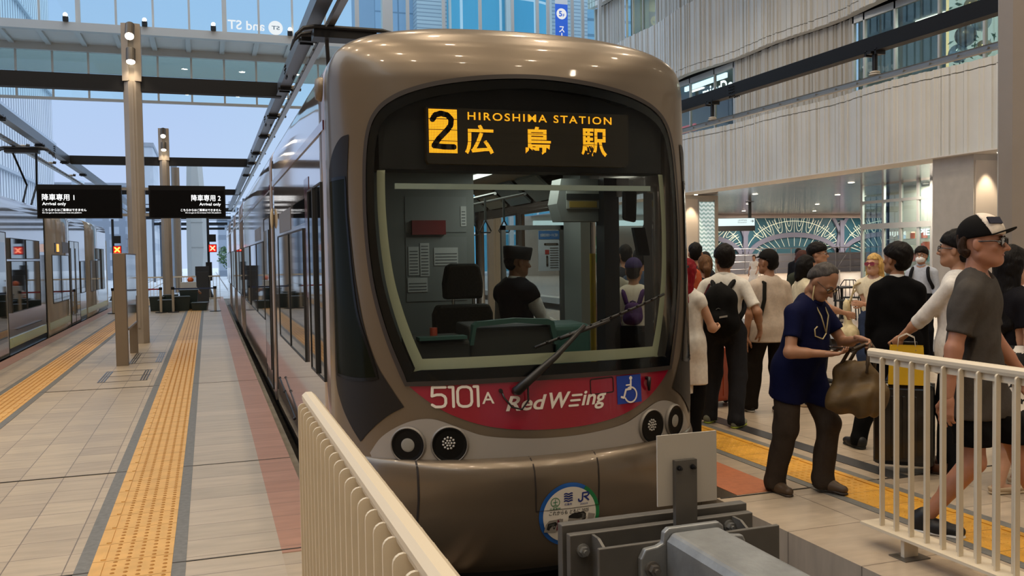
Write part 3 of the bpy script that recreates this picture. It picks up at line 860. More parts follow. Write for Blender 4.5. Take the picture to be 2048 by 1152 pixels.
# white faceted pylon
def pylon():
    root = empty('white_pylon', (-.6, 60, -.42)); tag(root, 'white faceted concrete pylon behind the far column', 'pylon')
    M_PY = mat('pylon_white', 'c9d0d2', .6)
    secs = [(-.42 + .42, -.62, .46, .9), (2.7, -.62, .68, 1.1), (5.0, -.6, .62, 1.0), (8.0, -.5, .45, .8)]
    v = []; f = []
    for z, a, b, d in secs: v += [(a, .1, z), (a + .28, 0, z), (b - .3, 0, z), (b, .25, z), (b, d, z), (a, d, z)]
    n = 6
    for i in range(len(secs) - 1): f += [(i * n + k, i * n + (k + 1) % n, (i + 1) * n + (k + 1) % n, (i + 1) * n + k) for k in range(n)]
    f += [tuple(range(n)), tuple((len(secs) - 1) * n + k for k in range(n))]
    MB().add(v, f).build('shaft', M_PY, root)
    MB().box(-.35, .4, -.02, .0, 6.0 - 3.2, 6.02 - 3.2).box(-.35, .4, -.02, 0, 4.4, 4.42).build('panel_joint', mat('joint_grey', '9aa2a6', .7), root)
    MB().prism([(-1.5, 0), (-1.0, 0), (-.95, 4), (-.9, 6.2), (-1.6, 6.2)], .3, 1.0, 'y').build('side_fin', mat('pylon_blue', 'aebdd6', .6), root)
pylon()
tag(MB().box(-1.98, -1.62, 58, 58.5, -.4, 7.7).build('grey_mast', mat('mast_grey', '9aa8b8', .5)), 'grey square mast just right of the far lamp column', 'mast')
cy = MB()
for k in range(6): cy.cyl((-11.3, 92, -.4 + k * 1.6), (-11.3, 92, 1.17 + k * 1.6), .55, n=14)
tag(cy.build('round_chimney', mat('chimney_white', 'd3e0ea', .5), smooth=False), 'pale round ribbed chimney behind the silver tram front', 'chimney')
# street trees
def tree(x, y, h, label, seed):
    root = empty('street_tree', (x, y, -.42)); tag(root, label, 'tree', )
    rnd = random.Random(seed)
    MB().tube([(0, 0, 0), (.05, 0, h * .3), (0, .05, h * .6)], [.12, .09, .05]).build('trunk', mat('bark', '5c4b3c', .9), root)
    lf = MB()
    for k in range(260):
        a = rnd.uniform(0, 6.28); u = rnd.uniform(-1, 1); r = h * .32 * rnd.uniform(.5, 1)
        c = Vector((r * math.sqrt(1 - u * u) * math.cos(a), r * math.sqrt(1 - u * u) * math.sin(a), h * .66 + r * u * 1.1))
        d = Vector((rnd.gauss(0, 1), rnd.gauss(0, 1), rnd.gauss(0, 1))).normalized(); e = d.orthogonal().normalized(); sz = h * .055
        lf.add([c - d * sz, c + e * sz * .5, c + d * sz, c - e * sz * .5], [(0, 1, 2, 3)])
    tag(lf.build('foliage', mat('leaf_green', '56734f', .7), root), kind='stuff')
tree(2.0, 96, 3.4, 'small green tree down the tram street', 1); tree(-11.5, 70, 3.0, 'green tree beyond the silver tram front', 2); tree(2.9, 105, 2.6, 'smaller tree farther down the tram street', 3)
# ================================================================ STATION FURNITURE
M_COL = mat('column_beige', '9b9185', .42, .15, noise=.04, nscale=3)
M_BEAM = mat('beam_black', '1a1b1d', .5, .2, spec=.25)
M_BEAMG = mat('beam_grey', '6e7278', .35, .6)
M_STEEL = mat('steel_light', 'a9a9a6', .3, .8)
M_BLACK = mat('black_metal', '161617', .4, .2)
M_INS = mat('insulator_pale', 'cfc9bd', .3)
def lamp_column(x, y, h, arms, label, arm_z=(4.88, 5.14), lamps=True):
    root = empty('lamp_column', (x, y, 0)); tag(root, label, 'column')
    oc = []
    for k in range(8):
        a = PI / 8 + k * PI / 4; oc.append((.175 * math.cos(a), .175 * math.sin(a)))
    MB().prism(oc, 0, h - 1.1, 'z').build('shaft', M_COL, root)
    hd = MB().prism([(-.17, -.14), (-.05, -.17), (-.05, -.12), (.05, -.12), (.05, -.17), (.17, -.14), (.17, .16), (-.17, .16)], h - 1.09, h, 'z')
    hd.build('head', M_COL, root)
    MB().box(-.02, .02, -.178, -.158, .3, h - 1.1).build('front_rib', M_COL, root)
    for (a, b) in arms:
        MB().box(a - x, b - x, -.09, .09, arm_z[0], arm_z[1]).box(a - x, b - x, -.1, .1, arm_z[0] - .025, arm_z[0]).build('arm', M_BEAM, root)
    if lamps:
        for dz, tilt in ((h - .17, 1.0), (h - .62, .25)):
            lp = MB().cyl((0, -.20, dz + .12), (0, -.24 - tilt * .16, dz - .13), .085, n=16).box(-.02, .02, -.22, -.1, dz - .03, dz + .03).build('lamp', mat('lamp_bronze', '4d463d', .4, .3), root)
            MB().cyl((0, -.24 - tilt * .16, dz - .125), (0, -.245 - tilt * .172, dz - .145), .076, n=16).build('bulb', emit('lamp_glow_column', 'fff0d4', 14), lp)
        spot_lamp('column_lamp', (x, y - .30, h - .80), 20, 110, (x, y - .2, 0), WARM, .06)
    return root
lamp_column(-1.27, 18.57, 6.12, [(-4.3, -1.42), (-1.12, 1.5)], 'tall beige lamp column between the two arrival signs')
lamp_column(-1.31, 32.8, 6.12, [(-4.3, -1.46), (-1.16, 1.5)], 'tall beige lamp column standing by the dark crates')
lamp_column(-1.38, 47.2, 6.2, [(-4.4, -1.5), (-1.2, 1.7)], 'distant lamp column beyond the dark crates', lamps=False)
lamp_column(6.35, 5.55, 6.12, [(6.5, 10.85)], 'beige column at the right edge behind the bald man', lamps=True)
lamp_column(6.35, 19.7, 6.12, [(6.5, 10.9)], 'beige column on the boarding platform beyond the tram', lamps=False)
for y in (64, 76, 89, 103):
    r = empty('street_gantry', (-1.4, y, -.42)); tag(r, {64: 'nearest', 76: 'second', 89: 'third', 103: 'farthest'}[y] + ' overhead gantry over the tram street', 'gantry')
    MB().box(-3.2, 3.3, -.1, .1, 5.3, 5.55).box(-3.2, 3.3, -.03, .03, 5.75, 5.8).build('cross_beam', M_BEAM, r)
    MB().cyl((3.9, 0, 0), (3.9, 0, 6.2), .11, n=8).build('mast', M_BEAMG, r); MB().cyl((-3.3, 0, 0), (-3.3, 0, 6.2), .11, n=8).build('mast', M_BEAMG, r)

def catenary(xb, xc, y0, y1, zb, zc, ins_y, m, label, bolts=()):
    root = empty('overhead_beam', (xb, 0, 0)); tag(root, label, 'overhead beam')
    MB().box(-.075, .075, y0, y1, zb, zb + .24).box(-.1, .1, y0, y1, zb - .02, zb).build('beam', m, root)
    d = xc - xb
    bar = MB().prism([(d - .045, zc), (d + .045, zc), (d + .045, zc + .02), (d + .02, zc + .035), (d + .02, zc + .085), (d + .04, zc + .1), (d - .04, zc + .1), (d - .02, zc + .085), (d - .02, zc + .035), (d - .045, zc + .02)], y0, y1, 'y')
    yy = y0 + .4
    while yy < y1: bar.box(d - .06, d + .06, yy - .012, yy + .012, zc + .03, zc + .06); yy += .55
    bar.build('conductor_rail', M_STEEL, root)
    for y in ins_y:
        i = MB().box(-.13, d + .13 if d > 0 else .13, y - .05, y + .05, zb - .06, zb - .02)
        i.cyl((d * .6, y, zb - .06), (d * .8, y, zc + .17), .045, n=10).box(-.1, .1, y - .14, y - .1, zb - .08, zb + .02).box(-.1, .1, y + .1, y + .14, zb - .08, zb + .02)
        io = i.build('hanger', M_BLACK, root)
        MB().lathe((d, y, zc + .1), [(.03, 0), (.1, .015), (.1, .03), (.05, .045), (.085, .055), (.085, .07), (.04, .085)], 14).build('insulator', M_INS, io)
    b = MB()
    for y in bolts:
        for a in (-.09, -.03, .03, .09):
            for z in (.05, .11, .17): b.cyl((-.095, y + a, zb + z), (.095, y + a, zb + z), .014, n=6)
            b.cyl((-.06, y + a, zb - .05), (-.06, y + a, zb), .014, n=6); b.cyl((.06, y + a, zb - .05), (.06, y + a, zb), .014, n=6)
    if bolts: b.build('bolt_cluster', M_BLACK, root)
    return root
catenary(1.50, 1.67, 8, 62, 4.89, 4.74, [10.5, 13.6, 17.6, 21, 24.5, 28.5, 31.5, 36], M_BEAMG, 'long overhead beam and contact rail above the red-fronted tram', bolts=[16.5, 22.5, 29.5])
catenary(-4.30, -4.72, 8, 62, 4.87, 4.66, [14, 18, 22.5, 27.5, 32, 36.5], M_BEAMG, 'overhead beam and contact rail above the silver tram at the left edge', bolts=[29.5])
catenary(10.85, 10.85, 3, 19.3, 4.97, 4.45, [5.0, 12.35, 17.48], M_BEAM, 'black overhead beam and contact rail across the corrugated facade', bolts=[16.6])

# arrival signs
M_SCR = mat('sign_screen', '050506', .3, spec=.15)
M_TXT = emit('sign_text', 'ffffff', 1.6)
def arrival_sign(x0, x1, num, right, label):
    root = empty('arrival_sign', (x0, 18.52, 2.42)); tag(root, label, 'sign'); w = x1 - x0; h = .63
    MB().box(0, w, -.06, .06, 0, h).build('casing', mat('sign_casing', '0b0b0c', .5, spec=.2), root)
    MB().box(.03, w - .03, -.068, -.06, .03, h - .09).build('screen', M_SCR, root)
    MB().box(w, w + .12, -.03, .03, .04, .09).box(w, w + .12, -.03, .03, h - .09, h - .04).build('bracket', M_STEEL, root) if not right else MB().box(-.12, 0, -.03, .03, .04, .09).box(-.12, 0, -.03, .03, h - .09, h - .04).build('bracket', M_STEEL, root)
    L = [('降車専用 ' + num, .33, .125, .545), ('Arrival only', .225, .075, .40), ('こちらからはご乗車はできません', .13, .052, .745), ('Do not get on the streetcar from this platform', .085, .03, .66)]
    sh = []
    for (t, z, hh, ww) in L:
        a, b = (.09, .09 + ww) if not right else (w - .09 - ww, w - .09)
        sh.append(fit2d(text2d(t, 1, bold=.008), a, b, z, z + hh))
    lay('lettering', join2d(*sh), lambda a, b: (a, -.072, b), M_TXT, root)
arrival_sign(-2.97, -1.52, '1', False, 'black arrival sign numbered 1, left of the near lamp column')
arrival_sign(-1.04, .37, '2', True, 'black arrival sign numbered 2, right of the near lamp column')
# small sign at the right edge on the column
sg = empty('edge_sign', (6.56, 5.45, 3.1)); tag(sg, 'black sign panel fixed to the column at the right edge', 'sign')
MB().box(0, .9, -.05, .05, 0, 1.2).build('panel', M_BLACK, sg)

# information board on two posts
ib = empty('information_board', (-1.27, 14.65, 0)); tag(ib, 'glass information board on two bronze posts beside the near lamp column', 'information board')
MB().box(-.085, .085, 0, .17, 0, 1.72).build('post', mat('bronze_post', '8d8070', .35, .5), ib, bevel=.006)
MB().box(-.04, .09, 1.93, 2.03, 0, 1.0).build('post', MATS['bronze_post'], ib, bevel=.006)
MB().box(.02, .085, .17, 2.03, .56, 1.70).build('panel', mat('board_glass', '9aa0a6', .06, .6), ib)
MB().box(.0, .095, .17, 2.05, .53, .56).box(.0, .095, .17, 2.05, 1.70, 1.72).build('panel_edge', MATS['bronze_post'], ib)

# fences
M_FENCE = mat('fence_cream', 'd9ccb4', .38)
def fence(x, y0, y1, label, posts, flip=1, hw=.021, off=.030):
    root = empty('fence', (x, y0, 0)); tag(root, label, 'fence'); L = y1 - y0
    MB().prism([(-.022, 1.02), (.022, 1.02), (.026, 1.035), (.026, 1.05), (.012, 1.062), (-.012, 1.062), (-.026, 1.05), (-.026, 1.035)], 0, L, 'y').build('top_rail', M_FENCE, root)
    MB().box(-.008, .008, 0, L, .985, 1.02).build('rail_web', M_FENCE, root)
    MB().box(-.075, .075, 0, L, .105, .12).build('bottom_plate', M_FENCE, root)
    for p in posts:
        q = MB().box(-.045, .045, p - .012, p + .012, 0, .105).build('foot', M_FENCE, root)
        MB().box(-.08, .08, p - .06, p + .06, 0, .006).build('base_plate', mat('plate_steel', '77736c', .4, .7), q)
    first = None; k = 0; y = .035
    while y < L - .02:
        if first is None:
            prof = [(-hw, .12)] + [(hw, .12)] + [(hw * math.cos(a), 1.01 + hw * math.sin(a)) for a in [PI * j / 8 for j in range(9)]]
            first = MB().prism(prof, -.005, .005, 'y').build('baluster', M_FENCE, root); o = first
        else: o = first.copy(); COL.objects.link(o); o.parent = root
        o.location = ((off if k % 2 else -off) * flip, y, 0)
        y += .052; k += 1
    return root
fence(.37, -1.6, 3.62, 'cream barred fence in the near left corner of the track end', [.3, 1.8, 3.3, 5.0])
fence(3.40, -1.6, 3.9, 'cream barred fence on the boarding platform in front of the walking men', [.4, 2.0, 3.6, 5.22], -1, .014, .023)
fence(.50, -1.5, -1.2, 'short cream fence end', []) if False else None

# buffer stop at the end of the track
def hexbolt(mb, c, r=.02, d=.03):
    mb.cyl(c, (c[0], c[1] - d * .35, c[2]), r * 1.35, n=16)
    mb.cyl((c[0], c[1] - d * .35, c[2]), (c[0], c[1] - d, c[2]), r, n=6)
    mb.cyl((c[0], c[1] - d, c[2]), (c[0], c[1] - d * 1.35, c[2]), r * .5, n=8)
bs = empty('buffer_stop', (1.78, 3.1, -.75)); tag(bs, 'grey steel buffer stop with a blank plate at the end of the track', 'buffer stop')
M_BUF = mat('buffer_paint', '5d5a55', .45, .3, noise=.08, nscale=12)
M_GALV = mat('galvanised', '8f9293', .42, .55, noise=.22, nscale=7, bump=.1, bscale=25)
Z = .75
MB().box(-.43, .43, .16, .20, .25 + Z - .5, .465 + Z).box(-.44, .44, .22, .27, .2 + Z - .5, .49 + Z).build('rear_flange', M_BUF, bs, bevel=.004)
MB().box(-.42, .38, -.10, -.08, -.15 + Z, .50 + Z - .01).build('front_flange', M_BUF, bs, bevel=.004)
MB().box(-.42, .38, -.08, .16, .16 + Z, .18 + Z).build('web', M_BUF, bs)
for x in (-.33, .33):
    MB().prism([(-.08, .18 + Z), (.16, .18 + Z), (.16, .46 + Z), (.10, .46 + Z), (-.08, .38 + Z)], x - .006, x + .006, 'x').build('stiffener', M_BUF, bs)
for q in ((-.375, .16, .40 + Z), (.31, .16, .42 + Z)):
    nb = MB(); hexbolt(nb, q); nb.build('flange_bolt', M_STEEL, bs)
ep = [(-.26, -.2 + Z), (-.26, .44 + Z), (-.24, .475 + Z), (-.19, .48 + Z), (-.165, .49 + Z), (-.16, .53 + Z), (-.14, .545 + Z), (.08, .545 + Z), (.10, .53 + Z), (.105, .49 + Z), (.19, .48 + Z), (.20, .46 + Z), (.20, -.2 + Z)]
pl = MB().prism(ep, -.13, -.10, 'y').build('end_plate', M_GALV, bs, bevel=.006)
for z in (.40, .27, .12):
    for bx in (-.215, .155):
        nb = MB(); hexbolt(nb, (bx, -.13, z + Z), .022, .036); nb.build('plate_bolt', mat('bolt_zinc', '85807a', .35, .8), pl)
MB().prism([(-.155, -.3 + Z), (-.155, .50 + Z), (-.13, .53 + Z), (.07, .53 + Z), (.098, .50 + Z), (.098, -.3 + Z)], -2.6, -.13, 'y').build('box_beam', M_GALV, bs, bevel=.012)
pt = MB().box(.02, .12, .10, .125, .46 + Z, .74 + Z).build('plate_post', M_BUF, bs)
nb = MB(); hexbolt(nb, (.035, .10, .71 + Z), .008, .02); hexbolt(nb, (.098, .10, .71 + Z), .008, .02); nb.build('screw', M_BLACK, pt)
MB().box(-.05, .23, .126, .134, .55 + Z, .845 + Z).build('blank_plate', mat('plate_pale', 'b3aca0', .5), bs)

# far end of the platform
def railing(x0, x1, y, label):
    root = empty('railing', (x0, y, 0)); tag(root, label, 'railing'); L = x1 - x0
    MB().box(0, L, -.03, .03, .93, .98).box(0, L, -.015, .015, .08, .12).build('rail', M_FENCE, root)
    k = .05; f0 = None
    while k < L:
        if f0 is None: f0 = MB().cyl((0, 0, 0), (0, 0, .94), .009, n=6).build('baluster', M_FENCE, root); o = f0
        else: o = f0.copy(); COL.objects.link(o); o.parent = root
        o.location = (k, 0, 0); k += .12
railing(-3.1, .45, 36.4, 'cream railing across the far end of the island platform')
def stanchion(x, y, label):
    r = empty('belt_post', (x, y, 0)); tag(r, label, 'belt post')
    MB().cyl((0, 0, .02), (0, 0, .76), .04, n=12).build('post', mat('post_beige', 'b5aa99', .35, .3), r); MB().cyl((0, 0, 0), (0, 0, .02), .17, n=20).build('base', M_BLACK, r)
    MB().cyl((0, 0, .70), (0, 0, .78), .05, n=12).build('head', M_BLACK, r)
stanchion(-1.38, 29.0, 'belt barrier post left of the dark crates, holding the red belt'); stanchion(-1.03, 29.0, 'belt barrier post in front of the dark crates'); stanchion(.19, 28.8, 'belt barrier post nearest the red-fronted tram'); stanchion(-2.75, 29.4, 'belt barrier post nearest the silver tram')
tag(MB().bar((-1.0, 28.995, .722), (.16, 28.805, .722), .005, .045).build('barrier_belt', mat('belt_blue', '24304d', .6)), 'dark blue barrier belt stretched to the tram edge', 'belt')
tag(MB().bar((-2.72, 29.39, .722), (-1.41, 29.01, .722), .005, .045).build('barrier_belt', mat('belt_red', '8d3038', .6)), 'dark red barrier belt behind the near lamp column', 'belt')
M_CR = mat('crate_green', '1c2a29', .4)
def crate(x, y, sx, sy, h, label, rz=0):
    r = empty('crate', (x, y, 0), rz); tag(r, label, 'crate')
    v = []; 
    for z, k in ((0, .86), (h, 1.0)): v += [(-sx * k, -sy * k, z), (sx * k, -sy * k, z), (sx * k, sy * k, z), (-sx * k, sy * k, z)]
    MB().add(v, [(3, 2, 1, 0), (0, 1, 5, 4), (1, 2, 6, 5), (2, 3, 7, 6), (3, 0, 4, 7), (4, 5, 6, 7)]).build('tub', M_CR, r, bevel=.01)
    MB().box(-sx * 1.05, sx * 1.05, -sy * 1.05, sy * 1.05, h, h + .04).build('lid', M_CR, r, bevel=.01)
crate(-1.55, 30.3, .22, .28, .42, 'tall dark green crate at the left of the crate group'); crate(-1.24, 29.5, .24, .26, .34, 'dark green crate between the two belt posts'); crate(-.82, 29.9, .25, .3, .42, 'dark green crate right behind the middle belt post', .1)
crate(-.60, 30.6, .28, .26, .60, 'tallest dark green crate at the back of the group'); crate(-.26, 29.7, .24, .26, .22, 'low dark green crate beside the yellow strip', -.1); crate(-1.15, 30.5, .22, .22, .46, 'dark green crate leaning on the far lamp column')
tag(MB().box(-.42, .02, 35.2, 35.5, 0, 1.15).build('equipment_cabinet', mat('cabinet_dark', '2b2d2f', .5)), 'dark equipment cabinet against the far railing', 'cabinet')
tag(MB().box(-.45, .05, 35.6, 35.9, 1.0, 1.35).box(-.3, -.2, 35.7, 35.8, 0, 1.0).build('control_box', MATS['cabinet_dark']), 'black control box above the far railing', 'cabinet')
tag(MB().box(-.88, -.38, 31.8, 32.2, .0, .85).build('work_cart', mat('cart_white', 'b9b9b5', .5)), 'pale cart in front of the worker in the orange helmet', 'cart')
def signal(x, y, label, full):
    r = empty('track_signal', (x, y, 0)); tag(r, label, 'signal')
    MB().cyl((0, 0, 0), (0, 0, 3.3), .05, n=8).build('pole', M_BLACK, r)
    MB().lathe((0, 0, 0), [(.22, 0), (.18, .05), (.1, .25), (.06, .4)], 14).build('foot', M_BLACK, r)
    b = MB().box(-.0, .32, -.16, -.06, 1.9, 2.22).build('lamp_box', M_BLACK, r)
    MB().box(.02, .30, -.17, -.16, 1.92, 2.20).build('red_field', emit('signal_red', 'e01208', 1.3), b)
    lay('cross', join2d(stroke2d([(.08, 1.98), (.24, 2.14)], .05), stroke2d([(.08, 2.14), (.24, 1.98)], .05)), lambda a, c: (a, -.18, c), emit('signal_yellow', 'ffd23a', 5) if full else emit('signal_pale', 'ff9a78', 2.6), b)
    MB().box(.0, .3, -.14, -.04, 2.32, 2.62).build('unlit_box', M_BLACK, r)
    if not full: MB().box(-.12, .12, -.2, -.06, .75, 1.5).build('relay_box', M_BLACK, r)
signal(.05, 38.0, 'track signal with a red cross, left of the red-fronted tram', False); signal(-3.6, 39.2, 'track signal with a yellow cross on red, above the information board', True)

# ---------------- tram shells
def tram_w(z, W, ztop, zc=2.45):
    u = min(1, max(0, (z - zc) / (ztop - zc)))
    return W * math.sqrt(max(0, 1 - u ** 6))
def shell_profile(W, z0, ztop, zc=2.45):
    p = [(-W * .99, z0), (-W, z0 + .08), (-W, .05), (-W, .80), (-W, 2.10)]
    for z in (2.45, 2.6, 2.7, 2.78, 2.85, 2.9, 2.95, 2.99, 3.02, 3.04, 3.052):
        zz = 2.45 + (z - 2.45) * (ztop - 2.45) / .61
        p.append((-tram_w(zz, W, ztop), zz))
    p.append((0, ztop))
    return p + [(-a, b) for a, b in reversed(p[:-1])]
def shell(name, root, xc, W, y0, y1, ztop, m, z0=-.1, holes=(), smooth=True):
    """body skin between y0 and y1; holes = (ya, yb, za, zb) cut from the right side"""
    pr = shell_profile(W, z0, ztop)
    ys = sorted({y0, y1} | {q for h in holes for q in h[:2]})
    zs = sorted({q for h in holes for q in h[2:]})
    half = len(pr) // 2
    right = []
    for i, (a, b) in enumerate(pr):
        right.append((a, b))
        if i >= half and i + 1 < len(pr):
            nb = pr[i + 1]
            for z in reversed(zs):
                if nb[1] + 1e-4 < z < b - 1e-4: right.append((a + (nb[0] - a) * (b - z) / (b - nb[1]), z))
    n = len(right); v = []; f = []
    for y in ys: v += [(xc + a, y, b) for a, b in right]
    for i in range(len(ys) - 1):
        for k in range(n - 1):
            zm = (right[k][1] + right[k + 1][1]) / 2; ym = (ys[i] + ys[i + 1]) / 2
            if k >= n // 2 and any(h[0] < ym < h[1] and h[2] < zm < h[3] for h in holes): continue
            f.append((i * n + k, i * n + k + 1, (i + 1) * n + k + 1, (i + 1) * n + k))
    mb = MB(); mb.add(v, f)
    o = mb.build(name, m, root, smooth=smooth, auto=25)
    md = o.modifiers.new('thickness', 'SOLIDIFY'); md.thickness = .05; md.offset = -1
    return o
M_SILV = mat('tram_silver', 'c3beb6', .10, .55, bump=.06, bscale=1.2, stretch=(1, .9, .5), coat=.5)
M_TGLASS = mat('tram_dark_glass', '14181b', .03, .0, spec=1.0, bump=.02, bscale=.8)
M_RUB = mat('bellows_rubber', '1d1713', .85, spec=.15)
M_LIME = mat('lime_stripe', '9aa83a', .15, .2)
def side_panel(name, root, x, y0, y1, z0, z1, m, side, frame=None, out=.012):
    a, b = (x - out, x + .004) if side < 0 else (x - .004, x + out)
    o = MB().box(a, b, y0, y1, z0, z1).build(name, m, root)
    if frame:
        fr = MB(); t = .013; c, d = (x - out - .006, x) if side < 0 else (x, x + out + .006)
        fr.box(c, d, y0 - t, y0, z0 - t, z1 + t).box(c, d, y1, y1 + t, z0 - t, z1 + t).box(c, d, y0, y1, z0 - t, z0).box(c, d, y0, y1, z1, z1 + t)
        fr.build('frame', frame, o)
    return o
lt = empty('silver_tram', (-4.5, 26, 0)); tag(lt, 'silver tram with a lime stripe standing at the left platform edge', 'tram')
def Lp(y): return y - 26
LW = 1.2
M_TF = mat('window_rubber', '2b2c2c', .5)
for i, (a, b) in enumerate(((10.5, 21.15), (21.55, 27.8), (28.1, 33.3))):
    shell('body', lt, 0, LW, Lp(a), Lp(b), 2.9, M_SILV)
    side_panel('stripe', lt, LW, Lp(a), Lp(b), .10, .27, M_LIME, 1, out=.003)
    side_panel('skirt', lt, LW, Lp(a), Lp(b), -.2, -.02, M_BLACK, 1, out=.004)
    if i < 2: MB().box(-LW + .1, LW - .1, Lp(b), Lp(b) + .4, -.1, 2.75).build('bellows', M_RUB, lt)
for (a, b, z0, z1) in ((13.5, 15.6, .75, 1.72), (17.7, 19.0, .72, 1.62), (19.1, 20.5, .72, 1.62), (17.7, 19.0, 1.68, 2.03), (19.1, 20.5, 1.68, 2.03), (22.1, 23.3, .68, 1.75), (23.35, 24.6, .68, 1.75), (26.75, 27.6, .75, 1.6), (28.9, 30.2, .72, 1.62), (30.25, 31.4, .72, 1.62), (30.25, 31.3, 1.68, 2.0), (31.9, 32.5, .7, 2.0)):
    side_panel('window', lt, LW, Lp(a), Lp(b), z0, z1, M_TGLASS, 1, M_TF)
for (a, b) in ((15.75, 17.3), (24.8, 25.6), (25.62, 26.45)):
    d = side_panel('door', lt, LW, Lp(a), Lp(b), .0, 2.12, mat('door_silver', 'b1aea8', .12, .6), 1, M_TF)
    side_panel('door_glass', d, LW + .012, Lp(a + .15), Lp(b - .15), .25, 1.95, M_TGLASS, 1)
side_panel('route_display', lt, LW, Lp(22.5), Lp(23.2), 1.82, 2.04, M_BLACK, 1)
side_panel('display_lamp', lt, LW + .01, Lp(22.75), Lp(23.05), 1.84, 2.02, emit('amber', 'f0a040', 1.8), 1)
side_panel('vent', lt, LW, Lp(23.6), Lp(24.6), 1.82, 2.08, mat('vent_grey', '77767a', .5, .4), 1)
for z in (.62,): side_panel('hatch_line', lt, LW, Lp(18.1), Lp(20.6), .38, .40, M_BLACK, 1, out=.004)
# rounded cab of the silver tram (its far end) and a closed near end
MB().box(-LW, LW, Lp(33.3), Lp(33.9), -.1, 2.5).build('cab', M_SILV, lt, bevel=.2)
MB().prism([(-LW, 2.95 - .9), (LW, 2.05), (LW * .9, 2.75), (-LW * .9, 2.75)], Lp(33.28), Lp(33.6), 'y').build('cab_roof', M_SILV, lt)
MB().box(-LW + .05, LW - .05, Lp(10.5), Lp(10.55), -.1, 2.8).build('end_wall', M_SILV, lt)
MB().box(-.9, .9, Lp(12), Lp(33), -.34, -.12).build('bogie', M_BLACK, lt)
def pantograph(root, x, y, zroof, ztop, half=.72):
    pts = [(x - half, y, ztop - .26), (x - half * .93, y, ztop - .12), (x - half * .8, y, ztop - .03), (x - half * .6, y, ztop), (x + half * .6, y, ztop), (x + half * .8, y, ztop - .03), (x + half * .93, y, ztop - .12), (x + half, y, ztop - .26)]
    o = MB().tube(pts, [.008, .022, .028, .03, .03, .028, .022, .008], 8).tube([(q[0], q[1] + .35, q[2]) for q in pts], [.008, .022, .028, .03, .03, .028, .022, .008], 8).box(x - half * .62, x + half * .5, y + .02, y + .33, ztop - .13, ztop - .015).build('pantograph', M_BLACK, root)
    MB().tube([(x - .28, y + .2, ztop - .1), (x - .12, y + 1.1, ztop - .9), (x - .1, y + .1, zroof + .1)], .028, 8).tube([(x + .28, y + .2, ztop - .1), (x + .12, y + 1.1, ztop - .9), (x + .1, y + .1, zroof + .1)], .028, 8).build('arm', M_BLACK, o)
    MB().box(x - .35, x + .35, y - .1, y + 1.3, zroof - .03, zroof + .14).box(x - .5, x - .36, y - .2, y + .4, zroof - .03, zroof + .3).build('base_frame', M_BLACK, o)
    return o
pantograph(lt, 0, Lp(26.2), 2.9, 4.62)
# ================================================================ RED-FRONTED TRAM
XC, TW, YC = 1.94, 1.22, 5.52
ZD = [-.4, .40, .87, 1.8, 2.69, 2.8, 2.9, 2.98, 3.03, 3.06]; DD = [.70, .70, .66, .52, .36, .325, .265, .19, .11, .004]
ZB = [-.26, -.2, -.1, .05, .25, .35, .395, .42, .425]; DB = [.66, .72, .765, .80, .81, .80, .775, .73, .66]
def mask_pt(s, z, off=0.0):
    """point of the front skin: s is the angle across (radians), z the height, off the distance outwards"""
    w = max(tram_w(z, TW, 3.06), .004); d = float(np.interp(z, ZD, DD))
    n = Vector((math.sin(s) * d, -math.cos(s) * w, 0)); n = n.normalized() if n.length > 1e-5 else Vector((0, -1, 0))
    return Vector((XC + w * math.sin(s), YC - d * math.cos(s), z)) + n * off
def bump_pt(s, z, off=0.0):
    w = TW * (1.0 if z > 0 else 1 + z * .12); d = float(np.interp(z, ZB, DB))
    n = Vector((math.sin(s) * d, -math.cos(s) * w, 0)).normalized()
    return Vector((XC + w * math.sin(s), YC - d * math.cos(s), z)) + n * off
def flat_to_mask(off):
    return lambda a, b: mask_pt(math.asin(max(-1, min(1, a / TW))), b, off)
def smooth2d(pts, sharp=(), n=5):
    out = []; N = len(pts)
    for i in range(N):
        p0, p1, p2, p3 = pts[i - 1], pts[i], pts[(i + 1) % N], pts[(i + 2) % N]
        if i in sharp: p0 = (2 * p1[0] - p2[0], 2 * p1[1] - p2[1])
        if (i + 1) % N in sharp: p3 = (2 * p2[0] - p1[0], 2 * p2[1] - p1[1])
        for k in range(n):
            t = k / n
            out.append(tuple(.5 * (2 * p1[j] + (p2[j] - p0[j]) * t + (2 * p0[j] - 5 * p1[j] + 4 * p2[j] - p3[j]) * t * t + (3 * p1[j] - p0[j] - 3 * p2[j] + p3[j]) * t ** 3) for j in (0, 1)))
    return out
D2 = lambda pts: [(R(a), b) for a, b in pts]
def mirror_half(half): return half + [(-a, b) for a, b in reversed(half) if abs(a) > 1e-6]
WS_HALF = [(0, .873), (22, .868), (45, .858), (51.2, 1.12), (55.7, 1.37), (57.7, 1.56), (58.7, 1.75), (58.9, 1.95), (58, 2.2), (55.7, 2.37), (51.5, 2.475), (45.5, 2.545), (38, 2.597), (28, 2.642), (14, 2.68), (0, 2.695)]
WS = smooth2d(D2(mirror_half(WS_HALF)), sharp=(2, len(WS_HALF) * 2 - 4), n=5)
RED = smooth2d(D2(mirror_half([(0, .873), (22, .868), (45, .858), (38.5, .765), (31, .680), (21.5, .612), (11.5, .578), (0, .567)])), sharp=(2, 12), n=5)
HLP = smooth2d(D2(mirror_half([(0, .374), (30, .374), (56, .386), (60.5, .445), (54.8, .548), (45.5, .633), (37, .656), (28.5, .602), (21.3, .552), (10, .525), (0, .518)])), sharp=(3, 17), n=5)
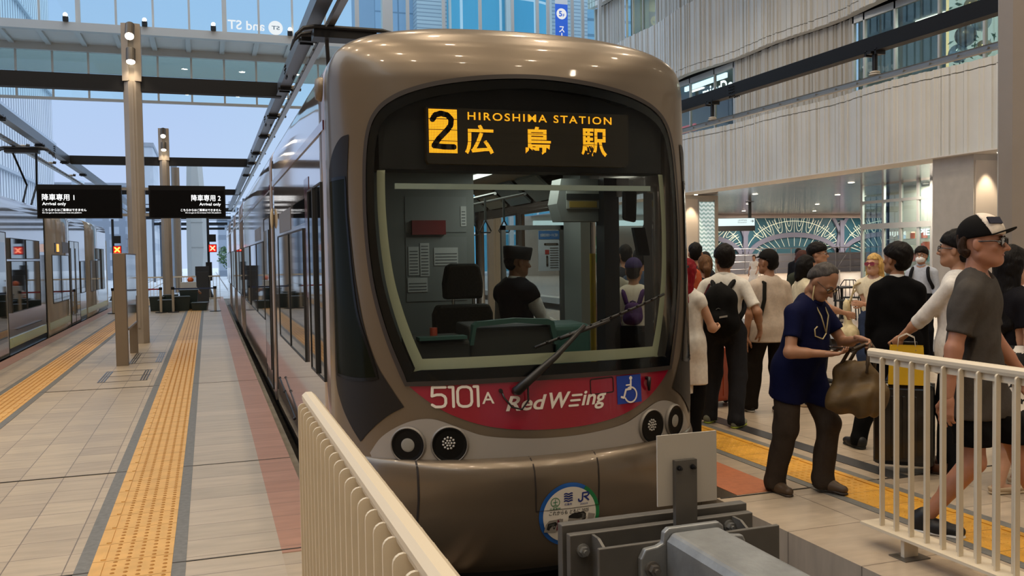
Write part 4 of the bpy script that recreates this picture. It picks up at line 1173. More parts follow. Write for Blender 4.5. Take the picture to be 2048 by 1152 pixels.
SIDE_T = [(-66.4, 2.336), (-72, 2.319), (-78.9, 2.249), (-85, 2.16), (-87, 2.10), (-86, 1.849), (-84, 1.467), (-83.5, 1.121), (-83.6, .863), (-78.3, .724), (-72, .613), (-65.1, .505), (-60.6, .57), (-53.1, .662), (-46.1, .723), (-51.3, .847), (-56.5, .979), (-61.4, 1.183), (-64.2, 1.379), (-65.8, 1.524), (-67.3, 1.716), (-68.3, 1.884), (-68.2, 2.091), (-67, 2.258)]
SIDE = smooth2d(D2(SIDE_T), sharp=(0, 11, 14), n=4)
def inside(p, poly):
    c = False; x, y = p; j = len(poly) - 1
    for i in range(len(poly)):
        (xi, yi), (xj, yj) = poly[i], poly[j]
        if (yi > y) != (yj > y) and x < (xj - xi) * (y - yi) / (yj - yi) + xi: c = not c
        j = i
    return c
def inset(poly, d, zmin=None, zmax=None):
    cx = sum(p[0] for p in poly) / len(poly); cy = sum(p[1] for p in poly) / len(poly)
    out = []; N = len(poly)
    A = sum(poly[i][0] * poly[(i + 1) % N][1] - poly[(i + 1) % N][0] * poly[i][1] for i in range(N))
    sg = 1 if A > 0 else -1
    for i in range(N):
        (x0, y0), (x1, y1) = poly[i - 1], poly[(i + 1) % N]
        L = math.hypot(x1 - x0, y1 - y0) or 1
        nx, ny = -(y1 - y0) / L * sg, (x1 - x0) / L * sg
        out.append((poly[i][0] + nx * d, poly[i][1] + ny * d))
    return out

M_CHAMP = mat('tram_champagne', '736758', .30, .55, coat=.25, noise=.04, nscale=2)
M_RED = mat('tram_red', '94162e', .22, .15, coat=.5)
M_GREYP = mat('tram_grey_panel', '9d9892', .40, .2)
M_FRIT = mat('glass_frit', '0b0b0c', .2, .0, spec=.3)
M_RUBB = mat('frame_brown', '2c2521', .5)
M_SIDEDK = mat('side_dark_panel', '1f1c1a', .4, spec=.25)
tram = empty('red_fronted_tram', (XC, YC, -.25)); tag(tram, 'champagne tram with a red front panel and an orange lit destination board', 'tram')
def T(o):
    if o.parent is tram: o.matrix_parent_inverse = Matrix.Translation((-XC, -YC, .25))
    return o
# --- front skin, with the windscreen opening cut out
def front_skin():
    ss = [R(-90 + 180 * i / 120) for i in range(121)]
    zs = list(np.linspace(.34, 2.69, 100)) + [2.72, 2.76, 2.8, 2.84, 2.87, 2.9, 2.925, 2.95, 2.97, 2.985, 3.0, 3.012, 3.022, 3.03, 3.038, 3.045, 3.05, 3.054, 3.057, 3.059, 3.06]
    hole = inset(WS, .018)
    cols = [('L', None)] + [('m', s) for s in ss] + [('R', None)]
    v = []
    for z in zs:
        w = max(tram_w(z, TW, 3.06), .004)
        v.append((XC - w, 5.66, z)); v += [tuple(mask_pt(s, z)) for s in ss]; v.append((XC + w, 5.66, z))
    n = len(ss) + 2; f = []
    for i in range(len(zs) - 1):
        for k in range(n - 1):
            if 1 <= k < n - 2:
                c = ((ss[k - 1] + ss[k]) / 2, (zs[i] + zs[i + 1]) / 2)
                if inside(c, hole): continue
            f.append((i * n + k, i * n + k + 1, (i + 1) * n + k + 1, (i + 1) * n + k))
    o = MB().add(v, f).build('front_mask', M_CHAMP, tram, smooth=True); T(o)
    return o
mask = front_skin()
PM = lambda off: (lambda a, b: mask_pt(a, b, off))
PB = lambda off: (lambda a, b: bump_pt(a, b, off))
def smooth_obj(o):
    o.data.polygons.foreach_set('use_smooth', [True] * len(o.data.polygons)); return T(o)
def ring2d(outer, inner):
    n = len(outer); return list(outer) + list(inner), [(i, (i + 1) % n, n + (i + 1) % n, n + i) for i in range(n)]
M_WSG = thin_glass('windscreen_glass', (.80, .84, .81), boost=.42, ior=1.42)
smooth_obj(lay('windscreen', poly2d(inset(WS, .012)), PM(.010), M_WSG, tram, .07))
smooth_obj(lay('windscreen_border', ring2d(inset(WS, .010), inset(WS, .075)), PM(.004), M_FRIT, tram, .08))
smooth_obj(lay('windscreen_seal', ring2d(inset(WS, -.014), inset(WS, .014)), PM(.013), M_RUBB, tram, .08))
smooth_obj(lay('front_panel', poly2d(RED), PM(.004), M_RED, tram, .06))
smooth_obj(lay('headlight_panel', poly2d(HLP), PM(.005), M_GREYP, tram, .06))
for sg in (1, -1):
    P = [(a * sg, b) for a, b in SIDE]
    sw = smooth_obj(lay('side_window', poly2d(P), PM(.005), M_SIDEDK, tram, .06))
    gl = [(a * sg, b) for a, b in smooth2d(D2([(-70, 2.07), (-84.5, 2.06), (-83.5, 1.849), (-81.5, 1.467), (-81, 1.121), (-80.5, .90), (-66, .885), (-56.5, .895), (-60, 1.05), (-65, 1.25), (-67.3, 1.45), (-69, 1.7), (-70, 1.884)]), sharp=(0, 1, 5, 7), n=4)]
    smooth_obj(lay('side_glass', poly2d(gl), PM(.008), mat('side_glass_dark', '14170f', .12, spec=.08), sw, .06))
    smooth_obj(lay('glass_rim', ring2d(inset(gl, -.02), gl), PM(.010), M_FRIT, sw, .06))
# bumper
def bumper():
    ss = [R(-90 + 180 * i / 100) for i in range(101)]
    zs = [-.26, -.24, -.2, -.15, -.1, -.03, .05, .12, .19, .25, .3, .35, .375, .395, .41, .42, .425]
    v = []
    for z in zs:
        w = bump_pt(R(90), z)[0] - XC
        v.append((XC - w, 5.66, z)); v += [tuple(bump_pt(s, z)) for s in ss]; v.append((XC + w, 5.66, z))
    n = len(ss) + 2
    f = [(i * n + k, i * n + k + 1, (i + 1) * n + k + 1, (i + 1) * n + k) for i in range(len(zs) - 1) for k in range(n - 1)]
    bo = MB().add(v, f).build('bumper', M_CHAMP, tram, smooth=True); T(bo)
    M_SEAM = mat('seam_dark', '241d19', .7)
    sm = [stroke2d([(R(a), .419), (R(a), .39), (R(a), .2), (R(a * 1.02), .0)], .012) for a in (-43, 43)]
    smooth_obj(lay('corner_seam', join2d(*sm), PB(.003), M_SEAM, tram, .04))
    smooth_obj(lay('hatch_seam', join2d(stroke2d([(R(-9.3), .419), (R(-9.2), .39), (R(-9), .12), (R(9.6), .12), (R(9.8), .39), (R(9.8), .419)], .007)), PB(.003), M_SEAM, tram, .04))
bumper()
T(MB().box(XC - 1.0, XC + 1.0, 5.0, 5.4, -.34, -.2).box(XC - .9, XC + .9, 5.5, 36, -.34, -.1).build('underframe', M_BLACK, tram))
# headlights
def headlight(a, z, r, led):
    c = mask_pt(R(a), z, 0); nrm = (mask_pt(R(a), z, .1) - c).normalized()
    q = nrm.to_track_quat('Z', 'Y').to_matrix().to_4x4(); q.translation = c
    def put(o): o.matrix_world = q; o.parent = tram; o.matrix_parent_inverse = Matrix.Translation((-XC, -YC, .25)); return o
    h = put(MB().lathe((0, 0, 0), [(r * 1.08, .0), (r * 1.10, .012), (r * 1.02, .022), (r * .98, .018), (r * .98, .004)], 36).build('headlight', mat('bezel_grey', '7d776f', .4, .1), smooth=True, auto=30))
    def sub(o): o.parent = h; return o
    sub(MB().lathe((0, 0, 0), [(r * 1.0, .016), (r * .95, .020), (r * .66, .012), (r * .64, .006), (.001, .006)], 36).build('housing', mat('lamp_housing', '070707', .5, spec=.2)))
    if led:
        m = MB(); rnd = random.Random(int(a))
        for rr, k in ((0, 1), (.16, 6), (.32, 11)):
            for j in range(k):
                t = 2 * PI * j / k; m.ball((r * rr * math.cos(t) - r * .05, r * rr * math.sin(t) + r * .1, .016), r * .075, 4)
        sub(m.build('led_cluster', mat('led_lens', 'c9c6bf', .08, .4), smooth=True))
    else:
        sub(MB().lathe((0, 0, 0), [(r * .54, .008), (r * .52, .014), (r * .3, .018), (.001, .019)], 28).build('lens', mat('lens_frost', '8f8d86', .35), smooth=True))
headlight(-45, .506, .098, False); headlight(-31.7, .508, .102, True); headlight(33, .510, .102, True); headlight(46.2, .512, .098, False)
# lettering and marks on the red panel
M_MARK = mat('mark_white', 'e9e2da', .35); MATS['mark_white2'] = M_MARK
def digits():
    h, w, t = .113, .078, .0155; z0 = .726; out = []
    def rr(x, a, b, c, d, r=.026): return [(x + a + r, b), (x + c - r, b), (x + c - r * .3, b + r * .3), (x + c, b + r), (x + c, d - r), (x + c - r * .3, d - r * .3), (x + c - r, d), (x + a + r, d), (x + a + r * .3, d - r * .3), (x + a, d - r), (x + a, b + r), (x + a + r * .3, b + r * .3)]
    x = -.732
    out.append(stroke2d([(x + w, z0 + h), (x + .008, z0 + h), (x + .004, z0 + .062), (x + .03, z0 + .070), (x + w - .022, z0 + .070), (x + w - .006, z0 + .060), (x + w, z0 + .048), (x + w, z0 + .022), (x + w - .008, z0 + .006), (x + w - .024, z0), (x + .022, z0), (x + .004, z0 + .012)], t)); x += w + .020
    one = lambda x: stroke2d([(x, z0 + h), (x + .022, z0 + h), (x + .022, z0)], t)
    out.append(one(x)); x += .046
    out.append(stroke2d(rr(x, 0, z0, w, z0 + h), t, True)); x += w + .014
    out.append(one(x))
    return join2d(*out)
mk = smooth_obj(lay('number_lettering', digits(), flat_to_mask(.008), mat('paint_white', 'e8e0d6', .35), tram, .05))
smooth_obj(lay('number_lettering', fit2d(text2d('A', 1, bold=.01), -.452, -.382, .737, .805), flat_to_mask(.008), MATS['paint_white'], tram, .05))
lt1 = fit2d(text2d('Red', 1, shear=.28, bold=.02), -.318, -.068, .688, .775)
lt2 = fit2d(text2d('W', 1, shear=.28, bold=.025), -.052, .085, .688, .782)
lt3 = fit2d(text2d('ing', 1, shear=.28, bold=.02), .152, .325, .664, .778)
bars = [stroke2d([(.072 + k * .012, .697 + k * .030), (.128 + k * .014, .697 + k * .030)], .013) for k in range(3)]
smooth_obj(lay('name_lettering', join2d(lt1, lt2, lt3, *bars), flat_to_mask(.008), MATS['paint_white'], tram, .05))
# wheelchair badge
bd = smooth_obj(lay('wheelchair_badge', poly2d([(.405, .675), (.592, .675), (.592, .846), (.405, .846)]), flat_to_mask(.007), mat('badge_blue', '183d9c', .35), tram, .05))
whl = [(.512 + .050 * math.cos(PI * (1.02 + k * .055)), .735 + .050 * math.sin(PI * (1.02 + k * .055))) for k in range(23)]
smooth_obj(lay('badge_figure', join2d(disc2d(.502, .830, .012, 16), stroke2d([(.503, .812), (.508, .762), (.545, .762), (.563, .716), (.578, .720)][:3], .015), stroke2d([(.466, .748), (.445, .705), (.425, .712)], .012) if False else stroke2d([(.545, .758), (.562, .712), (.578, .717)], .012), stroke2d([(.505, .787), (.540, .787)], .009), stroke2d(whl, .011)) if False else
    join2d(disc2d(.510, .828, .012, 16), stroke2d([(.510, .812), (.506, .762), (.470, .760), (.452, .712), (.434, .718)], .013), stroke2d([(.507, .787), (.474, .787)], .009), stroke2d([(.505 + .046 * math.cos(PI * (.62 - k * .068)), .726 + .046 * math.sin(PI * (.62 - k * .068))) for k in range(23)], .010)),
    flat_to_mask(.010), MATS['paint_white'], bd, .05))
rc = [(.225, .752), (.372, .755), (.380, .762), (.380, .838), (.373, .845), (.227, .842), (.219, .834), (.219, .760)]
smooth_obj(lay('service_hatch', stroke2d(rc, .006, True), flat_to_mask(.007), M_BLACK, tram, .04))
def hook(x, z):
    s = math.asin(x / TW); pts = [mask_pt(s, z + .03, .005), mask_pt(s, z + .03, .03), mask_pt(s - .01, z - .005, .035), mask_pt(s + .005, z - .045, .02)]
    T(MB().tube(pts, [.012, .014, .013, .008], 8).build('tow_hook_cover', M_BLACK, tram, smooth=True))
hook(.64, .785)
# round sticker on the bumper hatch
def sticker():
    cx, cz, r = .015, .083, .190
    pl = lambda off: (lambda a, b: bump_pt(math.asin(a / TW), b, off))
    st = smooth_obj(lay('round_sticker', disc2d(cx, cz, r, 64), pl(.005), mat('sticker_blue', '1f5aa8', .4), tram, .04))
    g = [(cx + r * math.cos(R(a)), cz + r * math.sin(R(a))) for a in range(-60, 62, 4)] + [(cx + r * .88 * math.cos(R(a)), cz + r * .88 * math.sin(R(a))) for a in range(60, -62, -4)]
    n = 31; ringp = ([(cx + r * math.cos(R(-55 + 3.8 * i)), cz + r * math.sin(R(-55 + 3.8 * i))) for i in range(n)] + [(cx + r * .85 * math.cos(R(-55 + 3.8 * i)), cz + r * .85 * math.sin(R(-55 + 3.8 * i))) for i in range(n)], [(i, i + 1, n + i + 1, n + i) for i in range(n - 1)])
    smooth_obj(lay('green_arc', ringp, pl(.0065), mat('sticker_green', '1f7a45', .4), st, .04))
    smooth_obj(lay('white_field', disc2d(cx, cz, r * .875, 60), pl(.0075), mat('sticker_white', 'ded8cc', .4), st, .04))
    ink = mat('sticker_navy', '1f2f7a', .4); grn = mat('sticker_leaf', '2f7d4f', .4); blk = mat('sticker_black', '22211f', .4)
    gre = [stroke2d([(cx - .093 + .026 * math.cos(2 * PI * k / 24), cz + .083 + .026 * math.sin(2 * PI * k / 24)) for k in range(24)], .004, True), stroke2d([(cx - .093, cz + .100), (cx - .093, cz + .066)], .004), stroke2d([(cx - .106, cz + .083), (cx - .080, cz + .085)], .004), stroke2d([(cx - .104, cz + .067), (cx - .082, cz + .067)], .004), fit2d(text2d('広島電鉄', 1, bold=.01), cx - .127, cx - .06, cz + .040, cz + .052)]
    smooth_obj(lay('emblem', join2d(*gre), pl(.0095), grn, st, .05))
    wav = []
    for k in range(4):
        wav.append(stroke2d([(cx - .037 + .048 * j / 8, cz + .085 + k * .014 + .003 * math.sin(j * 1.1)) for j in range(9)], .008))
    jr = [stroke2d([(cx + .052, cz + .088), (cx + .054, cz + .077), (cx + .066, cz + .074), (cx + .076, cz + .082), (cx + .078, cz + .122), (cx + .112, cz + .124), (cx + .118, cz + .112), (cx + .108, cz + .102), (cx + .088, cz + .100)], .0095), stroke2d([(cx + .092, cz + .100), (cx + .116, cz + .078)], .0095), fit2d(text2d('JR西日本', 1, bold=.01), cx + .062, cx + .112, cz + .052, cz + .063)]
    smooth_obj(lay('emblem', join2d(*(wav + jr + [fit2d(text2d('広島市', 1, bold=.01), cx - .037, cx + .010, cz + .058, cz + .072)])), pl(.0095), ink, st, .05))
    smooth_obj(lay('slogan', fit2d(text2d('これからも ともに 2025', 1, shear=.2, bold=.01), cx - .130, cx + .118, cz + .008, cz + .032), pl(.0095), blk, st, .05))
    smooth_obj(lay('hatch_line', stroke2d([(cx - r * .97, cz + .040), (cx + r * .97, cz + .040)], .003), pl(.010), mat('seam_dark', '241d19', .7), st, .04))
    # two little trams and a station drawn on the sticker
    def pic(m, *polys): smooth_obj(lay('picture', join2d(*[poly2d([(cx + a, cz + b) for a, b in p]) for p in polys]), pl(.0095), m, st, .05))
    pic(mat('pic_silver', '9a948b', .4), [(-.158, -.092), (-.15, -.045), (-.13, -.022), (-.07, -.018), (-.045, -.018), (-.045, -.085), (-.09, -.098)], [(-.01, -.018), (-.02, -.052), (.0, -.068), (.09, -.05), (.105, -.02), (.06, -.03)], [(.115, .0), (.16, -.012), (.15, -.055), (.11, -.05)])
    pic(blk, [(-.143, -.075), (-.136, -.04), (-.09, -.032), (-.08, -.045), (-.095, -.078), (-.13, -.082)], [(-.012, -.042), (-.010, -.005), (.015, .008), (.085, .012), (.10, -.002), (.098, -.035), (.05, -.05), (.01, -.05)], [(-.042, -.05), (-.01, -.04), (-.01, -.085), (-.04, -.088)], [(0, -.078), (.06, -.07), (.06, -.088), (.0, -.094)])
    pic(mat('pic_red', '6b2230', .4), [(-.078, -.018), (-.058, -.016), (-.060, -.084), (-.084, -.088)])
    pic(mat('pic_grey', '565550', .4), [(-.135, -.07), (-.128, -.045), (-.095, -.04), (-.102, -.072)], [(.05, -.04), (.052, -.005), (.078, .004), (.092, -.004), (.088, -.03)])
sticker()
# destination board
M_LEDBG = None
def led_mat(name, col, st, pitch=.00475, bg=.02):
    m = bpy.data.materials.new(name); m.use_nodes = True; nt = m.node_tree; b = nt.nodes['Principled BSDF']
    tc = nt.nodes.new('ShaderNodeTexCoord'); vm = nt.nodes.new('ShaderNodeVectorMath'); vm.operation = 'SCALE'; vm.inputs[3].default_value = 1 / (pitch * 2)
    fr = nt.nodes.new('ShaderNodeVectorMath'); fr.operation = 'FRACTION'; sb = nt.nodes.new('ShaderNodeVectorMath'); sb.operation = 'SUBTRACT'; sb.inputs[1].default_value = (.5, .5, .5)
    sp = nt.nodes.new('ShaderNodeSeparateXYZ'); cb = nt.nodes.new('ShaderNodeCombineXYZ'); ln = nt.nodes.new('ShaderNodeVectorMath'); ln.operation = 'LENGTH'
    lt_ = nt.nodes.new('ShaderNodeMapRange'); lt_.inputs[1].default_value = .34; lt_.inputs[2].default_value = .46; lt_.inputs[3].default_value = st; lt_.inputs[4].default_value = st * bg
    nt.links.new(tc.outputs['Object'], vm.inputs[0]); nt.links.new(vm.outputs[0], fr.inputs[0]); nt.links.new(fr.outputs[0], sb.inputs[0]); nt.links.new(sb.outputs[0], sp.inputs[0])
    nt.links.new(sp.outputs['X'], cb.inputs[0]); nt.links.new(sp.outputs['Z'], cb.inputs[1]); nt.links.new(cb.outputs[0], ln.inputs[0]); nt.links.new(ln.outputs['Value'], lt_.inputs[0])
    b.inputs['Base Color'].default_value = (.01, .008, .005, 1); b.inputs['Emission Color'].default_value = lin(col); b.inputs['Roughness'].default_value = .4
    nt.links.new(lt_.outputs[0], b.inputs['Emission Strength'])
    return m
def destination():
    y = 5.24
    db = MB().prism([(1.28, 2.16), (2.60, 2.16), (2.62, 2.18), (2.62, 2.50), (1.27, 2.50), (1.27, 2.18)], y, y + .05, 'y').build('destination_display', led_mat('led_dim', '6b4a12', .05, bg=.1), tram); T(db)
    T(MB().box(XC - .95, XC + .95, y + .06, y + .25, 2.125, 2.56).build('display_housing', mat('housing_black', '060606', .6), tram))
    T(lay('housing_front', poly2d([(1.0, 2.13), (2.88, 2.13), (2.85, 2.4), (2.7, 2.52), (2.4, 2.61), (1.94, 2.65), (1.48, 2.61), (1.18, 2.52), (1.03, 2.4)]), lambda a, b: (a, y + .052, b), MATS['housing_black'], tram))
    ML = led_mat('led_lit', 'ffa51a', 2.3, bg=.25)
    pl = lambda a, b: (a, y - .004, b)
    def add(name, s, m=ML, o=0): q = lay(name, s, (lambda a, b: (a, y - .004 - o, b)), m, db); q.matrix_parent_inverse = Matrix.Identity(4); T(q) if False else None; return q
    sx = 1.28
    sh = []
    add('led_panel', poly2d([(1.285, 2.225), (1.462, 2.225), (1.462, 2.49), (1.285, 2.49)]))
    dk = mat('led_off', '1a1206', .5)
    two = [(1.308, 2.425), (1.325, 2.452), (1.36, 2.463), (1.40, 2.455), (1.425, 2.43), (1.422, 2.395), (1.40, 2.365), (1.345, 2.31), (1.315, 2.268), (1.375, 2.262), (1.44, 2.262)]
    add('route_number', join2d(stroke2d(two, .034), stroke2d([(1.285, 2.43), (1.462, 2.43)], .005), stroke2d([(1.285, 2.365), (1.462, 2.365)], .005), stroke2d([(1.285, 2.298), (1.462, 2.298)], .005)), dk, .002)
    add('station_name', fit2d(text2d('HIROSHIMA STATION', 1, bold=.012, spacing=1.25), 1.53, 2.50, 2.43, 2.478))
    for ch, a, b in (('広', 1.51, 1.695), ('島', 1.905, 2.075), ('駅', 2.285, 2.465)):
        add('station_kanji', fit2d(text2d(ch, 1, bold=.020), a, b, 2.222, 2.402))
    scan = [stroke2d([(1.50, z), (2.53, z)], .004) for z in (2.298, 2.355)]
    add('dark_rows', join2d(*scan), dk, .003)
destination()
# wiper
def wiper():
    P = lambda a, z, o: mask_pt(R(a), z, o)
    arm = [P(-12.2, .808, .02), P(-12.2, .812, .06), P(-9, .87, .07), P(-1, 1.0, .07), P(8.5, 1.169, .055)]
    wp = T(MB().tube(arm, [.026, .03, .026, .018, .013], 10).build('wiper', mat('wiper_black', '1b1917', .45), tram, smooth=True))
    q = MB(); bl = [P(-6.2 + 48.2 * k / 14, 1.053 + .279 * k / 14 + .012 * math.sin(PI * k / 14), .030) for k in range(15)]
    q.tube(bl, .009, 6); q.tube([P(1 + 16 * k / 6, 1.10 + .09 * k / 6, .045) for k in range(7)], .012, 6)
    for k in range(1, 14): q.bar(bl[k] + Vector((0, -.004, .0)), bl[k] + Vector((0, -.016, .012)), .012, .008)
    b = q.build('wiper_blade', MATS['wiper_black'], wp, smooth=True)
    hose = [P(-16.2, .808, .012), P(-15.6, .77, .03), P(-13.5, .715, .035), P(-10.8, .70, .035), P(-9, .75, .04), P(-9.2, .83, .06)]
    MB().tube(hose, .006, 6).build('washer_hose', MATS['wiper_black'], wp, smooth=True)
    MB().cyl(P(-16.4, .81, .0), P(-16.4, .81, .025), .012, n=10).build('washer_nozzle', MATS['wiper_black'], wp)
    for c in list(wp.children): c.matrix_parent_inverse = Matrix.Identity(4)
wiper()
# body sections behind the front
M_BODY = mat('tram_body', 'a99a92', .08, .62, bump=.05, bscale=1.4, stretch=(1, .8, .5), coat=.6)
M_BODYR = mat('tram_roof', 'b9b6b3', .10, .6, bump=.10, bscale=1.0, stretch=(1, 1.4, .6), coat=.4)
holesA = ((5.98, 6.60, .08, 2.05), (6.68, 6.96, .08, 2.05), (7.4, 8.75, .85, 2.02), (8.9, 10.2, .85, 2.02))
holesB = ((10.95, 12.2, .08, 2.05), (12.5, 14.2, .85, 2.02), (14.4, 16.4, .85, 2.02), (16.6, 18.9, .85, 2.02))
secs = [(5.66, 10.4, holesA), (10.8, 19.2, holesB), (19.55, 24.1, ()), (24.4, 29.2, ()), (29.5, 36.0, ())]
X0 = XC - TW
for i, (a, b, h) in enumerate(secs):
    T(shell('body', tram, XC, TW, a, b, 3.06, M_BODY, -.08, h))
    for (ya, yb, za, zb) in h: T(MB().box(XC + TW - .03, XC + TW - .022, ya, yb, za, zb).build('side_pane', thin_glass('tram_side_glass', (.93, .95, .94), boost=.8), tram))
    if i < 4: T(MB().prism([(XC + a2, z2) for a2, z2 in shell_profile(TW - .09, -.05, 2.98)], b, secs[i + 1][0], 'y').build('bellows', M_RUB, tram))
T(MB().box(XC - TW + .05, XC + TW - .05, 35.95, 36.0, -.1, 2.9).build('end_wall', M_BODY, tram))
def lp(name, ya, yb, za, zb, m, frame=M_TF, out=.012, par=None): return T(side_panel(name, tram, X0, ya, yb, za, zb, m, -1, None, out))
T(side_panel('cab_side_window', tram, X0, 5.86, 6.62, .80, 2.08, M_TGLASS, -1, M_TF))
T(MB().box(X0 - .03, X0, 6.20, 6.24, .80, 2.08).build('sash_bar', M_TF, tram))
for (ya, yb) in ((7.05, 8.3), (8.36, 9.6), (12.2, 14.0), (14.1, 16.0), (16.4, 18.8), (20, 21.8), (22, 23.7), (25, 26.8), (27, 28.8), (30, 31.8), (32, 33.8)):
    T(side_panel('side_window_pane', tram, X0, ya, yb, .80, 1.82, M_TGLASS, -1, M_TF))
T(side_panel('side_display', tram, X0, 6.95, 7.9, 1.87, 2.06, M_TGLASS, -1, None, .005))
M_VENT = mat('vent_slats', '8e8a88', .4, .5)
T(side_panel('side_vent', tram, X0, 8.2, 9.5, 1.86, 2.06, M_VENT, -1, None, .004)); T(side_panel('side_vent', tram, X0, 13, 14.5, 1.87, 2.05, M_VENT, -1, None, .004))
T(side_panel('red_pillar', tram, X0, 6.66, 6.98, 1.3, 2.2, mat('wine_red', '5a1420', .15, .3, coat=.5), -1, out=.004))
T(MB().box(X0 - .01, X0 + .01, 5.7, 10.38, 2.41, 2.47).box(X0 - .01, X0 + .01, 10.85, 36, 2.41, 2.47).build('roof_line', MATS['wine_red'], tram))
dr = T(side_panel('door', tram, X0, 10.9, 12.0, .05, 2.1, mat('door_body', '9d918a', .1, .6), -1, M_TF)); 
side_panel('door_glass', dr, X0 - .012, 11.05, 11.85, .25, 1.95, M_TGLASS, -1).matrix_parent_inverse = Matrix.Identity(4)
T(MB().tube([(X0 - .02, 8.0, .18), (X0 - .03, 9.6, .34)], .008, 6).ball((X0 - .03, 8.0, .18), .016, 6).ball((X0 - .03, 9.0, .28), .016, 6).ball((X0 - .03, 9.6, .34), .014, 6).build('door_stay', M_BLACK, tram))
for (y, z) in ((10.3, 2.05),): T(MB().ball((X0 - .02, y, z), .036, 8, (.6, .7, 3.2)).build('side_marker', mat('marker_ivory', 'cbb894', .25), tram, smooth=True))
T(MB().lathe((X0 + .03, 5.80, 2.68), [(.001, -.07), (.065, -.066), (.078, -.04), (.075, 0)], 20, axis='X').build('corner_lamp', mat('corner_lamp_brown', '7d6f5c', .35, .3), tram, smooth=True))
T(MB().lathe((XC + TW - .03, 5.80, 2.68), [(.075, 0), (.078, .04), (.065, .066), (.001, .07)], 20, axis='X').build('corner_lamp', MATS['corner_lamp_brown'], tram, smooth=True))
T(MB().prism([(0, 0), (.28, .02), (.30, .05), (0, .04)], 5.9, 6.3, 'y').build('roof_fin', M_BLACK, tram, loc=(2.72, 0, 2.93)))
T(pantograph(tram, XC - .03, 12.2, 3.05, 4.71, .76))

# --- what stands inside the cab and saloon
M_INT = mat('interior_grey', '7f8480', .6); M_INTD = mat('interior_dark', '2a2d2c', .6); M_TEAL = mat('desk_teal', '2f5651', .5); M_PAPER = mat('paper_white', 'c9ccc8', .7)
M_TRIM = mat('cab_trim', 'a9aa92', .6)
T(MB().box(XC - 1.12, XC + 1.17, 5.1, 35.9, .0, .05).build('saloon_floor', M_INTD, tram))
T(MB().box(XC - 1.1, XC + 1.1, 5.72, 35.8, 2.34, 2.38).build('saloon_ceiling', mat('ceiling_pale', '9fa3a0', .6), tram))
T(MB().box(XC - 1.14, XC + .23, 7.29, 7.34, .05, 2.34).build('cab_partition', M_INT, tram))
pp = T(MB().box(1.62, 1.91, 7.25, 7.29, 1.78, 1.90).build('red_box', mat('box_red', '7c1f26', .25, coat=.4), tram))
for (a, b, c, d) in ((1.59, 1.68, 1.44, 1.68), (1.69, 1.77, 1.43, 1.71), (1.81, 2.02, 1.52, 1.67), (1.58, 1.75, 1.30, 1.42), (2.05, 2.10, 1.85, 2.02)):
    n = T(MB().box(a, b, 7.28, 7.29, c, d).build('notice', M_PAPER, tram))
    ls = [stroke2d([(a + .012, c + .02 + k * .026), (b - .012, c + .02 + k * .026)], .006) for k in range(int((d - c - .02) / .026))]
    lay('print', join2d(*ls), lambda x, z: (x, 7.278, z), mat('print_grey', '5c6064', .7), n).matrix_parent_inverse = Matrix.Identity(4)
T(MB().box(1.57, 2.10, 7.285, 7.29, 1.22, 1.76).box(1.57, 2.10, 7.284, 7.29, 1.80, 2.1).build('partition_panel', mat('partition_panel', '868b88', .5), tram))
M_SEAT = mat('seat_moquette', '23261f', .85, noise=.35, nscale=60)
T(MB().prism([(-.15, 0), (.15, 0), (.155, .12), (.13, .25), (.09, .27), (-.09, .27), (-.13, .25), (-.155, .12)], -.05, .05, 'y').build('headrest', M_SEAT, tram, bevel=.02, loc=(1.84, 6.52, 1.27)))
T(MB().prism([(-.22, -.8), (.22, -.8), (.23, -.1), (.2, -.03), (-.2, -.03), (-.23, -.1)], -.06, .06, 'y').build('driver_seat', M_SEAT, tram, bevel=.02, loc=(1.82, 6.46, 1.26)))
T(MB().cyl((1.76, 6.5, 1.2), (1.76, 6.5, 1.3), .012).cyl((1.92, 6.5, 1.2), (1.92, 6.5, 1.3), .012).build('headrest_stalk', M_STEEL, tram))
def desk(x0, x1, y, z0, z1, nm, m, lean=.12):
    T(MB().prism([(y, z0), (y + .02, z1 - .02), (y + .06, z1), (y + .35, z1 + .01), (y + .4, z0)], x0, x1, 'x').build(nm, m, tram, bevel=.015))
desk(1.20, 1.58, 5.42, .3, 1.07, 'side_console', M_INTD); desk(1.59, 2.18, 5.48, .3, 1.14, 'driver_desk', M_INTD); desk(2.20, 2.46, 5.50, .3, 1.12, 'teal_console', M_TEAL)
T(MB().prism([(1.585, 1.02), (1.61, 1.15), (1.64, 1.17), (1.9, 1.185), (2.13, 1.17), (2.17, 1.15), (2.2, 1.0), (2.17, 1.0), (2.14, 1.13), (1.9, 1.155), (1.65, 1.14), (1.63, 1.13), (1.61, 1.02)], 5.46, 5.52, 'y').build('instrument_hood', M_TEAL, tram))
T(MB().box(1.24, 1.55, 5.40, 5.5, 1.07, 1.09).build('console_rim', M_TEAL, tram))
T(MB().cyl((1.36, 5.52, 1.08), (1.36, 5.52, 1.14), .025, n=12).build('red_button', mat('button_red', 'a0402c', .4), tram))
trimc = inset(WS, .07); trimo = inset(WS, .135)
o = smooth_obj(lay('windscreen_reveal', ring2d([(p[0], min(p[1], 2.12)) for p in trimc], [(p[0], min(p[1], 2.12)) for p in trimo]), PM(-.06), M_TRIM, tram, .08))
T(MB().box(1.08, 2.80, 5.28, 5.30, 2.008, 2.042).build('sun_blind_bar', mat('blind_bar', 'a8b5b0', .5), tram))
T(MB().prism([(2.68, 1.86), (3.1, 1.86), (3.1, 2.2), (2.68, 2.2), (2.64, 2.0)], 6.55, 6.75, 'y').build('route_chart_box', M_INT, tram))
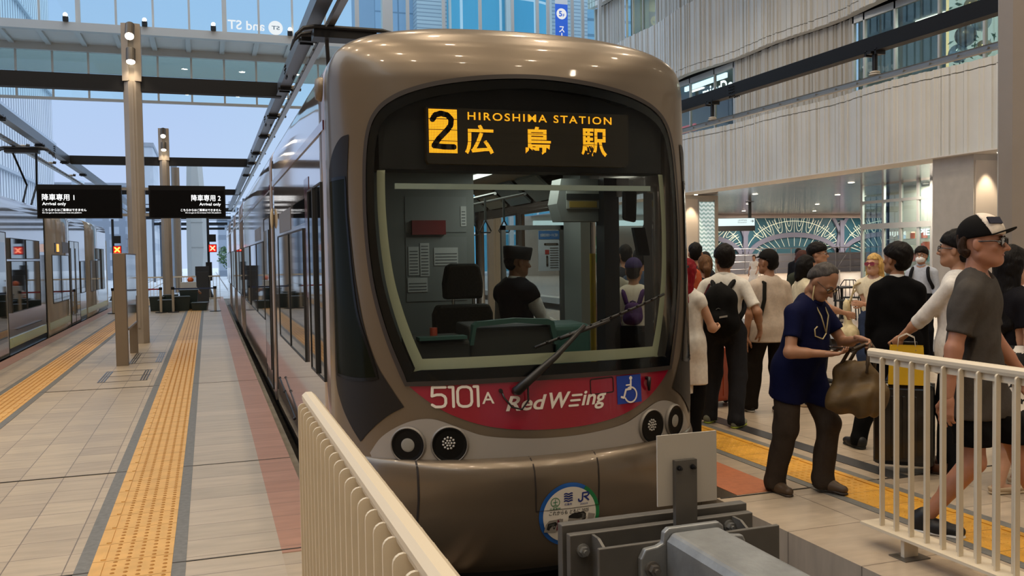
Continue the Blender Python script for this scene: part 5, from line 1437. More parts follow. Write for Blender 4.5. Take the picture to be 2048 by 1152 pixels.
T(MB().box(2.72, 3.0, 6.535, 6.55, 1.96, 2.12).build('route_chart', mat('chart_pale', '9fa49c', .6), tram)); T(MB().box(2.72, 3.0, 6.53, 6.545, 2.03, 2.08).build('chart_band', M_INTD, tram)); T(MB().box(2.74, 2.98, 6.53, 6.545, 1.97, 2.02).build('chart_amber', mat('chart_amber', '9a8440', .6), tram))
T(MB().prism([(-.06, .0), (.05, -.02), (.06, .22), (-.06, .22)], -.02, .02, 'y').build('inner_mirror', M_BLACK, tram, bevel=.02, loc=(2.93, 5.85, 1.84)))
T(MB().obox((2.95, 5.72, 1.68), (.045, 0, .0), (0, .02, 0), (-.02, 0, .1)).build('monitor', M_BLACK, tram))
T(MB().cyl((2.83, 6.3, .06), (2.83, 6.3, 1.6), .022, n=12).build('yellow_pole', mat('pole_yellow', 'a08a26', .4), tram))
T(MB().box(3.02, 3.12, 6.96, 7.34, .06, 2.3).box(3.04, 3.14, 6.60, 6.68, .06, 2.2).build('door_pillar', M_INT, tram)); T(MB().box(3.0, 3.13, 6.44, 6.60, .06, 2.2).build('door_edge', M_BLACK, tram))
gp = MB(); gp.box(2.46, 2.50, 7.42, 7.46, .05, 1.86).box(3.02, 3.06, 7.42, 7.46, .05, 1.86).box(2.46, 3.06, 7.42, 7.46, 1.82, 1.86).box(2.46, 3.06, 7.42, 7.46, .95, .97)
T(gp.build('glass_screen_frame', M_STEEL, tram)); T(MB().box(2.5, 3.02, 7.435, 7.442, .97, 1.82).build('glass_screen', MATS['tram_side_glass'], tram))
ps = T(MB().box(2.80, 3.0, 7.40, 7.41, 1.45, 1.81).build('poster', mat('poster_white', 'b9bfc4', .6), tram))
for (nm, s, m) in (('poster_head', poly2d([(2.80, 1.735), (3.0, 1.735), (3.0, 1.81), (2.80, 1.81)]), mat('poster_blue', '3a6aa0', .6)), ('poster_red', poly2d([(2.86, 1.60), (2.90, 1.60), (2.90, 1.64), (2.86, 1.64)]), mat('poster_red_ink', 'a03b34', .6)), ('poster_text', join2d(*[stroke2d([(2.91, 1.48 + k * .022), (2.985, 1.48 + k * .022)], .006) for k in range(9)], stroke2d([(2.86, 1.69), (2.98, 1.69)], .02), stroke2d([(2.88, 1.50), (2.88, 1.58)], .02)), mat('poster_ink', '5a5148', .6)), ('poster_title', fit2d(text2d('全国相互利用カードのご案内', 1, bold=.01), 2.815, 2.985, 1.757, 1.785), M_PAPER)):
    lay(nm, s, lambda x, z: (x, 7.396 if nm != 'poster_title' else 7.392, z), m, ps).matrix_parent_inverse = Matrix.Identity(4)
for (x, y) in ((2.68, 8.0), (2.51, 8.05), (2.35, 8.6), (2.68, 9.0), (2.68, 9.6), (2.4, 9.4)):
    st = T(MB().box(x - .01, x + .01, y - .004, y + .004, 1.93, 2.14).build('strap', mat('strap_grey', '4b4d4a', .6), tram))
    MB().tube([(x, y, 1.93), (x - .055, y, 1.83), (x - .045, y, 1.815), (x + .045, y, 1.815), (x + .055, y, 1.83), (x, y, 1.93)], .007, 6).build('grip', M_INTD, st).matrix_parent_inverse = Matrix.Identity(4)
T(MB().cyl((2.68, 7.4, 2.14), (2.68, 18, 2.14), .014, n=8).cyl((2.4, 7.4, 2.14), (2.4, 18, 2.14), .014, n=8).build('strap_rail', M_STEEL, tram))
for k in range(6):
    a = T(MB().prism([(2.86, 2.32), (3.08, 2.12), (3.09, 2.14), (2.87, 2.34)], 7.6 + k * .75, 8.2 + k * .75, 'y').build('advert', mat('advert_%d' % (k % 3), ['9aa09c', '8d9698', 'a39c8e'][k % 3], .6), tram))
for x in (XC - .45, XC + .45):
    T(MB().box(x - .05, x + .05, 7.6, 18.5, 2.325, 2.338).build('ceiling_lamp', emit('saloon_lamp', 'e8f0e4', 2.2), tram))
area_lamp('saloon_light', (XC + .2, 9.6, 2.3), .6, 17, (.92, 1, .93), shape='RECTANGLE', size_y=3.5)
area_lamp('cab_light', (XC + .55, 6.7, 2.3), .3, 6.0, (.95, 1, .93), shape='RECTANGLE', size_y=.8)
# ================================================================ PEOPLE
class SDF:
    """a smooth closed surface grown from rounded limbs and ellipsoids (negative inside), meshed by surface nets"""
    def __init__(s): s.p = []
    def limb(s, a, b, ra, rb, k=.03, flat=None, fs=1.0): s.p.append(('l', np.array(a, float), np.array(b, float), ra, rb, k, None if flat is None else np.array(flat, float) / np.linalg.norm(flat), fs)); return s
    def ell(s, c, r, k=.03, rot=None, sub=False): s.p.append(('e', np.array(c, float), np.array(r, float), k, None if rot is None else np.array(rot, float), sub)); return s
    def bounds(s):
        lo = np.full(3, 9e9); hi = -lo
        for q in s.p:
            if q[0] == 'l':
                r = max(q[3], q[4]) * max(1.0, q[7]); a, b = np.minimum(q[1], q[2]) - r, np.maximum(q[1], q[2]) + r
            else:
                if q[5]: continue
                r = max(q[2]); a, b = q[1] - r, q[1] + r
            lo = np.minimum(lo, a); hi = np.maximum(hi, b)
        return lo, hi
    def field(s, h, pad=.02):
        lo, hi = s.bounds(); lo = lo - pad - h; hi = hi + pad + h
        n = np.ceil((hi - lo) / h).astype(int) + 1
        F = np.full(n, .2, np.float32)
        ax = [lo[i] + h * np.arange(n[i], dtype=np.float32) for i in range(3)]
        for q in s.p:
            if q[0] == 'l':
                _, a, b, ra, rb, k, fl, fs = q
                r = max(ra, rb) * max(1.0, fs); pa, pb = np.minimum(a, b) - r - k - .01, np.maximum(a, b) + r + k + .01
            else:
                _, c, rr, k, rot, sub = q
                r = max(rr); pa, pb = c - r - k - .01, c + r + k + .01
            i0 = np.clip(np.floor((pa - lo) / h).astype(int), 0, n - 1); i1 = np.clip(np.ceil((pb - lo) / h).astype(int) + 1, 1, n)
            if (i1 <= i0).any(): continue
            X, Y, Z = np.meshgrid(ax[0][i0[0]:i1[0]], ax[1][i0[1]:i1[1]], ax[2][i0[2]:i1[2]], indexing='ij', sparse=True)
            if q[0] == 'l':
                dx, dy, dz = X - a[0], Y - a[1], Z - a[2]
                d = b - a; L2 = max(float(d @ d), 1e-9)
                t = np.clip((dx * d[0] + dy * d[1] + dz * d[2]) / L2, 0, 1)
                ex, ey, ez = dx - t * d[0], dy - t * d[1], dz - t * d[2]
                if fl is not None:
                    pr = ex * fl[0] + ey * fl[1] + ez * fl[2]
                    g = fs - 1.0
                    m = (1 / fs - 1.0)
                    ex, ey, ez = ex + pr * fl[0] * m, ey + pr * fl[1] * m, ez + pr * fl[2] * m
                D = np.sqrt(ex * ex + ey * ey + ez * ez) - (ra + (rb - ra) * t)
            else:
                dx, dy, dz = X - c[0], Y - c[1], Z - c[2]
                if rot is not None:
                    dx, dy, dz = (dx * rot[0, j] + dy * rot[1, j] + dz * rot[2, j] for j in range(3))
                k0 = np.sqrt((dx / rr[0]) ** 2 + (dy / rr[1]) ** 2 + (dz / rr[2]) ** 2)
                k1 = np.sqrt((dx / rr[0] ** 2) ** 2 + (dy / rr[1] ** 2) ** 2 + (dz / rr[2] ** 2) ** 2) + 1e-6
                D = k0 * (k0 - 1) / k1
            sl = F[i0[0]:i1[0], i0[1]:i1[1], i0[2]:i1[2]]
            if q[0] == 'e' and q[5]:
                hh = np.clip(k - np.abs(sl + D), 0, None) / k; sl[...] = np.maximum(sl, -D) + hh * hh * k * .25
            else:
                hh = np.clip(k - np.abs(sl - D), 0, None) / k; sl[...] = np.minimum(sl, D) - hh * hh * k * .25
        return F, lo, ax
def net(F, lo, h):
    S = F < 0
    c = S[:-1, :-1, :-1].astype(np.int8)
    for i, j, k in ((1, 0, 0), (0, 1, 0), (0, 0, 1), (1, 1, 0), (1, 0, 1), (0, 1, 1), (1, 1, 1)):
        c = c + S[i:S.shape[0] - 1 + i, j:S.shape[1] - 1 + j, k:S.shape[2] - 1 + k]
    cells = np.argwhere((c > 0) & (c < 8))
    if len(cells) == 0: return np.zeros((0, 3)), np.zeros((0, 4), int)
    idx = np.full(c.shape, -1, np.int32); idx[tuple(cells.T)] = np.arange(len(cells))
    acc = np.zeros((len(cells), 3)); cnt = np.zeros(len(cells))
    cor = [(i, j, k) for i in (0, 1) for j in (0, 1) for k in (0, 1)]
    for a in range(8):
        for b in range(a + 1, 8):
            A, B = np.array(cor[a]), np.array(cor[b])
            if np.abs(A - B).sum() != 1: continue
            fa = F[tuple((cells + A).T)]; fb = F[tuple((cells + B).T)]
            m = (fa < 0) != (fb < 0)
            t = np.where(m, fa / np.where(m, fa - fb, 1), 0)
            acc[m] += (A + (B - A) * t[:, None])[m]; cnt[m] += 1
    V = lo + h * (cells + acc / cnt[:, None])
    faces = []
    for axis in range(3):
        u, w = (axis + 1) % 3, (axis + 2) % 3
        sl0 = [slice(None)] * 3; sl1 = [slice(None)] * 3; sl0[axis] = slice(0, -1); sl1[axis] = slice(1, None)
        ch = S[tuple(sl0)] != S[tuple(sl1)]
        e = np.argwhere(ch)
        e = e[(e[:, u] > 0) & (e[:, w] > 0) & (e[:, u] < F.shape[u] - 1) & (e[:, w] < F.shape[w] - 1)]
        if not len(e): continue
        du = np.zeros(3, int); du[u] = 1; dw = np.zeros(3, int); dw[w] = 1
        q = np.stack([idx[tuple((e - du - dw).T)], idx[tuple((e - dw).T)], idx[tuple(e.T)], idx[tuple((e - du).T)]], 1)
        fl = S[tuple(e.T)]
        q[~fl] = q[~fl][:, ::-1]
        faces.append(q[(q >= 0).all(1)])
    return V, np.concatenate(faces)
def net_mesh(name, parts, m, parent=None, relax=1):
    """parts: list of (V, F) joined into one mesh object"""
    Vs = []; Fs = []; n = 0
    for V, Fc in parts: Vs.append(V); Fs.append(Fc + n); n += len(V)
    V = np.concatenate(Vs).astype(np.float64); Fc = np.concatenate(Fs)
    for _ in range(relax):                                # even out the steps of the grid
        acc = np.zeros_like(V); cnt = np.zeros(len(V))
        for a, b in ((0, 1), (1, 2), (2, 3), (3, 0)):
            np.add.at(acc, Fc[:, a], V[Fc[:, b]]); np.add.at(cnt, Fc[:, a], 1)
            np.add.at(acc, Fc[:, b], V[Fc[:, a]]); np.add.at(cnt, Fc[:, b], 1)
        V = V * .5 + .5 * acc / np.maximum(cnt, 1)[:, None]
    me = bpy.data.meshes.new(name)
    me.vertices.add(len(V)); me.vertices.foreach_set('co', V.astype(np.float32).ravel())
    me.loops.add(len(Fc) * 4); me.loops.foreach_set('vertex_index', Fc.astype(np.int32).ravel())
    me.polygons.add(len(Fc)); me.polygons.foreach_set('loop_start', np.arange(0, len(Fc) * 4, 4, dtype=np.int32))
    me.polygons.foreach_set('use_smooth', np.ones(len(Fc), bool))
    me.update(calc_edges=True); me.validate()
    me.materials.append(m)
    o = bpy.data.objects.new(name, me); COL.objects.link(o)
    if parent is not None: o.parent = parent
    return o
def cutmax(F, ax, fn):
    X, Y, Z = np.meshgrid(*ax, indexing='ij', sparse=True)
    np.maximum(F, fn(X, Y, Z).astype(np.float32), out=F); return F
def folds(F, ax, amp, seed, sc=(17, 17, 8)):
    """cloth folds: a few crossing waves"""
    rnd = np.random.RandomState(seed)
    X, Y, Z = np.meshgrid(*ax, indexing='ij', sparse=True)
    for i in range(5):
        k = rnd.normal(size=3) * np.array(sc) * (1 + .5 * i); ph = rnd.uniform(0, 6.28)
        F += (amp / (1 + .4 * i)) * np.sin(k[0] * X + k[1] * Y + k[2] * Z + ph + 1.3 * np.sin(9 * Z + 5 * X * (1 if i % 2 else -1)))
    return F
def rot_ypr(yaw, pitch, roll=0):
    """columns: right, forward, up; yaw turns to the left, pitch up lifts the face"""
    m = Matrix.Rotation(yaw, 3, 'Z') @ Matrix.Rotation(pitch, 3, 'X') @ Matrix.Rotation(roll, 3, 'Y')
    return np.array(m)
def ik(a, b, l1, l2, hint):
    a, b, hint = (np.array(q, float) for q in (a, b, hint))
    d = b - a; L = np.linalg.norm(d); Lm = (l1 + l2) * .998
    if L > Lm: d = d * Lm / L; b = a + d; L = Lm
    u = d / max(L, 1e-6); x = (l1 * l1 - l2 * l2 + L * L) / (2 * max(L, 1e-6)); hgt = math.sqrt(max(0, l1 * l1 - x * x))
    w = hint - u * (hint @ u); w = w / max(np.linalg.norm(w), 1e-6)
    return a + u * x + w * hgt, b
SKIN_M = {}
def skin(c):
    if c not in SKIN_M:
        m = mat('skin_' + c, c, .5, noise=.05, nscale=25); m.node_tree.nodes['Principled BSDF'].inputs['Subsurface Weight'].default_value = .12
        m.node_tree.nodes['Principled BSDF'].inputs['Subsurface Radius'].default_value = (.012, .005, .003); SKIN_M[c] = m
    return SKIN_M[c]
def cloth(c, rough=.85): return mat('cloth_%s_%d' % (c, int(rough * 100)), c, rough, noise=.08, nscale=40, bump=.12, bscale=180, spec=.12)
def hairm(c): return mat('hair_' + c, c, .58, noise=.3, nscale=60, bump=.4, bscale=110, stretch=(1, 1, .12), spec=.16)
def hand_sdf(S, wrist, d, n, side, curl=.5, sc=1.0, spread=1.0):
    """palm and five fingers; d to the fingertips, n out of the palm, side towards the thumb"""
    d, n, side = (np.array(q, float) / np.linalg.norm(q) for q in (d, n, side))
    w = np.array(wrist, float)
    pc = w + d * .055 * sc
    S.limb(w - d * .02, w + d * .03 * sc, .026 * sc, .030 * sc, .02, n, .72)
    for t in (-.026, -.009, .009, .026): S.limb(w + d * .015 * sc + side * t * .6 * sc, w + d * .085 * sc + side * t * sc, .0165 * sc, .0125 * sc, .012)
    for i, (t, L, rr) in enumerate(((.030, .072, .0093), (.010, .080, .0096), (-.011, .074, .0091), (-.030, .058, .0083))):
        b = w + d * .088 * sc + side * t * sc
        a0 = curl * (.55 + .12 * i); dirv = d; pos = b
        fl = (.44, .31, .25)
        for j in range(3):
            ang = a0 * (j + .7) if j else a0 * .8
            dv = d * math.cos(ang) + n * math.sin(ang) + side * t * .7 * spread
            dv = dv / np.linalg.norm(dv)
            e = pos + dv * L * fl[j] * sc
            S.limb(pos, e, rr * sc * (1 - .09 * j), rr * sc * (.93 - .09 * j), .006); pos = e
    b = w + d * .028 * sc + side * .026 * sc
    m1 = b + (d * .62 + side * .62 + n * .35) * .042 * sc
    m2 = m1 + (d * .86 + side * .1 + n * (.3 + .35 * curl)) * .034 * sc
    m3 = m2 + (d * .85 - side * .15 + n * (.3 + .5 * curl)) * .026 * sc
    S.limb(b, m1, .0165 * sc, .0125 * sc, .014); S.limb(m1, m2, .0118 * sc, .0105 * sc, .006); S.limb(m2, m3, .0102 * sc, .0085 * sc, .006)
def person(name, pos, facing, label, H=1.70, skin_c='b3866a', shirt='ffffff', pants='222222', shoes='1c1c1c', sole='d8d4cc', hair='17120f', hair_style='short', sleeve='short', hem=.86, legs='long', lean=0.0, head=(0, 0), torso_turn=0.0,
           feet=((-.10, .02, 0), (.10, -.02, 0)), hands=(None, None), curl=.35, wide=1.0, res=.012, fine=True, sit=False, z0=0.0, face=True, glasses=None, cap=None, belly=0.0, tuck=False, shoe_kind='shoe', jacket=None, foldamp=.0032, hand_dirs=(None, None), group=None, base=None, vest=None, mask=False, skirt_c=None, elbow=(None, None), hip=None, foot_turn=(0, 0), sleeve_len=None, legw=1.0, leg_detail=True):
    s = H / 1.72
    root_loc = (pos[0], pos[1], z0)
    sk = skin(skin_c)
    B = SDF(); G = SDF(); Pn = SDF()
    hipz = hip if hip is not None else (.90 if not sit else .50) * s
    drop = 0
    # legs: local axes x right, y forward, z up
    hips = [np.array((-.088 * wide, 0, hipz)), np.array((.088 * wide, 0, hipz))]
    th, shn = .422 * s, .412 * s
    ank = []
    for i in (0, 1):
        fx, fy, fz = feet[i]
        A = np.array((fx, fy - .02, .075 * s + fz))
        if np.linalg.norm(A - hips[i]) > (th + shn) * .995: drop = max(drop, np.linalg.norm(A - hips[i]) - (th + shn) * .995)
        ank.append(A)
    hips = [q - np.array((0, 0, drop)) for q in hips]; hipz -= drop
    knees = []
    for i in (0, 1):
        ft = foot_turn[i]
        kn, an = ik(hips[i], ank[i], th, shn, (math.sin(ft) * .5 + (-.05 if i == 0 else .05), 1, 0)); knees.append(kn); ank[i] = an
    # trunk
    Rt = rot_ypr(torso_turn, -lean)
    pel = np.array((0, 0, hipz + .04 * s))
    tp = lambda x, y, z: pel + Rt @ np.array((x * s, y * s, z * s))
    neck = tp(0, -.012, .515); Rh = Rt @ rot_ypr(head[0], head[1])
    if len(head) > 2: Rh = rot_ypr(head[0], head[1])
    hc = neck + (Rt @ np.array((0, .022, .075)) + Rh @ np.array((0, .012, .075))) * s
    hp = lambda x, y, z: hc + Rh @ (np.array((x, y, z)) * s)
    W = wide
    def trunk(S, g=0.0, low=True, kk=.05):
        S.ell(tp(0, .0, .34), ((.155 * W + g) * s, (.105 + g) * s, (.185 + g) * s), kk, Rt)
        S.ell(tp(0, .008 + belly * .5, .15), ((.140 * W + belly * .5 + g) * s, (.100 + belly + g) * s, (.17 + g) * s), kk, Rt)
        if low: S.ell(tp(0, -.005, -.02), ((.155 * W + g) * s, (.112 + belly * .4 + g) * s, (.125 + g) * s), kk, Rt)
        S.limb(tp(-.135 * W, -.005, .420), tp(.135 * W, -.005, .420), (.054 + g) * s, (.054 + g) * s, kk)
        S.limb(tp(-.05, -.018, .462), tp(.05, -.018, .462), (.045 + g) * s, (.045 + g) * s, kk)
    trunk(B, -.004)
    B.limb(tp(0, -.012, .47), hc + Rh @ np.array((0, -.022, -.05)) * s, .056 * s, .050 * s, .03)
    sh = [tp(-.172 * W, -.005, .408), tp(.172 * W, -.005, .408)]
    ua, fa = .285 * s, .245 * s
    arms = []
    for i in (0, 1):
        sg = -1 if i == 0 else 1
        tgt = hands[i]
        if tgt is None: tgt = (sg * .215 * W, .03, hipz - .10 * s)
        eh = elbow[i] or (sg * .55, -1, -.25)
        el, wr = ik(sh[i], np.array(tgt, float), ua, fa, eh); arms.append((sh[i], el, wr))
        B.limb(sh[i], el, .048 * s * (1 + (W - 1) * .6), .038 * s, .03); B.limb(el, wr, .039 * s, .026 * s, .02)
        B.limb(el, el + (wr - el) * .45, .041 * s, .036 * s, .02)
    for i in (0, 1):
        B.limb(hips[i], knees[i], .078 * s, .053 * s, .04); B.limb(knees[i], ank[i], .052 * s, .036 * s, .025); B.limb(knees[i] + (ank[i] - knees[i]) * .12 + np.array((0, -.014, 0)), knees[i] + (ank[i] - knees[i]) * .45 + np.array((0, -.014, 0)), .048 * s, .042 * s, .03)
        ft = foot_turn[i]; fd = np.array((math.sin(ft), math.cos(ft), 0)); fz = feet[i][2]
        B.limb(ank[i] + np.array((0, -.02, -.03)) * s, ank[i] + fd * .13 * s + np.array((0, 0, -.05 * s - fz * .4)), .034 * s, .028 * s, .02)
    F, lo, ax = B.field(res); parts = [net(F, lo, res)]
    # head on its own finer grid
    Hd = SDF(); hr = min(res, .0065 if fine else .009)
    Hd.limb(hc + Rh @ np.array((0, -.022, -.115)) * s, hc + Rh @ np.array((0, -.022, -.03)) * s, .050 * s, .052 * s, .02)
    Hd.ell(hp(0, -.015, .035), (.078 * s, .098 * s, .098 * s), .03, Rh)
    Hd.ell(hp(0, .024, -.03), (.060 * s, .073 * s, .088 * s), .03, Rh)
    Hd.ell(hp(0, .064, -.092), (.030 * s, .030 * s, .025 * s), .03, Rh)
    Hd.limb(hp(-.05, .0, -.065), hp(-.020, .058, -.094), .021 * s, .018 * s, .03); Hd.limb(hp(.05, .0, -.065), hp(.020, .058, -.094), .021 * s, .018 * s, .03)
    for sg in (-1, 1):
        Hd.ell(hp(sg * .078, -.012, -.008), (.011 * s, .022 * s, .033 * s), .008, Rh @ rot_ypr(sg * .35, 0))
        Hd.limb(hp(sg * .042, .074, .024), hp(sg * .014, .086, .022), .011 * s, .011 * s, .014)
        Hd.ell(hp(sg * .043, .064, -.022), (.018 * s, .017 * s, .014 * s), .02, Rh)
    Hd.limb(hp(0, .086, .012), hp(0, .116, -.030), .0085 * s, .0120 * s, .009); Hd.limb(hp(-.013, .100, -.034), hp(.013, .100, -.034), .0085 * s, .0085 * s, .008)
    for sg in (-1, 1): Hd.ell(hp(sg * .031, .094, .004), (.017 * s, .014 * s, .010 * s), .012, Rh, True)
    Hd.limb(hp(-.019, .083, -.058), hp(.019, .083, -.058), .0075 * s, .0075 * s, .008); Hd.limb(hp(-.016, .081, -.068), hp(.016, .081, -.068), .0085 * s, .0085 * s, .006)
    Hd.ell(hp(0, .098, -.0635), (.022 * s, .008 * s, .0022 * s), .003, Rh, True)
    F, lo, ax = Hd.field(hr); parts.append(net(F, lo, hr))
    # hands
    for i in (0, 1):
        if hands[i] == 'hidden': continue
        _, el, wr = arms[i]
        d = hand_dirs[i][0] if hand_dirs[i] else (wr - el)
        d = np.array(d, float); d = d / np.linalg.norm(d)
        nrm = np.array(hand_dirs[i][1], float) if hand_dirs[i] else np.array(((1 if i == 0 else -1), .25, 0))
        nrm = nrm - d * (nrm @ d); nrm = nrm / np.linalg.norm(nrm)
        side = np.cross(nrm, d) if i == 1 else np.cross(d, nrm)     # towards the thumb
        HS = SDF(); c = curl[i] if isinstance(curl, tuple) else curl
        hand_sdf(HS, wr, d, nrm, side, c, s * .98)
        hh = .0042 if fine else .006
        F, lo, ax = HS.field(hh, .008); parts.append(net(F, lo, hh))
    body = net_mesh(name, parts, sk, None)
    body.location = root_loc; body.rotation_euler = (0, 0, facing)
    tag(body, label, 'person', group)
    gr = max(res * .85, .008) if fine else res
    def sfield(S, h): return S.field(h)
    # trousers / shorts / skirt
    if legs != 'none':
        cut = {'long': .03, 'shorts': .50, 'skirt': .40, 'longskirt': .10, 'crop': .16}[legs] * s
        Pn2 = SDF(); Pn2.ell(tp(0, -.005, -.015), ((.155 * W + .013) * s, (.112 + belly * .4 + .013) * s, (.135) * s), .05, Rt); Pn2.ell(tp(0, .0, .06), ((.140 * W + belly * .3 + .011) * s, (.10 + belly * .7 + .011) * s, .1 * s), .05, Rt)
        for i in (0, 1):
            if legs in ('skirt', 'longskirt'): Pn2.limb(hips[i], knees[i] + (knees[i] - hips[i]) * .1 + np.array((0, .0, 0)), .105 * s, .12 * s, .12); Pn2.limb(knees[i], ank[i], .12 * s, .13 * s, .12)
            else:
                e = .018 if legs != 'shorts' else .034
                Pn2.limb(hips[i], knees[i], (.082 + e * .6) * s * legw, (.060 + e) * s * legw, .035); Pn2.limb(knees[i], ank[i], (.062 + e) * s * legw, (.048 + e) * s * legw, .03)
                if legs == 'long': Pn2.limb(ank[i], ank[i] + np.array((0, .01, -.035 * s)), (.048 + e) * s * legw, (.050 + e) * s * legw, .02)
        F, lo, ax = Pn2.field(gr)
        folds(F, ax, foldamp * 1.1, hash(label) % 1000 if False else sum(map(ord, label)) % 997)
        wz = tp(0, 0, .105 if hem >= .84 else .03)[2]
        cutmax(F, ax, lambda X, Y, Z: Z - wz)
        if legs != 'long': cutmax(F, ax, lambda X, Y, Z: cut - Z)
        else: cutmax(F, ax, lambda X, Y, Z: .028 * s - Z + 0 * X)
        net_mesh({'long': 'trousers', 'shorts': 'shorts', 'skirt': 'skirt', 'longskirt': 'skirt', 'crop': 'trousers'}[legs], [net(F, lo, gr)], skirt_c or cloth(pants), body)
    # shirt
    def top(nm, m, g, hemz, slv, seed, neck_r=.062, open_front=False):
        S2 = SDF(); trunk(S2, g, hemz < .92, .05)
        if hemz < .8: S2.limb(tp(0, 0, -.02), tp(0, 0, (hemz - .95)), (.15 * W + g) * s, (.155 * W + g) * s, .06, Rt[:, 1], .80)
        if hemz < .84:
            for q in (-1, 1): S2.limb(tp(q * .068 * W, belly * .4, .30), tp(q * .070 * W, belly * .3, -.03), (.092 + g) * s, (.090 + g) * s, .06)
            for i in (0, 1):
                t = min(1.0, max(.1, (.98 - hemz) / .42)); S2.limb(hips[i] + np.array((0, 0, .04 * s)), hips[i] + (knees[i] - hips[i]) * t, (.094 * legw + g) * s, (.088 * legw + g) * s, .06)
        for i in (0, 1):
            a, el, wr = arms[i]
            if slv == 'none': S2.limb(a, a + (el - a) * .12, (.052 + g) * s, (.052 + g) * s, .03)
            elif slv == 'short':
                f = sleeve_len or .62
                S2.limb(a, a + (el - a) * f, (.049 + g) * s * (1 + (W - 1) * .6), (.048 + g) * s * (1 + (W - 1) * .6), .03)
            elif slv == 'half':
                S2.limb(a, el, (.049 + g) * s, (.042 + g) * s, .025); S2.limb(el, el + (wr - el) * .25, (.042 + g) * s, (.043 + g) * s, .015)
            else: S2.limb(a, el, (.050 + g) * s, (.043 + g) * s, .022); S2.limb(el, wr - (wr - el) * .04, (.042 + g) * s, (.034 + g) * s, .015)
        if slv == 'short':
            pass
        F, lo, ax = S2.field(gr)
        folds(F, ax, foldamp, seed)
        dn = Rt @ np.array((0, 0, 1.0)); hq = tp(0, 0, hemz - .95)
        cutmax(F, ax, lambda X, Y, Z: -((X - hq[0]) * dn[0] + (Y - hq[1]) * dn[1] + (Z - hq[2]) * dn[2]) - ((np.abs(X) > .21 * W * s) & (Z > hq[2] - .02)) * 9.0 * (hemz > .80))
        nk = tp(0, .03, .545); nr = neck_r * s * 1.15
        cutmax(F, ax, lambda X, Y, Z: nr - np.sqrt((X - nk[0]) ** 2 + (Y - nk[1]) ** 2 + ((Z - nk[2]) * .9) ** 2))
        if slv == 'short':
            for i in (0, 1):
                a, el, wr = arms[i]; f = sleeve_len or .62; e = a + (el - a) * f; u = (el - a) / np.linalg.norm(el - a)
                def cutf(X, Y, Z, e=e, u=u, a=a):
                    t = (X - e[0]) * u[0] + (Y - e[1]) * u[1] + (Z - e[2]) * u[2]
                    r2 = (X - e[0] - t * u[0]) ** 2 + (Y - e[1] - t * u[1]) ** 2 + (Z - e[2] - t * u[2]) ** 2
                    return np.where((r2 < (.095 * s) ** 2) & (t > -.02 * s) & (t < .12 * s), t, -9)
                cutmax(F, ax, cutf)
        return net_mesh(nm, [net(F, lo, gr)], m, body)
    sd = sum(map(ord, label)) % 991
    if shirt is not None: top('shirt', shirt if not isinstance(shirt, str) else cloth(shirt), .011 if jacket is None else -.004, hem, sleeve if jacket is None else 'none', sd)
    if jacket: top('jacket', cloth(jacket), .019, hem - .07, 'long', sd, .075)
    if vest: top('waistcoat', cloth(vest), .026, hem, 'none', sd, .085)
    if shirt is not None and (jacket or tuck or vest):      # collar
        nk0 = tp(0, -.014, .465); nk1 = tp(0, -.006, .525)
        CO = SDF(); CO.limb(nk0, nk1, .068 * s, .062 * s, .01)
        F, lo, ax = CO.field(.008); up = (nk1 - nk0) / np.linalg.norm(nk1 - nk0)
        cutmax(F, ax, lambda X, Y, Z: (X - nk1[0]) * up[0] + (Y - nk1[1]) * up[1] + (Z - nk1[2]) * up[2] - .014)
        net_mesh('collar', [net(F, lo, .008)], shirt if not isinstance(shirt, str) else cloth(shirt), body)
    # shoes
    if shoe_kind:
        for i in (0, 1):
            ft = foot_turn[i]; fd = np.array((math.sin(ft), math.cos(ft), 0)); fz = feet[i][2]; A = ank[i]
            tilt = -fz * .75
            heel = np.array((A[0], A[1], fz)) - fd * .035 * s + np.array((0, 0, .042 * s)); toe = np.array((A[0], A[1], max(0, fz + tilt))) + fd * .165 * s + np.array((0, 0, .036 * s))
            SH = SDF(); SH.limb(heel, heel + (toe - heel) * .6, .043 * s, .044 * s, .02, np.array((0, 0, 1.0)), .95); SH.limb(heel + (toe - heel) * .5, toe, .044 * s, .036 * s, .02, np.array((0, 0, 1.0)), .85)
            if shoe_kind == 'shoe': SH.limb(heel + np.array((0, 0, .03)) * s, A + np.array((0, .0, .02)), .042 * s, .044 * s, .03)
            F, lo, ax = SH.field(.008)
            if shoe_kind == 'sandal': cutmax(F, ax, lambda X, Y, Z: np.abs(np.sin(26 * (Y * fd[1] + X * fd[0]))) * .0 + (Z - (toe[2] + .012)))
            so = net_mesh('shoe', [net(F, lo, .008)], mat('shoe_' + shoes, shoes, .55), body)
            SL = SDF(); SL.limb(heel - np.array((0, 0, .030)) * s, toe - np.array((0, 0, .027)) * s, .043 * s, .038 * s, .02, np.array((0, 0, 1.0)), .36)
            F, lo, ax = SL.field(.008); net_mesh('sole', [net(F, lo, .008)], mat('sole_' + sole, sole, .6), so)
    # hair
    hm = hairm(hair); HR = SDF(); hs = .0085 if fine else .011
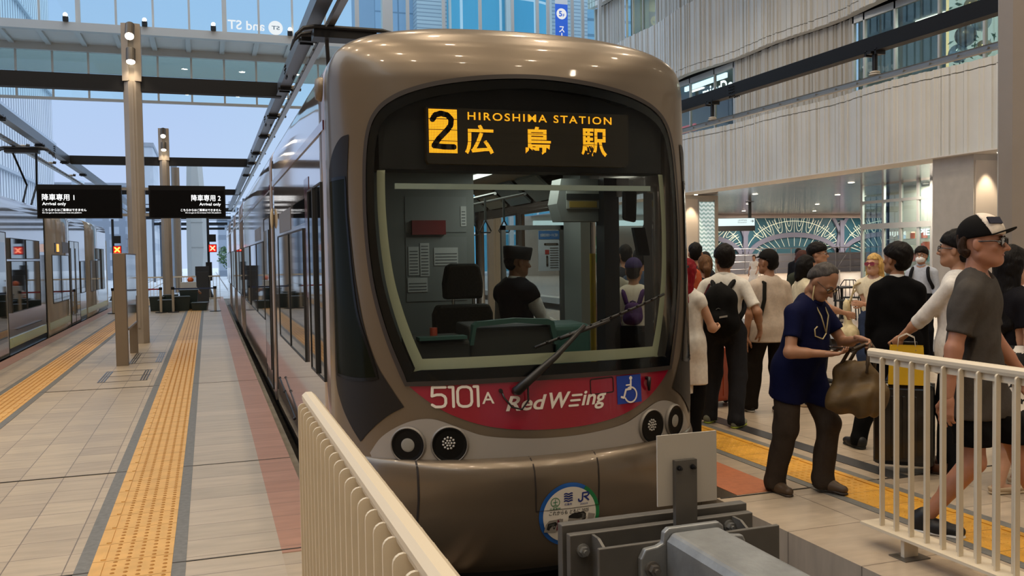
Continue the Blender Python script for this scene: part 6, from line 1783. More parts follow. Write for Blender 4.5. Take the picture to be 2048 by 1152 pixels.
    if hair_style != 'none':
        HR.ell(hp(0, -.018, .040), (.088 * s, .108 * s, .105 * s), .02, Rh)
        if hair_style in ('short', 'grey'): HR.ell(hp(0, -.055, -.005), (.080 * s, .068 * s, .085 * s), .02, Rh)
        if hair_style == 'bushy':
            HR.ell(hp(0, -.03, .045), (.100 * s, .118 * s, .112 * s), .02, Rh); HR.ell(hp(0, -.055, -.015), (.088 * s, .072 * s, .085 * s), .02, Rh); HR.ell(hp(0, .040, .070), (.074 * s, .058 * s, .050 * s), .03, Rh)
        if hair_style in ('long', 'verylong', 'bob', 'bun'):
            HR.ell(hp(0, -.045, -.01), (.092 * s, .085 * s, .10 * s), .03, Rh)
            if hair_style == 'bob':
                for sg in (-1, 1): HR.limb(hp(sg * .07, -.01, .01), hp(sg * .078, .0, -.11), .035 * s, .030 * s, .03)
                HR.limb(hp(0, -.07, 0), hp(0, -.075, -.13), .07 * s, .06 * s, .03)
            elif hair_style != 'bun':
                bl = .30 if hair_style == 'long' else .52
                HR.limb(hp(0, -.07, 0), tp(0, -.125, .50 - bl + .10), .085 * s, .075 * s, .04, Rt[:, 1], .55)
                for sg in (-1, 1): HR.limb(hp(sg * .072, -.02, .01), tp(sg * .085, -.07, .50 - bl * .7 + .1), .032 * s, .040 * s, .04)
        if hair_style == 'pony':
            HR.ell(hp(0, -.05, .0), (.086 * s, .078 * s, .09 * s), .02, Rh); HR.limb(hp(0, -.11, .06), hp(0, -.15, -.04), .035 * s, .045 * s, .02); HR.limb(hp(0, -.15, -.04), hp(0, -.145, -.18), .045 * s, .02 * s, .02)
        F, lo, ax = HR.field(hs)
        rnd = np.random.RandomState(sd)
        X, Y, Z = np.meshgrid(*ax, indexing='ij', sparse=True)
        F += .0035 * np.sin(70 * X + 3 * np.sin(40 * Z)) * np.sin(55 * Y + 2) + (.0025 if hair_style in ('bushy', 'short') else .001) * np.sin(190 * X + 60 * Y + 4 * np.sin(30 * Z)) * np.sin(120 * Z + 90 * Y)
        inv = Rh.T
        def facecut(X, Y, Z):
            dx, dy, dz = X - hc[0], Y - hc[1], Z - hc[2]
            ly = (dx * Rh[0, 1] + dy * Rh[1, 1] + dz * Rh[2, 1]) / s; lz = (dx * Rh[0, 2] + dy * Rh[1, 2] + dz * Rh[2, 2]) / s; lx = (dx * Rh[0, 0] + dy * Rh[1, 0] + dz * Rh[2, 0]) / s
            if hair_style == 'grey': c1 = ly * .9 + .02 - lz * .75 + .03 - (np.abs(lx) > .05) * .015
            elif hair_style in ('short', 'bushy'): c1 = np.where(lz > -.03, ly + .02 - np.clip((lz - (.012 if hair_style == 'bushy' else .03)) * 3.2, -.045, .2), ly + .045)
            elif hair_style == 'pony': c1 = ly + .01 - np.clip((lz - .03) * 2.2, -.03, .2)
            else: c1 = np.where(lz < .055, ly - .030 - np.clip(.055 - np.abs(lx), 0, 1) * -0.0 - (np.abs(lx) - .075) * 1.2, -9)
            low = -.09 if hair_style in ('short', 'grey', 'pony') else (-.10 if hair_style == 'bushy' else -9)
            if hair_style == 'pony': low = -9
            return np.maximum(np.minimum(c1, .05) * s, (low - lz) * s)
        CV = facecut(*np.meshgrid(*ax, indexing='ij', sparse=True)).astype(np.float32)
        F += (.0125 * s) * np.clip(1 + CV / (.034 * s), 0, 1) ** 2
        np.maximum(F, CV, out=F)
        net_mesh('hair', [net(F, lo, hs)], hm, body)
    if hair_style == 'none' and hair:                      # close-cropped stubble
        HR.ell(hp(0, -.018, .036), (.0805 * s, .1005 * s, .1005 * s), .02, Rh); HR.ell(hp(0, -.05, -.005), (.072 * s, .062 * s, .075 * s), .02, Rh)
        F, lo, ax = HR.field(hs)
        cutmax(F, ax, lambda X, Y, Z: (((X - hc[0]) * Rh[0, 1] + (Y - hc[1]) * Rh[1, 1] + (Z - hc[2]) * Rh[2, 1]) - ((X - hc[0]) * Rh[0, 2] + (Y - hc[1]) * Rh[1, 2] + (Z - hc[2]) * Rh[2, 2]) * 1.2 + .03))
        net_mesh('hair', [net(F, lo, hs)], hm, body)
    tom = lambda x, y, z: Vector(hp(x, y, z))
    def hmesh(nm, mb, m, par=None, smooth=True):
        o = mb.build(nm, m, par or body, smooth=smooth, auto=40); return o
    if face:
        for sg in (-1, 1):
            e = hmesh('eye', MB().ball(tom(sg * .031, .079, .005), .0118 * s, 8), mat('eye_white', 'd8d2c8', .2))
            hmesh('iris', MB().ball(tom(sg * .031, .0845, .004), .0068 * s, 6), mat('eye_dark', '150f0c', .15), e)
            br = MB().tube([tom(sg * .048, .078, .028), tom(sg * .034, .0905, .034), tom(sg * .016, .0945, .030)], [.002 * s, .0042 * s, .0035 * s], 6)
            hmesh('eyebrow', br, hm)
        hmesh('lips', MB().tube([tom(-.021, .0815, -.0615), tom(-.01, .0925, -.0605), tom(0, .094, -.062), tom(.01, .0925, -.0605), tom(.021, .0815, -.0615)], [.002 * s, .005 * s, .0052 * s, .005 * s, .002 * s], 8), mat('lip_' + skin_c, {'b3866a': '9c5f50', 'a2765a': '8d5848', 'c2967b': 'a9665c', 'a8755b': '93594a'}.get(skin_c, '945a4c'), .4))
    if mask:
        MK = SDF(); MK.ell(hp(0, .040, -.055), (.066 * s, .092 * s, .058 * s), .02, Rh); F, lo, ax = MK.field(.008)
        cutmax(F, ax, lambda X, Y, Z: .02 * s - ((X - hc[0]) * Rh[0, 1] + (Y - hc[1]) * Rh[1, 1] + (Z - hc[2]) * Rh[2, 1]))
        net_mesh('face_mask', [net(F, lo, .008)], mat('mask_white', 'e6e8ea', .8), body)
    if glasses:
        fm, lm, big = glasses
        g = MB(); ln = MB(); h2 = .017 * big; w2 = .026 * big
        for sg in (-1, 1):
            se = lambda q: math.copysign(abs(q) ** .55, q)
            q = [tom(sg * .033 + w2 * se(math.cos(t)), .101 - .10 * abs(sg * .033 + w2 * se(math.cos(t))) * .45, .004 + h2 * se(math.sin(t))) for t in [2 * PI * k / 16 for k in range(17)]]
            g.tube(q, .0022 * s * (1.4 if big > 1.05 else 1), 6); ln.add(q[:-1], [tuple(range(16))])
            g.tube([q[0] if sg > 0 else q[8], tom(sg * .070, .07, .010), tom(sg * .082, -.005, .008), tom(sg * .082, -.025, -.006)], .0022 * s * (1.6 if big > 1.05 else 1), 6)
        g.tube([tom(-.008, .101, .008), tom(0, .107, .010), tom(.008, .101, .008)], .0022 * s, 6)
        go = hmesh('glasses', g, mat('glasses_' + fm, fm, .25)); hmesh('lens', ln, lm, go, False)
    if cap:
        kind, c1, c2 = cap
        CP = SDF(); CP.ell(hp(0, -.016, .045), (.093 * s, .113 * s, .105 * s), .02, Rh); F, lo, ax = CP.field(.008)
        hz = {'trucker': .03, 'flat': .045, 'beret': .045, 'bucket': .03}[kind]
        tl = .10 if kind != 'trucker' else .16
        def capcut(X, Y, Z):
            dx, dy, dz = X - hc[0], Y - hc[1], Z - hc[2]
            ly = dx * Rh[0, 1] + dy * Rh[1, 1] + dz * Rh[2, 1]; lz = dx * Rh[0, 2] + dy * Rh[1, 2] + dz * Rh[2, 2]
            return (hz * s + ly * tl) - lz
        cutmax(F, ax, capcut); V, Fc = net(F, lo, .008)
        co = net_mesh('cap', [(V, Fc)], cloth(c1), body)
        if kind == 'trucker':
            CP2 = SDF(); CP2.ell(hp(0, -.013, .047), (.094 * s, .115 * s, .109 * s), .02, Rh); F, lo, ax = CP2.field(.007); cutmax(F, ax, capcut)
            def front(X, Y, Z):
                dx, dy, dz = X - hc[0], Y - hc[1], Z - hc[2]
                ly = dx * Rh[0, 1] + dy * Rh[1, 1] + dz * Rh[2, 1]; lz = dx * Rh[0, 2] + dy * Rh[1, 2] + dz * Rh[2, 2]; lx = dx * Rh[0, 0] + dy * Rh[1, 0] + dz * Rh[2, 0]
                return (.005 - ly) * .8 + np.abs(lx) * .25 - (lz - .09) * .55
            cutmax(F, ax, front); net_mesh('front_panel', [net(F, lo, .007)], cloth(c2), co)
            hmesh('badge', MB().obox(tom(.052, .062, .115), Vector(Rh @ np.array((.030, -.022, 0)) * s), Vector(Rh @ np.array((.0, -.008, .016)) * s), Vector(Rh @ np.array((.003, .003, .002)) * s)), mat('badge_navy', '23263a', .6), co, False)
        bl = .062 if kind == 'trucker' else .055
        if kind in ('trucker', 'flat'):
            v = []; n = 12
            for j in range(n + 1):
                a = PI * j / n; x = math.cos(a) * .078; y0 = .055 + math.sin(a) * .035; y1 = .062 + math.sin(a) * (bl + .028)
                zc = hz + .006 + y0 * tl + (1 - abs(math.cos(a)) ** 2) * .012; z1 = zc + (.020 if kind == 'trucker' else -.02) * math.sin(a)
                for (yy, zz) in ((y0, zc), (y1, z1), (y1, z1 - .006), (y0, zc - .008)): v.append(tom(x, yy, zz))
            f = [(4 * j + a, 4 * j + (a + 1) % 4, 4 * j + 4 + (a + 1) % 4, 4 * j + 4 + a) for j in range(n) for a in range(4)] + [(0, 1, 2, 3), (4 * n + 3, 4 * n + 2, 4 * n + 1, 4 * n)]
            hmesh('peak', MB().add(v, f), cloth(c1), co)
        if kind == 'bucket':
            hmesh('brim', MB().add([tuple(tom((.095 + e * .05) * math.cos(2 * PI * j / 24), -.016 + (.115 + e * .05) * math.sin(2 * PI * j / 24), .04 - e * .045)) for j in range(24) for e in (0, 1)], [(2 * j, 2 * j + 1, (2 * j + 3) % 48, (2 * j + 2) % 48) for j in range(24)]), cloth(c1), co)
    body['_'] = 0; del body['_']
    info = dict(body=body, arms=arms, hc=hc, tp=tp, hp=hp, s=s, Rt=Rt, Rh=Rh, root=Vector(root_loc), facing=facing, hipz=hipz)
    M = Matrix.Translation(root_loc) @ Matrix.Rotation(facing, 4, 'Z')
    info['w'] = lambda p: M @ Vector(p)
    return info
# ================================================================ WHO STANDS WHERE
def fdir(x, y, r, a):
    """heading given as right (r) and away (a) of the line of sight at that spot"""
    L = math.hypot(x, y); v = (x / L, y / L); d = (v[1] * r + v[0] * a, -v[0] * r + v[1] * a)
    return math.atan2(-d[0], d[1])
M_LENSD = mat('lens_dark', '15100f', .06, coat=.6)
M_LENSC = thin_glass('lens_clear', (.95, .95, .95))
M_LENSP = mat('lens_pink', '8a3c4c', .1, coat=.4)
def child(o, par): o.parent = par; return o
def along(info, mb, name, m, smooth=True, auto=40):
    """a thing worn or held, built in its wearer's frame"""
    o = mb.build(name, m, None, smooth=smooth, auto=auto); o.location = info['root']; o.rotation_euler = (0, 0, info['facing']); return o
def along_net(info, S, name, m, h=.009, amp=.003, seed=1, par=None, cut=None, sc=(17, 17, 8)):
    F, lo, ax = S.field(h)
    if amp: folds(F, ax, amp, seed, sc)
    if cut: cutmax(F, ax, cut)
    o = net_mesh(name, [net(F, lo, h)], m, par)
    if par is None: o.location = info['root']; o.rotation_euler = (0, 0, info['facing'])
    return o
def phone(info, i, label, off=.07, up=.02):
    _, el, wr = info['arms'][i]; d = (wr - el) / np.linalg.norm(wr - el)
    c = wr + d * (off + .03) + np.array((0, 0, up))
    o = along(info, MB().obox(tuple(c), tuple(d * .07), tuple(np.cross(d, (0, 0, 1)) * .035), (0, .0, .004)), 'phone', mat('phone_black', '0e0f12', .2, coat=.4), False)
    return tag(o, label, 'phone')

# --- the older man in the navy polo shirt, with his bag
x, y = 3.67, 4.90
P2 = person('person', (x, y), fdir(x, y, .86, -.5), 'grey-haired man in a navy polo shirt and glasses looking down at his phone', H=1.54, skin_c='a2765a', shirt='0c1133', pants='383029', shoes='4b3a29', sole='3a3028', hair='4e4a47', hair_style='grey', hem=.71, lean=.24, head=(-.05, -.5), belly=.045, wide=1.12,
            feet=((-.10, .14, .03), (.11, -.09, 0)), foot_turn=(.0, .35), hands=((-.10, .38, 1.03), (.12, .27, .945)), curl=(1.25, .55), res=.009, glasses=('2a2522', M_LENSC, 1.05), elbow=((-.7, -.6, -.6), (.75, -.65, -.5)), hand_dirs=(((.1, .9, -.25), (.55, .0, -.6)), ((-.35, .93, .05), (-.1, .05, 1))), legw=1.12)
phone(P2, 1, 'dark phone in the open hand of the man in the navy polo', .06, .045)
hp, tp = P2['hp'], P2['tp']
cord = MB()
for sg in (-1, 1): cord.tube([hp(sg * .078, .0, -.03), hp(sg * .06, .045, -.12), tp(sg * .05, .125, .42), tp(.0, .165, .30)], .0045, 6)
cord.tube([tp(0, .165, .30), tp(.04, .17, .26), tp(.11, .145, .28), tp(.12, .135, .33), tp(.10, .14, .35)], .0045, 6)
child(cord.build('earphone_cord', mat('cord_ivory', 'c9b98a', .5), smooth=True), P2['body'])
CB = SDF(); nk = tp(0, .0, .50); CB.limb(tp(0, -.03, .47), tp(0, .01, .505), .076, .070, .02)
F_, lo_, ax_ = CB.field(.008); u_ = tp(0, .01, .505); cutmax(F_, ax_, lambda X, Y, Z: Z - (u_[2] + .02) + (Y - u_[1]) * .5); net_mesh('polo_collar', [net(F_, lo_, .008)], cloth('0c1133'), P2['body'])
def duffel():
    c = np.array((.0, .40, .735))
    S = SDF(); 
    S.limb(c + (-.03, -.085, -.06), c + (-.03, .095, -.05), .095, .10, .04, (0, 0, 1.), 1.15); S.limb(c + (.05, -.08, -.08), c + (.05, .09, -.07), .085, .09, .04, (0, 0, 1.), 1.1); S.limb(c + (0, -.075, .09), c + (0, .085, .08), .060, .062, .06, (0, 0, 1.), 1.3)
    o = along_net(P2, S, 'holdall', mat('holdall_olive', '54401e', .62, noise=.25, nscale=9, bump=.25, bscale=14), .009, .006, 8, sc=(15, 13, 22))
    tag(o, 'brown olive holdall hanging from the hand of the man in the navy polo', 'bag')
    hw = P2['arms'][0][2]; hx = np.array((hw[0] + .02, hw[1] + .08, hw[2] - .005))
    st = MB()
    for sx in (-.045, .05): st.tube([c + (sx, -.09, .10), (hx + c + (sx * 2, -.09, .1)) / 2 + (0, -.02, .03), hx + (0, 0, -.01), (hx + c + (sx * 2, .09, .1)) / 2 + (0, .02, .03), c + (sx, .10, .10)], .012, 6)
    st.build('handle', mat('holdall_strap', '3f301c', .7), o, smooth=True)
    MB().tube([c + (.03, -.10, .12), c + (.0, 0, .168), c + (.0, .11, .12)], .005, 6).build('zip', mat('zip_brown', '6b5330', .5), o, smooth=True)
duffel()

# --- the tall man in the cap
x, y = 3.98, 3.78
P1 = person('person', (x, y), fdir(x, y, 1, -.18), 'tall man in a black and white cap, sunglasses and grey tee striding right', H=1.82, skin_c='a8755b', shirt='46423e', pants='070708', shoes='0c0c0d', sole='d9d6d0', hair='3d2d22', hair_style='short', hem=.72, legs='shorts', lean=.05, head=(-.06, .04), wide=1.12,
            feet=((-.10, .40, 0), (.10, -.20, 0)), hands=((-.30, .22, .86), (.30, -.06, .80)), curl=.6, res=.009, glasses=('141213', M_LENSD, 1.35), cap=('trucker', '131212', 'e9dccb'), sleeve_len=.72, elbow=(None, (.8, -1, 0)), foldamp=.005)

# --- the man in the dark suit
x, y = 5.24, 5.72
P3 = person('person', (x, y), fdir(x, y, -.12, 1), 'black-haired man in a black suit standing with his back turned beside the suitcase', H=1.66, skin_c='a2765a', shirt='dcdad6', pants='070708', jacket='070709', shoes='0b0b0c', sole='141414', hair='0f0b09', hair_style='bushy', hem=.83, head=(.75, .08), wide=.90, feet=((-.30, -.12, 0), (.12, .10, 0)), res=.010, foot_turn=(-.5, .2), face=True)

# --- the man with glasses pulling the suitcase
x, y = 4.99, 4.86
P4 = person('person', (x, y), fdir(x, y, -.93, .30), 'man with glasses and rolled white sleeves holding the suitcase handle behind the capped man', H=1.70, skin_c='b3866a', shirt='d9d6d1', pants='15161a', shoes='5c3620', sole='33231a', hair='12100f', hair_style='bushy', sleeve='half', hem=.74, head=(.05, .05), feet=((-.10, -.02, 0), (.10, .12, 0)), hands=((-.12, .37, .93), None), curl=(1.3, .4), res=.010, glasses=('1b1a1c', M_LENSC, 1.15), elbow=((-.6, -1, -.2), None))
def suitcase(loc, rz, w, d, h, col, label, handle=.28, wheels=True):
    r = empty('suitcase', loc, rz); tag(r, label, 'suitcase')
    m = mat('suitcase_' + col, col, .32, noise=.06, nscale=14, coat=.3)
    MB().box(-w / 2, w / 2, -d / 2, d / 2, .06, h).build('shell', m, r, bevel=.035)
    rb = MB()
    for k in range(5): rb.box(-w * .36 + k * w * .18 - .012, -w * .36 + k * w * .18 + .012, -d / 2 - .006, -d / 2 + .01, .12, h - .08)
    rb.build('rib', m, r, bevel=.004)
    MB().box(-w / 2 - .003, w / 2 + .003, -.006, .006, .055, h + .003).build('zip', mat('case_zip', '8b8c8e', .35, .6), r)
    for sx in (-1, 1):
        for sy in (-1, 1):
            q = MB().cyl((sx * (w / 2 - .05) - .012, sy * (d / 2 - .05), .032), (sx * (w / 2 - .05) + .012, sy * (d / 2 - .05), .032), .032, n=18).build('wheel', mat('wheel_grey', '2a2a2c', .5), r)
            MB().cyl((sx * (w / 2 - .05) - .014, sy * (d / 2 - .05), .032), (sx * (w / 2 - .05) + .014, sy * (d / 2 - .05), .032), .018, n=12).build('hub', mat('hub_white', 'b9b9b9', .4), q)
    if handle:
        hn = MB()
        for sx in (-.07, .07): hn.cyl((sx, d / 2 - .04, h), (sx, d / 2 - .04, h + handle), .009, n=8)
        hn.build('pull_rod', M_STEEL, r)
        MB().box(-.09, .09, d / 2 - .058, d / 2 - .022, h + handle - .015, h + handle + .018).build('handle', M_BLACK, r, bevel=.008)
    return r
suitcase((4.70, 5.06, 0), -.75, .40, .26, .64, '0d0d0e', 'black wheeled suitcase with a yellow paper bag on top, behind the fence', .27)
def paper_bag(loc, rz, w, d, h, col, label, solid=True):
    r = empty('paper_bag', loc, rz); tag(r, label, 'bag')
    m = mat('paper_' + col, col, .6, noise=.06, nscale=9)
    k = .9
    v = [(-w / 2, -d / 2, 0), (w / 2, -d / 2, 0), (w / 2, d / 2, 0), (-w / 2, d / 2, 0), (-w / 2 * k, -d / 2, h), (w / 2 * k, -d / 2, h), (w / 2 * k, d / 2, h), (-w / 2 * k, d / 2, h), (-w / 2 * .9, 0, h * .5), (w / 2 * .9, 0, h * .5), (-w / 2 * .8, 0, h), (w / 2 * .8, 0, h)]
    f = [(3, 2, 1, 0), (0, 1, 5, 4), (2, 3, 7, 6), (1, 9, 11, 5), (1, 2, 9), (9, 2, 6, 11), (0, 4, 10, 8), (0, 8, 3), (8, 10, 7, 3)]
    o = MB().add(v, f).build('body', m, r); md = o.modifiers.new('thick', 'SOLIDIFY'); md.thickness = .002
    hd = MB()
    for sy in (-1, 1): hd.tube([(-.06, sy * d / 2, h - .03), (-.05, sy * d / 2 * .7, h + .06), (0, sy * d / 2 * .6, h + .085), (.05, sy * d / 2 * .7, h + .06), (.06, sy * d / 2, h - .03)], .003, 6)
    hd.build('handle', mat('bag_cord', 'd8d2c4', .6), r, smooth=True)
    return r
paper_bag((4.64, 4.97, .645), -.75, .24, .12, .27, 'd2aa1c', 'yellow paper bag standing on the black suitcase')

# --- the two at the right edge
x, y = 4.97, 4.42
def flower_cloth():
    m = mat('flower_cloth', '0d0d0e', .8); nt = m.node_tree; b = nt.nodes['Principled BSDF']
    tc = nt.nodes.new('ShaderNodeTexCoord'); vo = nt.nodes.new('ShaderNodeTexVoronoi'); vo.inputs['Scale'].default_value = 11
    no = nt.nodes.new('ShaderNodeTexNoise'); no.inputs['Scale'].default_value = 26
    ad = nt.nodes.new('ShaderNodeMath'); ad.operation = 'MULTIPLY'
    rp = nt.nodes.new('ShaderNodeValToRGB'); rp.color_ramp.interpolation = 'CONSTANT'
    rp.color_ramp.elements[0].color = lin('e4ded2'); rp.color_ramp.elements[1].position = .22; rp.color_ramp.elements[1].color = lin('0e0e0f')
    nt.links.new(tc.outputs['Object'], vo.inputs['Vector']); nt.links.new(tc.outputs['Object'], no.inputs['Vector'])
    nt.links.new(vo.outputs['Distance'], ad.inputs[0]); nt.links.new(no.outputs['Fac'], ad.inputs[1]); nt.links.new(ad.outputs[0], rp.inputs[0]); nt.links.new(rp.outputs[0], b.inputs['Base Color'])
    return m
P5 = person('person', (x, y), fdir(x, y, .75, .6), 'woman with very long black hair and a flower-print skirt behind the capped man', H=1.60, skin_c='c2967b', shirt='17161a', pants='0f0f10', skirt_c=flower_cloth(), shoes='b9a486', sole='cbb99c', hair='0d0a09', hair_style='verylong', legs='skirt', hem=.90, sleeve='short', feet=((-.09, .16, 0), (.09, -.12, 0)), res=.011, shoe_kind='sandal', head=(0, -.05))
x, y = 5.68, 4.98
P6 = person('person', (x, y), fdir(x, y, -.15, -1), 'older man with cropped hair in a pale pink shirt at the right edge', H=1.58, skin_c='a8755b', shirt='d6c0bb', pants='3a3630', shoes='2a2724', hair='3a322c', hair_style='none', res=.011, head=(.15, -.05))

# --- blonde woman with the tote bag
x, y = 6.99, 7.97
P7 = person('person', (x, y), fdir(x, y, -.28, -1), 'blonde woman in pink sunglasses and a cream tee with a canvas tote', H=1.53, skin_c='c2967b', shirt='e2d6b8', pants='333f59', shoes='d0ccc2', hair='c9a463', hair_style='long', hem=.93, sleeve_len=.45, head=(-.22, .05), hands=((.06, .22, 1.0), (-.04, .20, .98)), res=.010, glasses=('a04a58', M_LENSP, 1.2), feet=((-.10, .02, 0), (.09, .05, 0)))
S = SDF(); S.limb((.26, .08, .62), (.26, .10, .95), .10, .085, .05, (1., .3, 0), .45); S.limb((.22, .14, .66), (.30, .02, .66), .10, .10, .05, (0, 0, 1.), 1.0)
o = along_net(P7, S, 'tote_bag', cloth('d6c69c', .8), .011, .008, 3); tag(o, 'cream canvas tote hanging from the blonde woman\'s shoulder', 'bag')
MB().tube([(.24, .06, .98), (.20, .05, 1.2), P7['tp'](.15, .07, .44), P7['tp'](.15, -.06, .44), (.24, -.03, 1.1), (.25, .12, .98)], .010, 6).build('strap', cloth('d6c69c', .8), o, smooth=True)

# --- the queue by the tram
def backpack(info, col, label, w=.15, hgt=.21, dep=.085, zc=.25, strap=None, logo=False, seed=4):
    tp, s, Rt = info['tp'], info['s'], info['Rt']
    S = SDF(); yb = -.115 - dep
    S.ell(tp(0, yb, zc), (w * s, dep * 1.15 * s, hgt * 1.08 * s), .04, Rt); S.limb(tp(-w * .55, yb + .01, zc - hgt * .55), tp(w * .55, yb + .01, zc - hgt * .55), dep * s, dep * s, .05); S.limb(tp(-w * .45, yb + .01, zc + hgt * .45), tp(w * .45, yb + .01, zc + hgt * .45), dep * .8 * s, dep * .8 * s, .05)
    S.ell(tp(0, yb - dep * .7, zc - hgt * .32), (w * .72 * s, dep * .75 * s, hgt * .42 * s), .02, Rt)
    m = cloth(col, .7); o = along_net(info, S, 'backpack', m, .010, .005, seed); tag(o, label, 'backpack')
    sm = cloth(strap or col, .6)
    for sg in (-1, 1):
        pts = [tp(sg * .06, yb + .05, zc + hgt * .8), tp(sg * .095, -.085, .445), tp(sg * .105, .02, .480), tp(sg * .115, .10, .44), tp(sg * .135, .125, .32), tp(sg * .175, .07, .20), tp(sg * .15, -.09, .10)]
        mb = MB(); P = [Vector(q) for q in pts]; wv = .026
        fine = []
        for i in range(len(P) - 1):
            for k in range(4):
                t = k / 4; p0, p1, p2, p3 = P[max(i - 1, 0)], P[i], P[i + 1], P[min(i + 2, len(P) - 1)]
                fine.append(.5 * (2 * p1 + (p2 - p0) * t + (2 * p0 - 5 * p1 + 4 * p2 - p3) * t * t + (3 * p1 - p0 - 3 * p2 + p3) * t ** 3))
        fine.append(P[-1]); mb.tube(fine, .024, 8); q = mb.build('strap', sm, o, smooth=True)
    tl = MB(); tl.tube([tp(-.03, yb + .04, zc + hgt * 1.0), tp(0, yb + .03, zc + hgt * 1.12), tp(.03, yb + .04, zc + hgt * 1.0)], .007, 6); tl.build('grab_loop', sm, o, smooth=True)
    MB().tube([tp(-w * .7, yb - dep * .55, zc - hgt * .1), tp(0, yb - dep * 1.2, zc + hgt * .12), tp(w * .7, yb - dep * .55, zc - hgt * .1)], .004, 5).build('zip', mat('zip_dark', '2c2c2e', .4), o, smooth=True)
    if logo: MB().obox(tuple(tp(.05, yb - dep * 1.42, zc - hgt * .20)), tuple(Rt @ np.array((.035, 0, .006))), (0, .004, 0), tuple(Rt @ np.array((0, 0, .008)))).build('label_patch', mat('patch_grey', '8f8f8c', .5), o)
    return o
x, y = 4.49, 7.05
P8 = person('person', (x, y), fdir(x, y, .18, 1), 'young man in a white shirt with a black backpack, back turned', H=1.64, skin_c='a2765a', shirt='dedbd3', pants='26272b', shoes='7f8478', sole='a9b93a', hair='14100d', hair_style='bushy', hem=.88, head=(.45, -.12), wide=1.08, feet=((-.16, .06, 0), (.12, -.10, 0)), res=.010, tuck=True, sleeve_len=.78, legw=1.12, foot_turn=(.1, .25), hands=((-.27, .05, .84), (.30, .10, .88)))
backpack(P8, '0a0a0b', 'big black backpack on the young man in the white shirt', .155, .24, .095, .185, logo=True)
S = SDF(); c = np.array((-.30, .02, .86)); S.limb(c + (0, -.13, -.10), c + (0, .13, -.10), .05, .05, .02, (0, 0, 1.), 2.6); o = along_net(P8, S, 'shoulder_bag', cloth('1b1b1d', .55), .011, .002, 6); tag(o, 'flat black shoulder bag at the left hip of the backpack wearer', 'bag')
MB().tube([c + (0, .1, .05), P8['tp'](-.13, .10, .40), P8['tp'](-.10, 0, .48), P8['tp'](-.13, -.10, .42), c + (0, -.1, .05)], .010, 6).build('strap', cloth('4a1d22', .6), o, smooth=True)
x, y = 5.20, 7.38
P9 = person('person', (x, y), fdir(x, y, -.5, .85), 'man in a black peaked cap and beige short-sleeved shirt looking left', H=1.60, skin_c='a2765a', shirt='c3b4a4', pants='211c17', shoes='0f0f10', sole='d5d2cb', hair='0f0c0a', hair_style='short', hem=.78, head=(.30, .02), wide=1.08, feet=((-.13, .16, 0), (.10, -.08, 0)), res=.010, cap=('flat', '1b1a19', '1b1a19'), sleeve_len=.75, legw=1.15, foot_turn=(.2, 0))
o = along(P9, MB().tube([P9['tp'](-.10, .10, .44), P9['tp'](-.105, .01, .486), P9['tp'](-.10, -.09, .45), P9['tp'](-.13, -.135, .28), P9['tp'](-.17, -.12, .10)], .02, 8), 'shoulder_strap', cloth('16150f', .5)); child(o, P9['body']); o.location = (0, 0, 0); o.rotation_euler = (0, 0, 0)
suitcase((5.02, 7.98, 0), .2, .42, .27, .62, 'a8431f', 'orange suitcase standing between the backpack wearer and the capped man', .2)
x, y = 3.80, 6.58
P10 = person('person', (x, y), fdir(x, y, .55, .85), 'woman with crimson hair in a white sleeveless top looking at her phone', H=1.53, skin_c='c2967b', shirt='dedbd4', pants='0e0e10', shoes='141414', hair='7c0d1b', hair_style='long', sleeve='none', hem=.56, hands=(None, (.13, .25, .93)), curl=(.4, 1.1), res=.010, head=(-.1, -.3), legw=1.08, hand_dirs=(None, ((-.1, .95, .1), (-.6, .1, .6))), elbow=(None, (.7, -.8, -.4)))
phone(P10, 1, 'black phone in the hand of the crimson-haired woman', .06, .03)
MB().lathe((0, 0, 0), [(.001, -.02), (.02, -.018), (.026, 0), (.02, .018), (.001, .02)], 12).build('hair_clip', M_BLACK, P10['body'], loc=P10['hp'](.06, -.085, .03))
paper_bag((3.72, 6.48, .42), .4, .22, .10, .30, 'dfdcd4', 'white paper bag hanging beside the crimson-haired woman')
def extra(x, y, r, a, label, **k):
    k.setdefault('res', .013); k.setdefault('fine', False); k.setdefault('face', False)
    return person('person', (x, y), fdir(x, y, r, a), label, **k)
extra(4.68, 8.22, .1, 1, 'man with cropped hair in an orange shirt between the tram and the crimson-haired woman', H=1.74, shirt='b4583b', pants='2a2a2e', hair='2c221b', hair_style='none')
extra(5.20, 8.55, -.2, 1, 'woman with a brown ponytail in a dark top behind the backpack wearer', H=1.57, shirt='2b2a2d', pants='5a6470', hair='5d4129', hair_style='pony', shoes='cfccc4', feet=((-.16, -.18, 0), (.06, .05, 0)))
extra(5.56, 9.36, 0, 1, 'black-haired man between the orange shirt and the ponytail', H=1.69, shirt='2d2f36', pants='1d1d20', hair='0f0c0a')
extra(6.20, 10.2, .2, 1, 'person with black hair farthest back in the queue', H=1.58, shirt='3a3a40', pants='26262a', hair='0d0a09', hair_style='bob')
extra(7.05, 9.30, -.5, .8, 'woman with long auburn hair in a dark green top', H=1.58, shirt='33372e', pants='2a2725', hair='43241d', hair_style='long')
extra(6.80, 8.70, 1, -.25, 'black-haired man with glasses seen from the side, looking right', H=1.66, shirt='4a4b50', pants='2a2a2d', hair='110e0c', hair_style='bushy', face=True, glasses=('3a3a3c', M_LENSC, 1.0))
extra(5.80, 7.62, .8, .45, 'person with a black bob in a cream top behind the navy polo', H=1.53, shirt='d9ceb0', pants='24344a', hair='100d0b', hair_style='bob', shoes='d8cbb4', sole='c4a884', head=(0, -.15), hands=(None, (.22, .34, .95)))
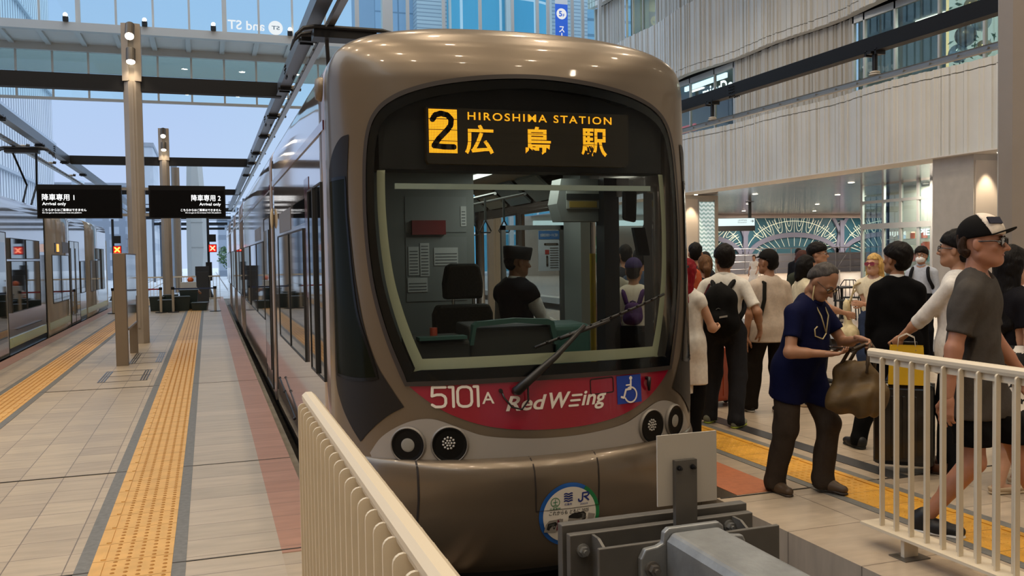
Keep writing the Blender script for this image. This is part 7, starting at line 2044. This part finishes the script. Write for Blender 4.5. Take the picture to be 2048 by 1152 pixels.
PW = extra(21.04, 30.85, -.4, -.9, 'distant woman in a long white dress on the concourse', H=1.42, shirt='e0d8cc', pants='e0d8cc', legs='longskirt', hair='3a2a1d', hair_style='bun', sleeve='short', hands=((-.2, .2, .75), None))
suitcase((21.6, 31.2, 0), .3, .40, .25, .55, 'a3203a', 'crimson suitcase beside the distant woman in white', .2)
PM_ = extra(9.62, 10.02, -.25, -1, 'masked man with a backpack in a pale blue shirt before the shop front', H=1.60, shirt='b7bfcc', pants='121318', sleeve='long', hair='15110e', hair_style='bushy', tuck=True, face=True, mask=True, glasses=('222222', M_LENSC, 1.0), hem=.93)
backpack(PM_, '17181b', 'black backpack of the masked man', .14, .2, .08, .26)
extra(12.65, 16.82, .2, 1, 'distant man in a dark suit above the auburn-haired woman', H=1.62, shirt='d0cec8', jacket='1a1b20', pants='1a1b20', hair='0f0c0a')
x, y = 3.74, 7.40
PT = extra(x, y, .1, 1, 'person in a purple cap and white tee seen through the windscreen', H=1.53, shirt='d8d4ca', pants='1b1b1e', hair='2c241f', hair_style='short', cap=('beret', '3d3560', '3d3560'))
backpack(PT, '4a2f63', 'purple backpack on the person in the purple cap', .09, .11, .04, .24, strap='4a2f63')
extra(3.88, 8.15, -.3, 1, 'person in a grey tee seen through the tram door glass', H=1.60, shirt='9a9a92', pants='2a2a2c', hair='14100e')
extra(4.66, 9.05, .3, 1, 'person with dark hair seen through the windscreen beyond the purple cap', H=1.63, shirt='3c4a60', pants='1f1f24', hair='120f0d')
extra(4.82, 9.75, -.2, 1, 'person with black hair in the far row seen through the windscreen', H=1.68, shirt='2e3138', pants='232326', hair='100d0b')
# conductor inside the cab
x, y = 2.34, 6.72
PC = person('person', (x, y), fdir(x, y, .75, .65), 'tram conductor in a black hat and waistcoat standing in the cab', H=1.60, z0=.05, skin_c='a2765a', shirt='dddcd6', vest='17161b', pants='15151a', shoes='101010', hair='0f0c0b', hair_style='short', sleeve='long', head=(-.3, -.1), res=.010, tuck=True, hands=(None, (.2, .3, .95)))
kp = MB(); c0 = np.array(PC['hp'](0, -.012, .022)); Rh = PC['Rh']; v = []; n = 24
for (r, z) in ((.090, 0), (.096, .045), (.100, .095), (.094, .103), (.001, .105)):
    for k in range(n): v.append(tuple(c0 + Rh @ np.array((r * 1.04 * math.cos(2 * PI * k / n), r * 1.24 * math.sin(2 * PI * k / n), z))))
f = [(i * n + k, i * n + (k + 1) % n, (i + 1) * n + (k + 1) % n, (i + 1) * n + k) for i in range(4) for k in range(n)]
kp.add(v, f).build('hat', mat('hat_black', '0f0e10', .7), PC['body'], smooth=True, auto=50)
sb_ = MB().box(-.22, .22, -.2, .22, .0, .38).box(-.22, .22, .17, .23, .38, .85).build('passenger_seat', M_SEAT, tram, bevel=.03); sb_.location = (2.86, 8.05, .05); T(sb_)
PS = person('person', (2.86, 7.98), fdir(2.86, 7.98, -.25, -1), 'seated passenger with a dark bob low behind the tram dashboard', H=1.46, z0=.05, sit=True, hip=.46, skin_c='b3866a', shirt='2a2b30', pants='23232a', hair='1a1411', hair_style='bob', lean=.30, head=(0, -.25), feet=((-.1, .42, 0), (.1, .42, 0)), hands=((-.1, .32, .55), (.1, .32, .55)), res=.013, fine=False, face=True)
# worker far along the platform
PK = person('person', (-.62, 33.0), fdir(-.62, 33, .2, -1), 'distant worker in an orange helmet crouching behind the pale cart', H=1.62, hip=.22, skin_c='b3866a', shirt='d0cec8', pants='4a4a50', hair='1a1411', hair_style='none', lean=.25, feet=((-.14, .32, 0), (.14, .32, 0)), hands=((-.2, .36, .5), (.2, .36, .5)), res=.016, fine=False, face=False)
MB().ball(PK['hp'](0, -.01, .05), .105, 8, (1, 1.1, .95)).build('helmet', mat('helmet_orange', 'd8662a', .35), PK['body'], smooth=True)
# cafe furniture on the concourse
def chair(x, y, rz, label):
    r = empty('cafe_chair', (x, y, 0), rz); tag(r, label, 'chair', )
    MB().box(-.22, .22, -.2, .2, .44, .47).build('seat', M_BLACK, r, bevel=.01)
    for sx in (-1, 1):
        for sy in (-1, 1): MB().cyl((sx * .2, sy * .18, 0), (sx * .18, sy * .17, .45), .014, n=8).build('leg', M_BLACK, r)
    q = MB(); q.tube([(-.2, .18, .45), (-.21, .21, .75), (-.12, .24, .88), (.12, .24, .88), (.21, .21, .75), (.2, .18, .45)], .013, 6)
    for k in (-.1, 0, .1): q.cyl((k, .19, .46), (k * .8, .24, .87), .008, n=6)
    q.build('backrest', M_BLACK, r, smooth=True)
chair(13.5, 16.3, .6, 'black cafe chair nearest the blonde woman'); chair(13.15, 17.2, -.9, 'black cafe chair left of the cafe table'); chair(14.5, 17.3, 2.3, 'black cafe chair on the far side of the cafe table')
r = empty('cafe_table', (13.9, 16.9, 0)); tag(r, 'black cafe table among the chairs on the concourse', 'table')
MB().box(-.35, .35, -.35, .35, .71, .74).build('tabletop', M_BLACK, r); MB().cyl((0, 0, 0), (0, 0, .71), .03, n=10).build('pedestal', M_BLACK, r); MB().cyl((0, 0, 0), (0, 0, .02), .24, n=18).build('foot', M_BLACK, r)
for (x, y, h, lab) in ((13.0, 16.0, 1.15, 'taller white menu stand beside the cafe chairs'), (13.6, 15.5, .95, 'shorter white menu stand beside the cafe chairs')):
    r = empty('menu_stand', (x, y, 0), -.7); tag(r, lab, 'sign'); MB().cyl((0, 0, 0), (0, 0, h - .3), .015, n=8).box(-.15, .15, -.12, .12, 0, .015).build('stand', M_BLACK, r); MB().box(-.09, .09, -.01, .01, h - .34, h).build('card', mat('card_white', 'd6d0c8', .6), r); MB().box(-.06, .06, -.014, -.01, h - .2, h - .08).build('picture', mat('card_picture', 'b9a09a', .6), r)
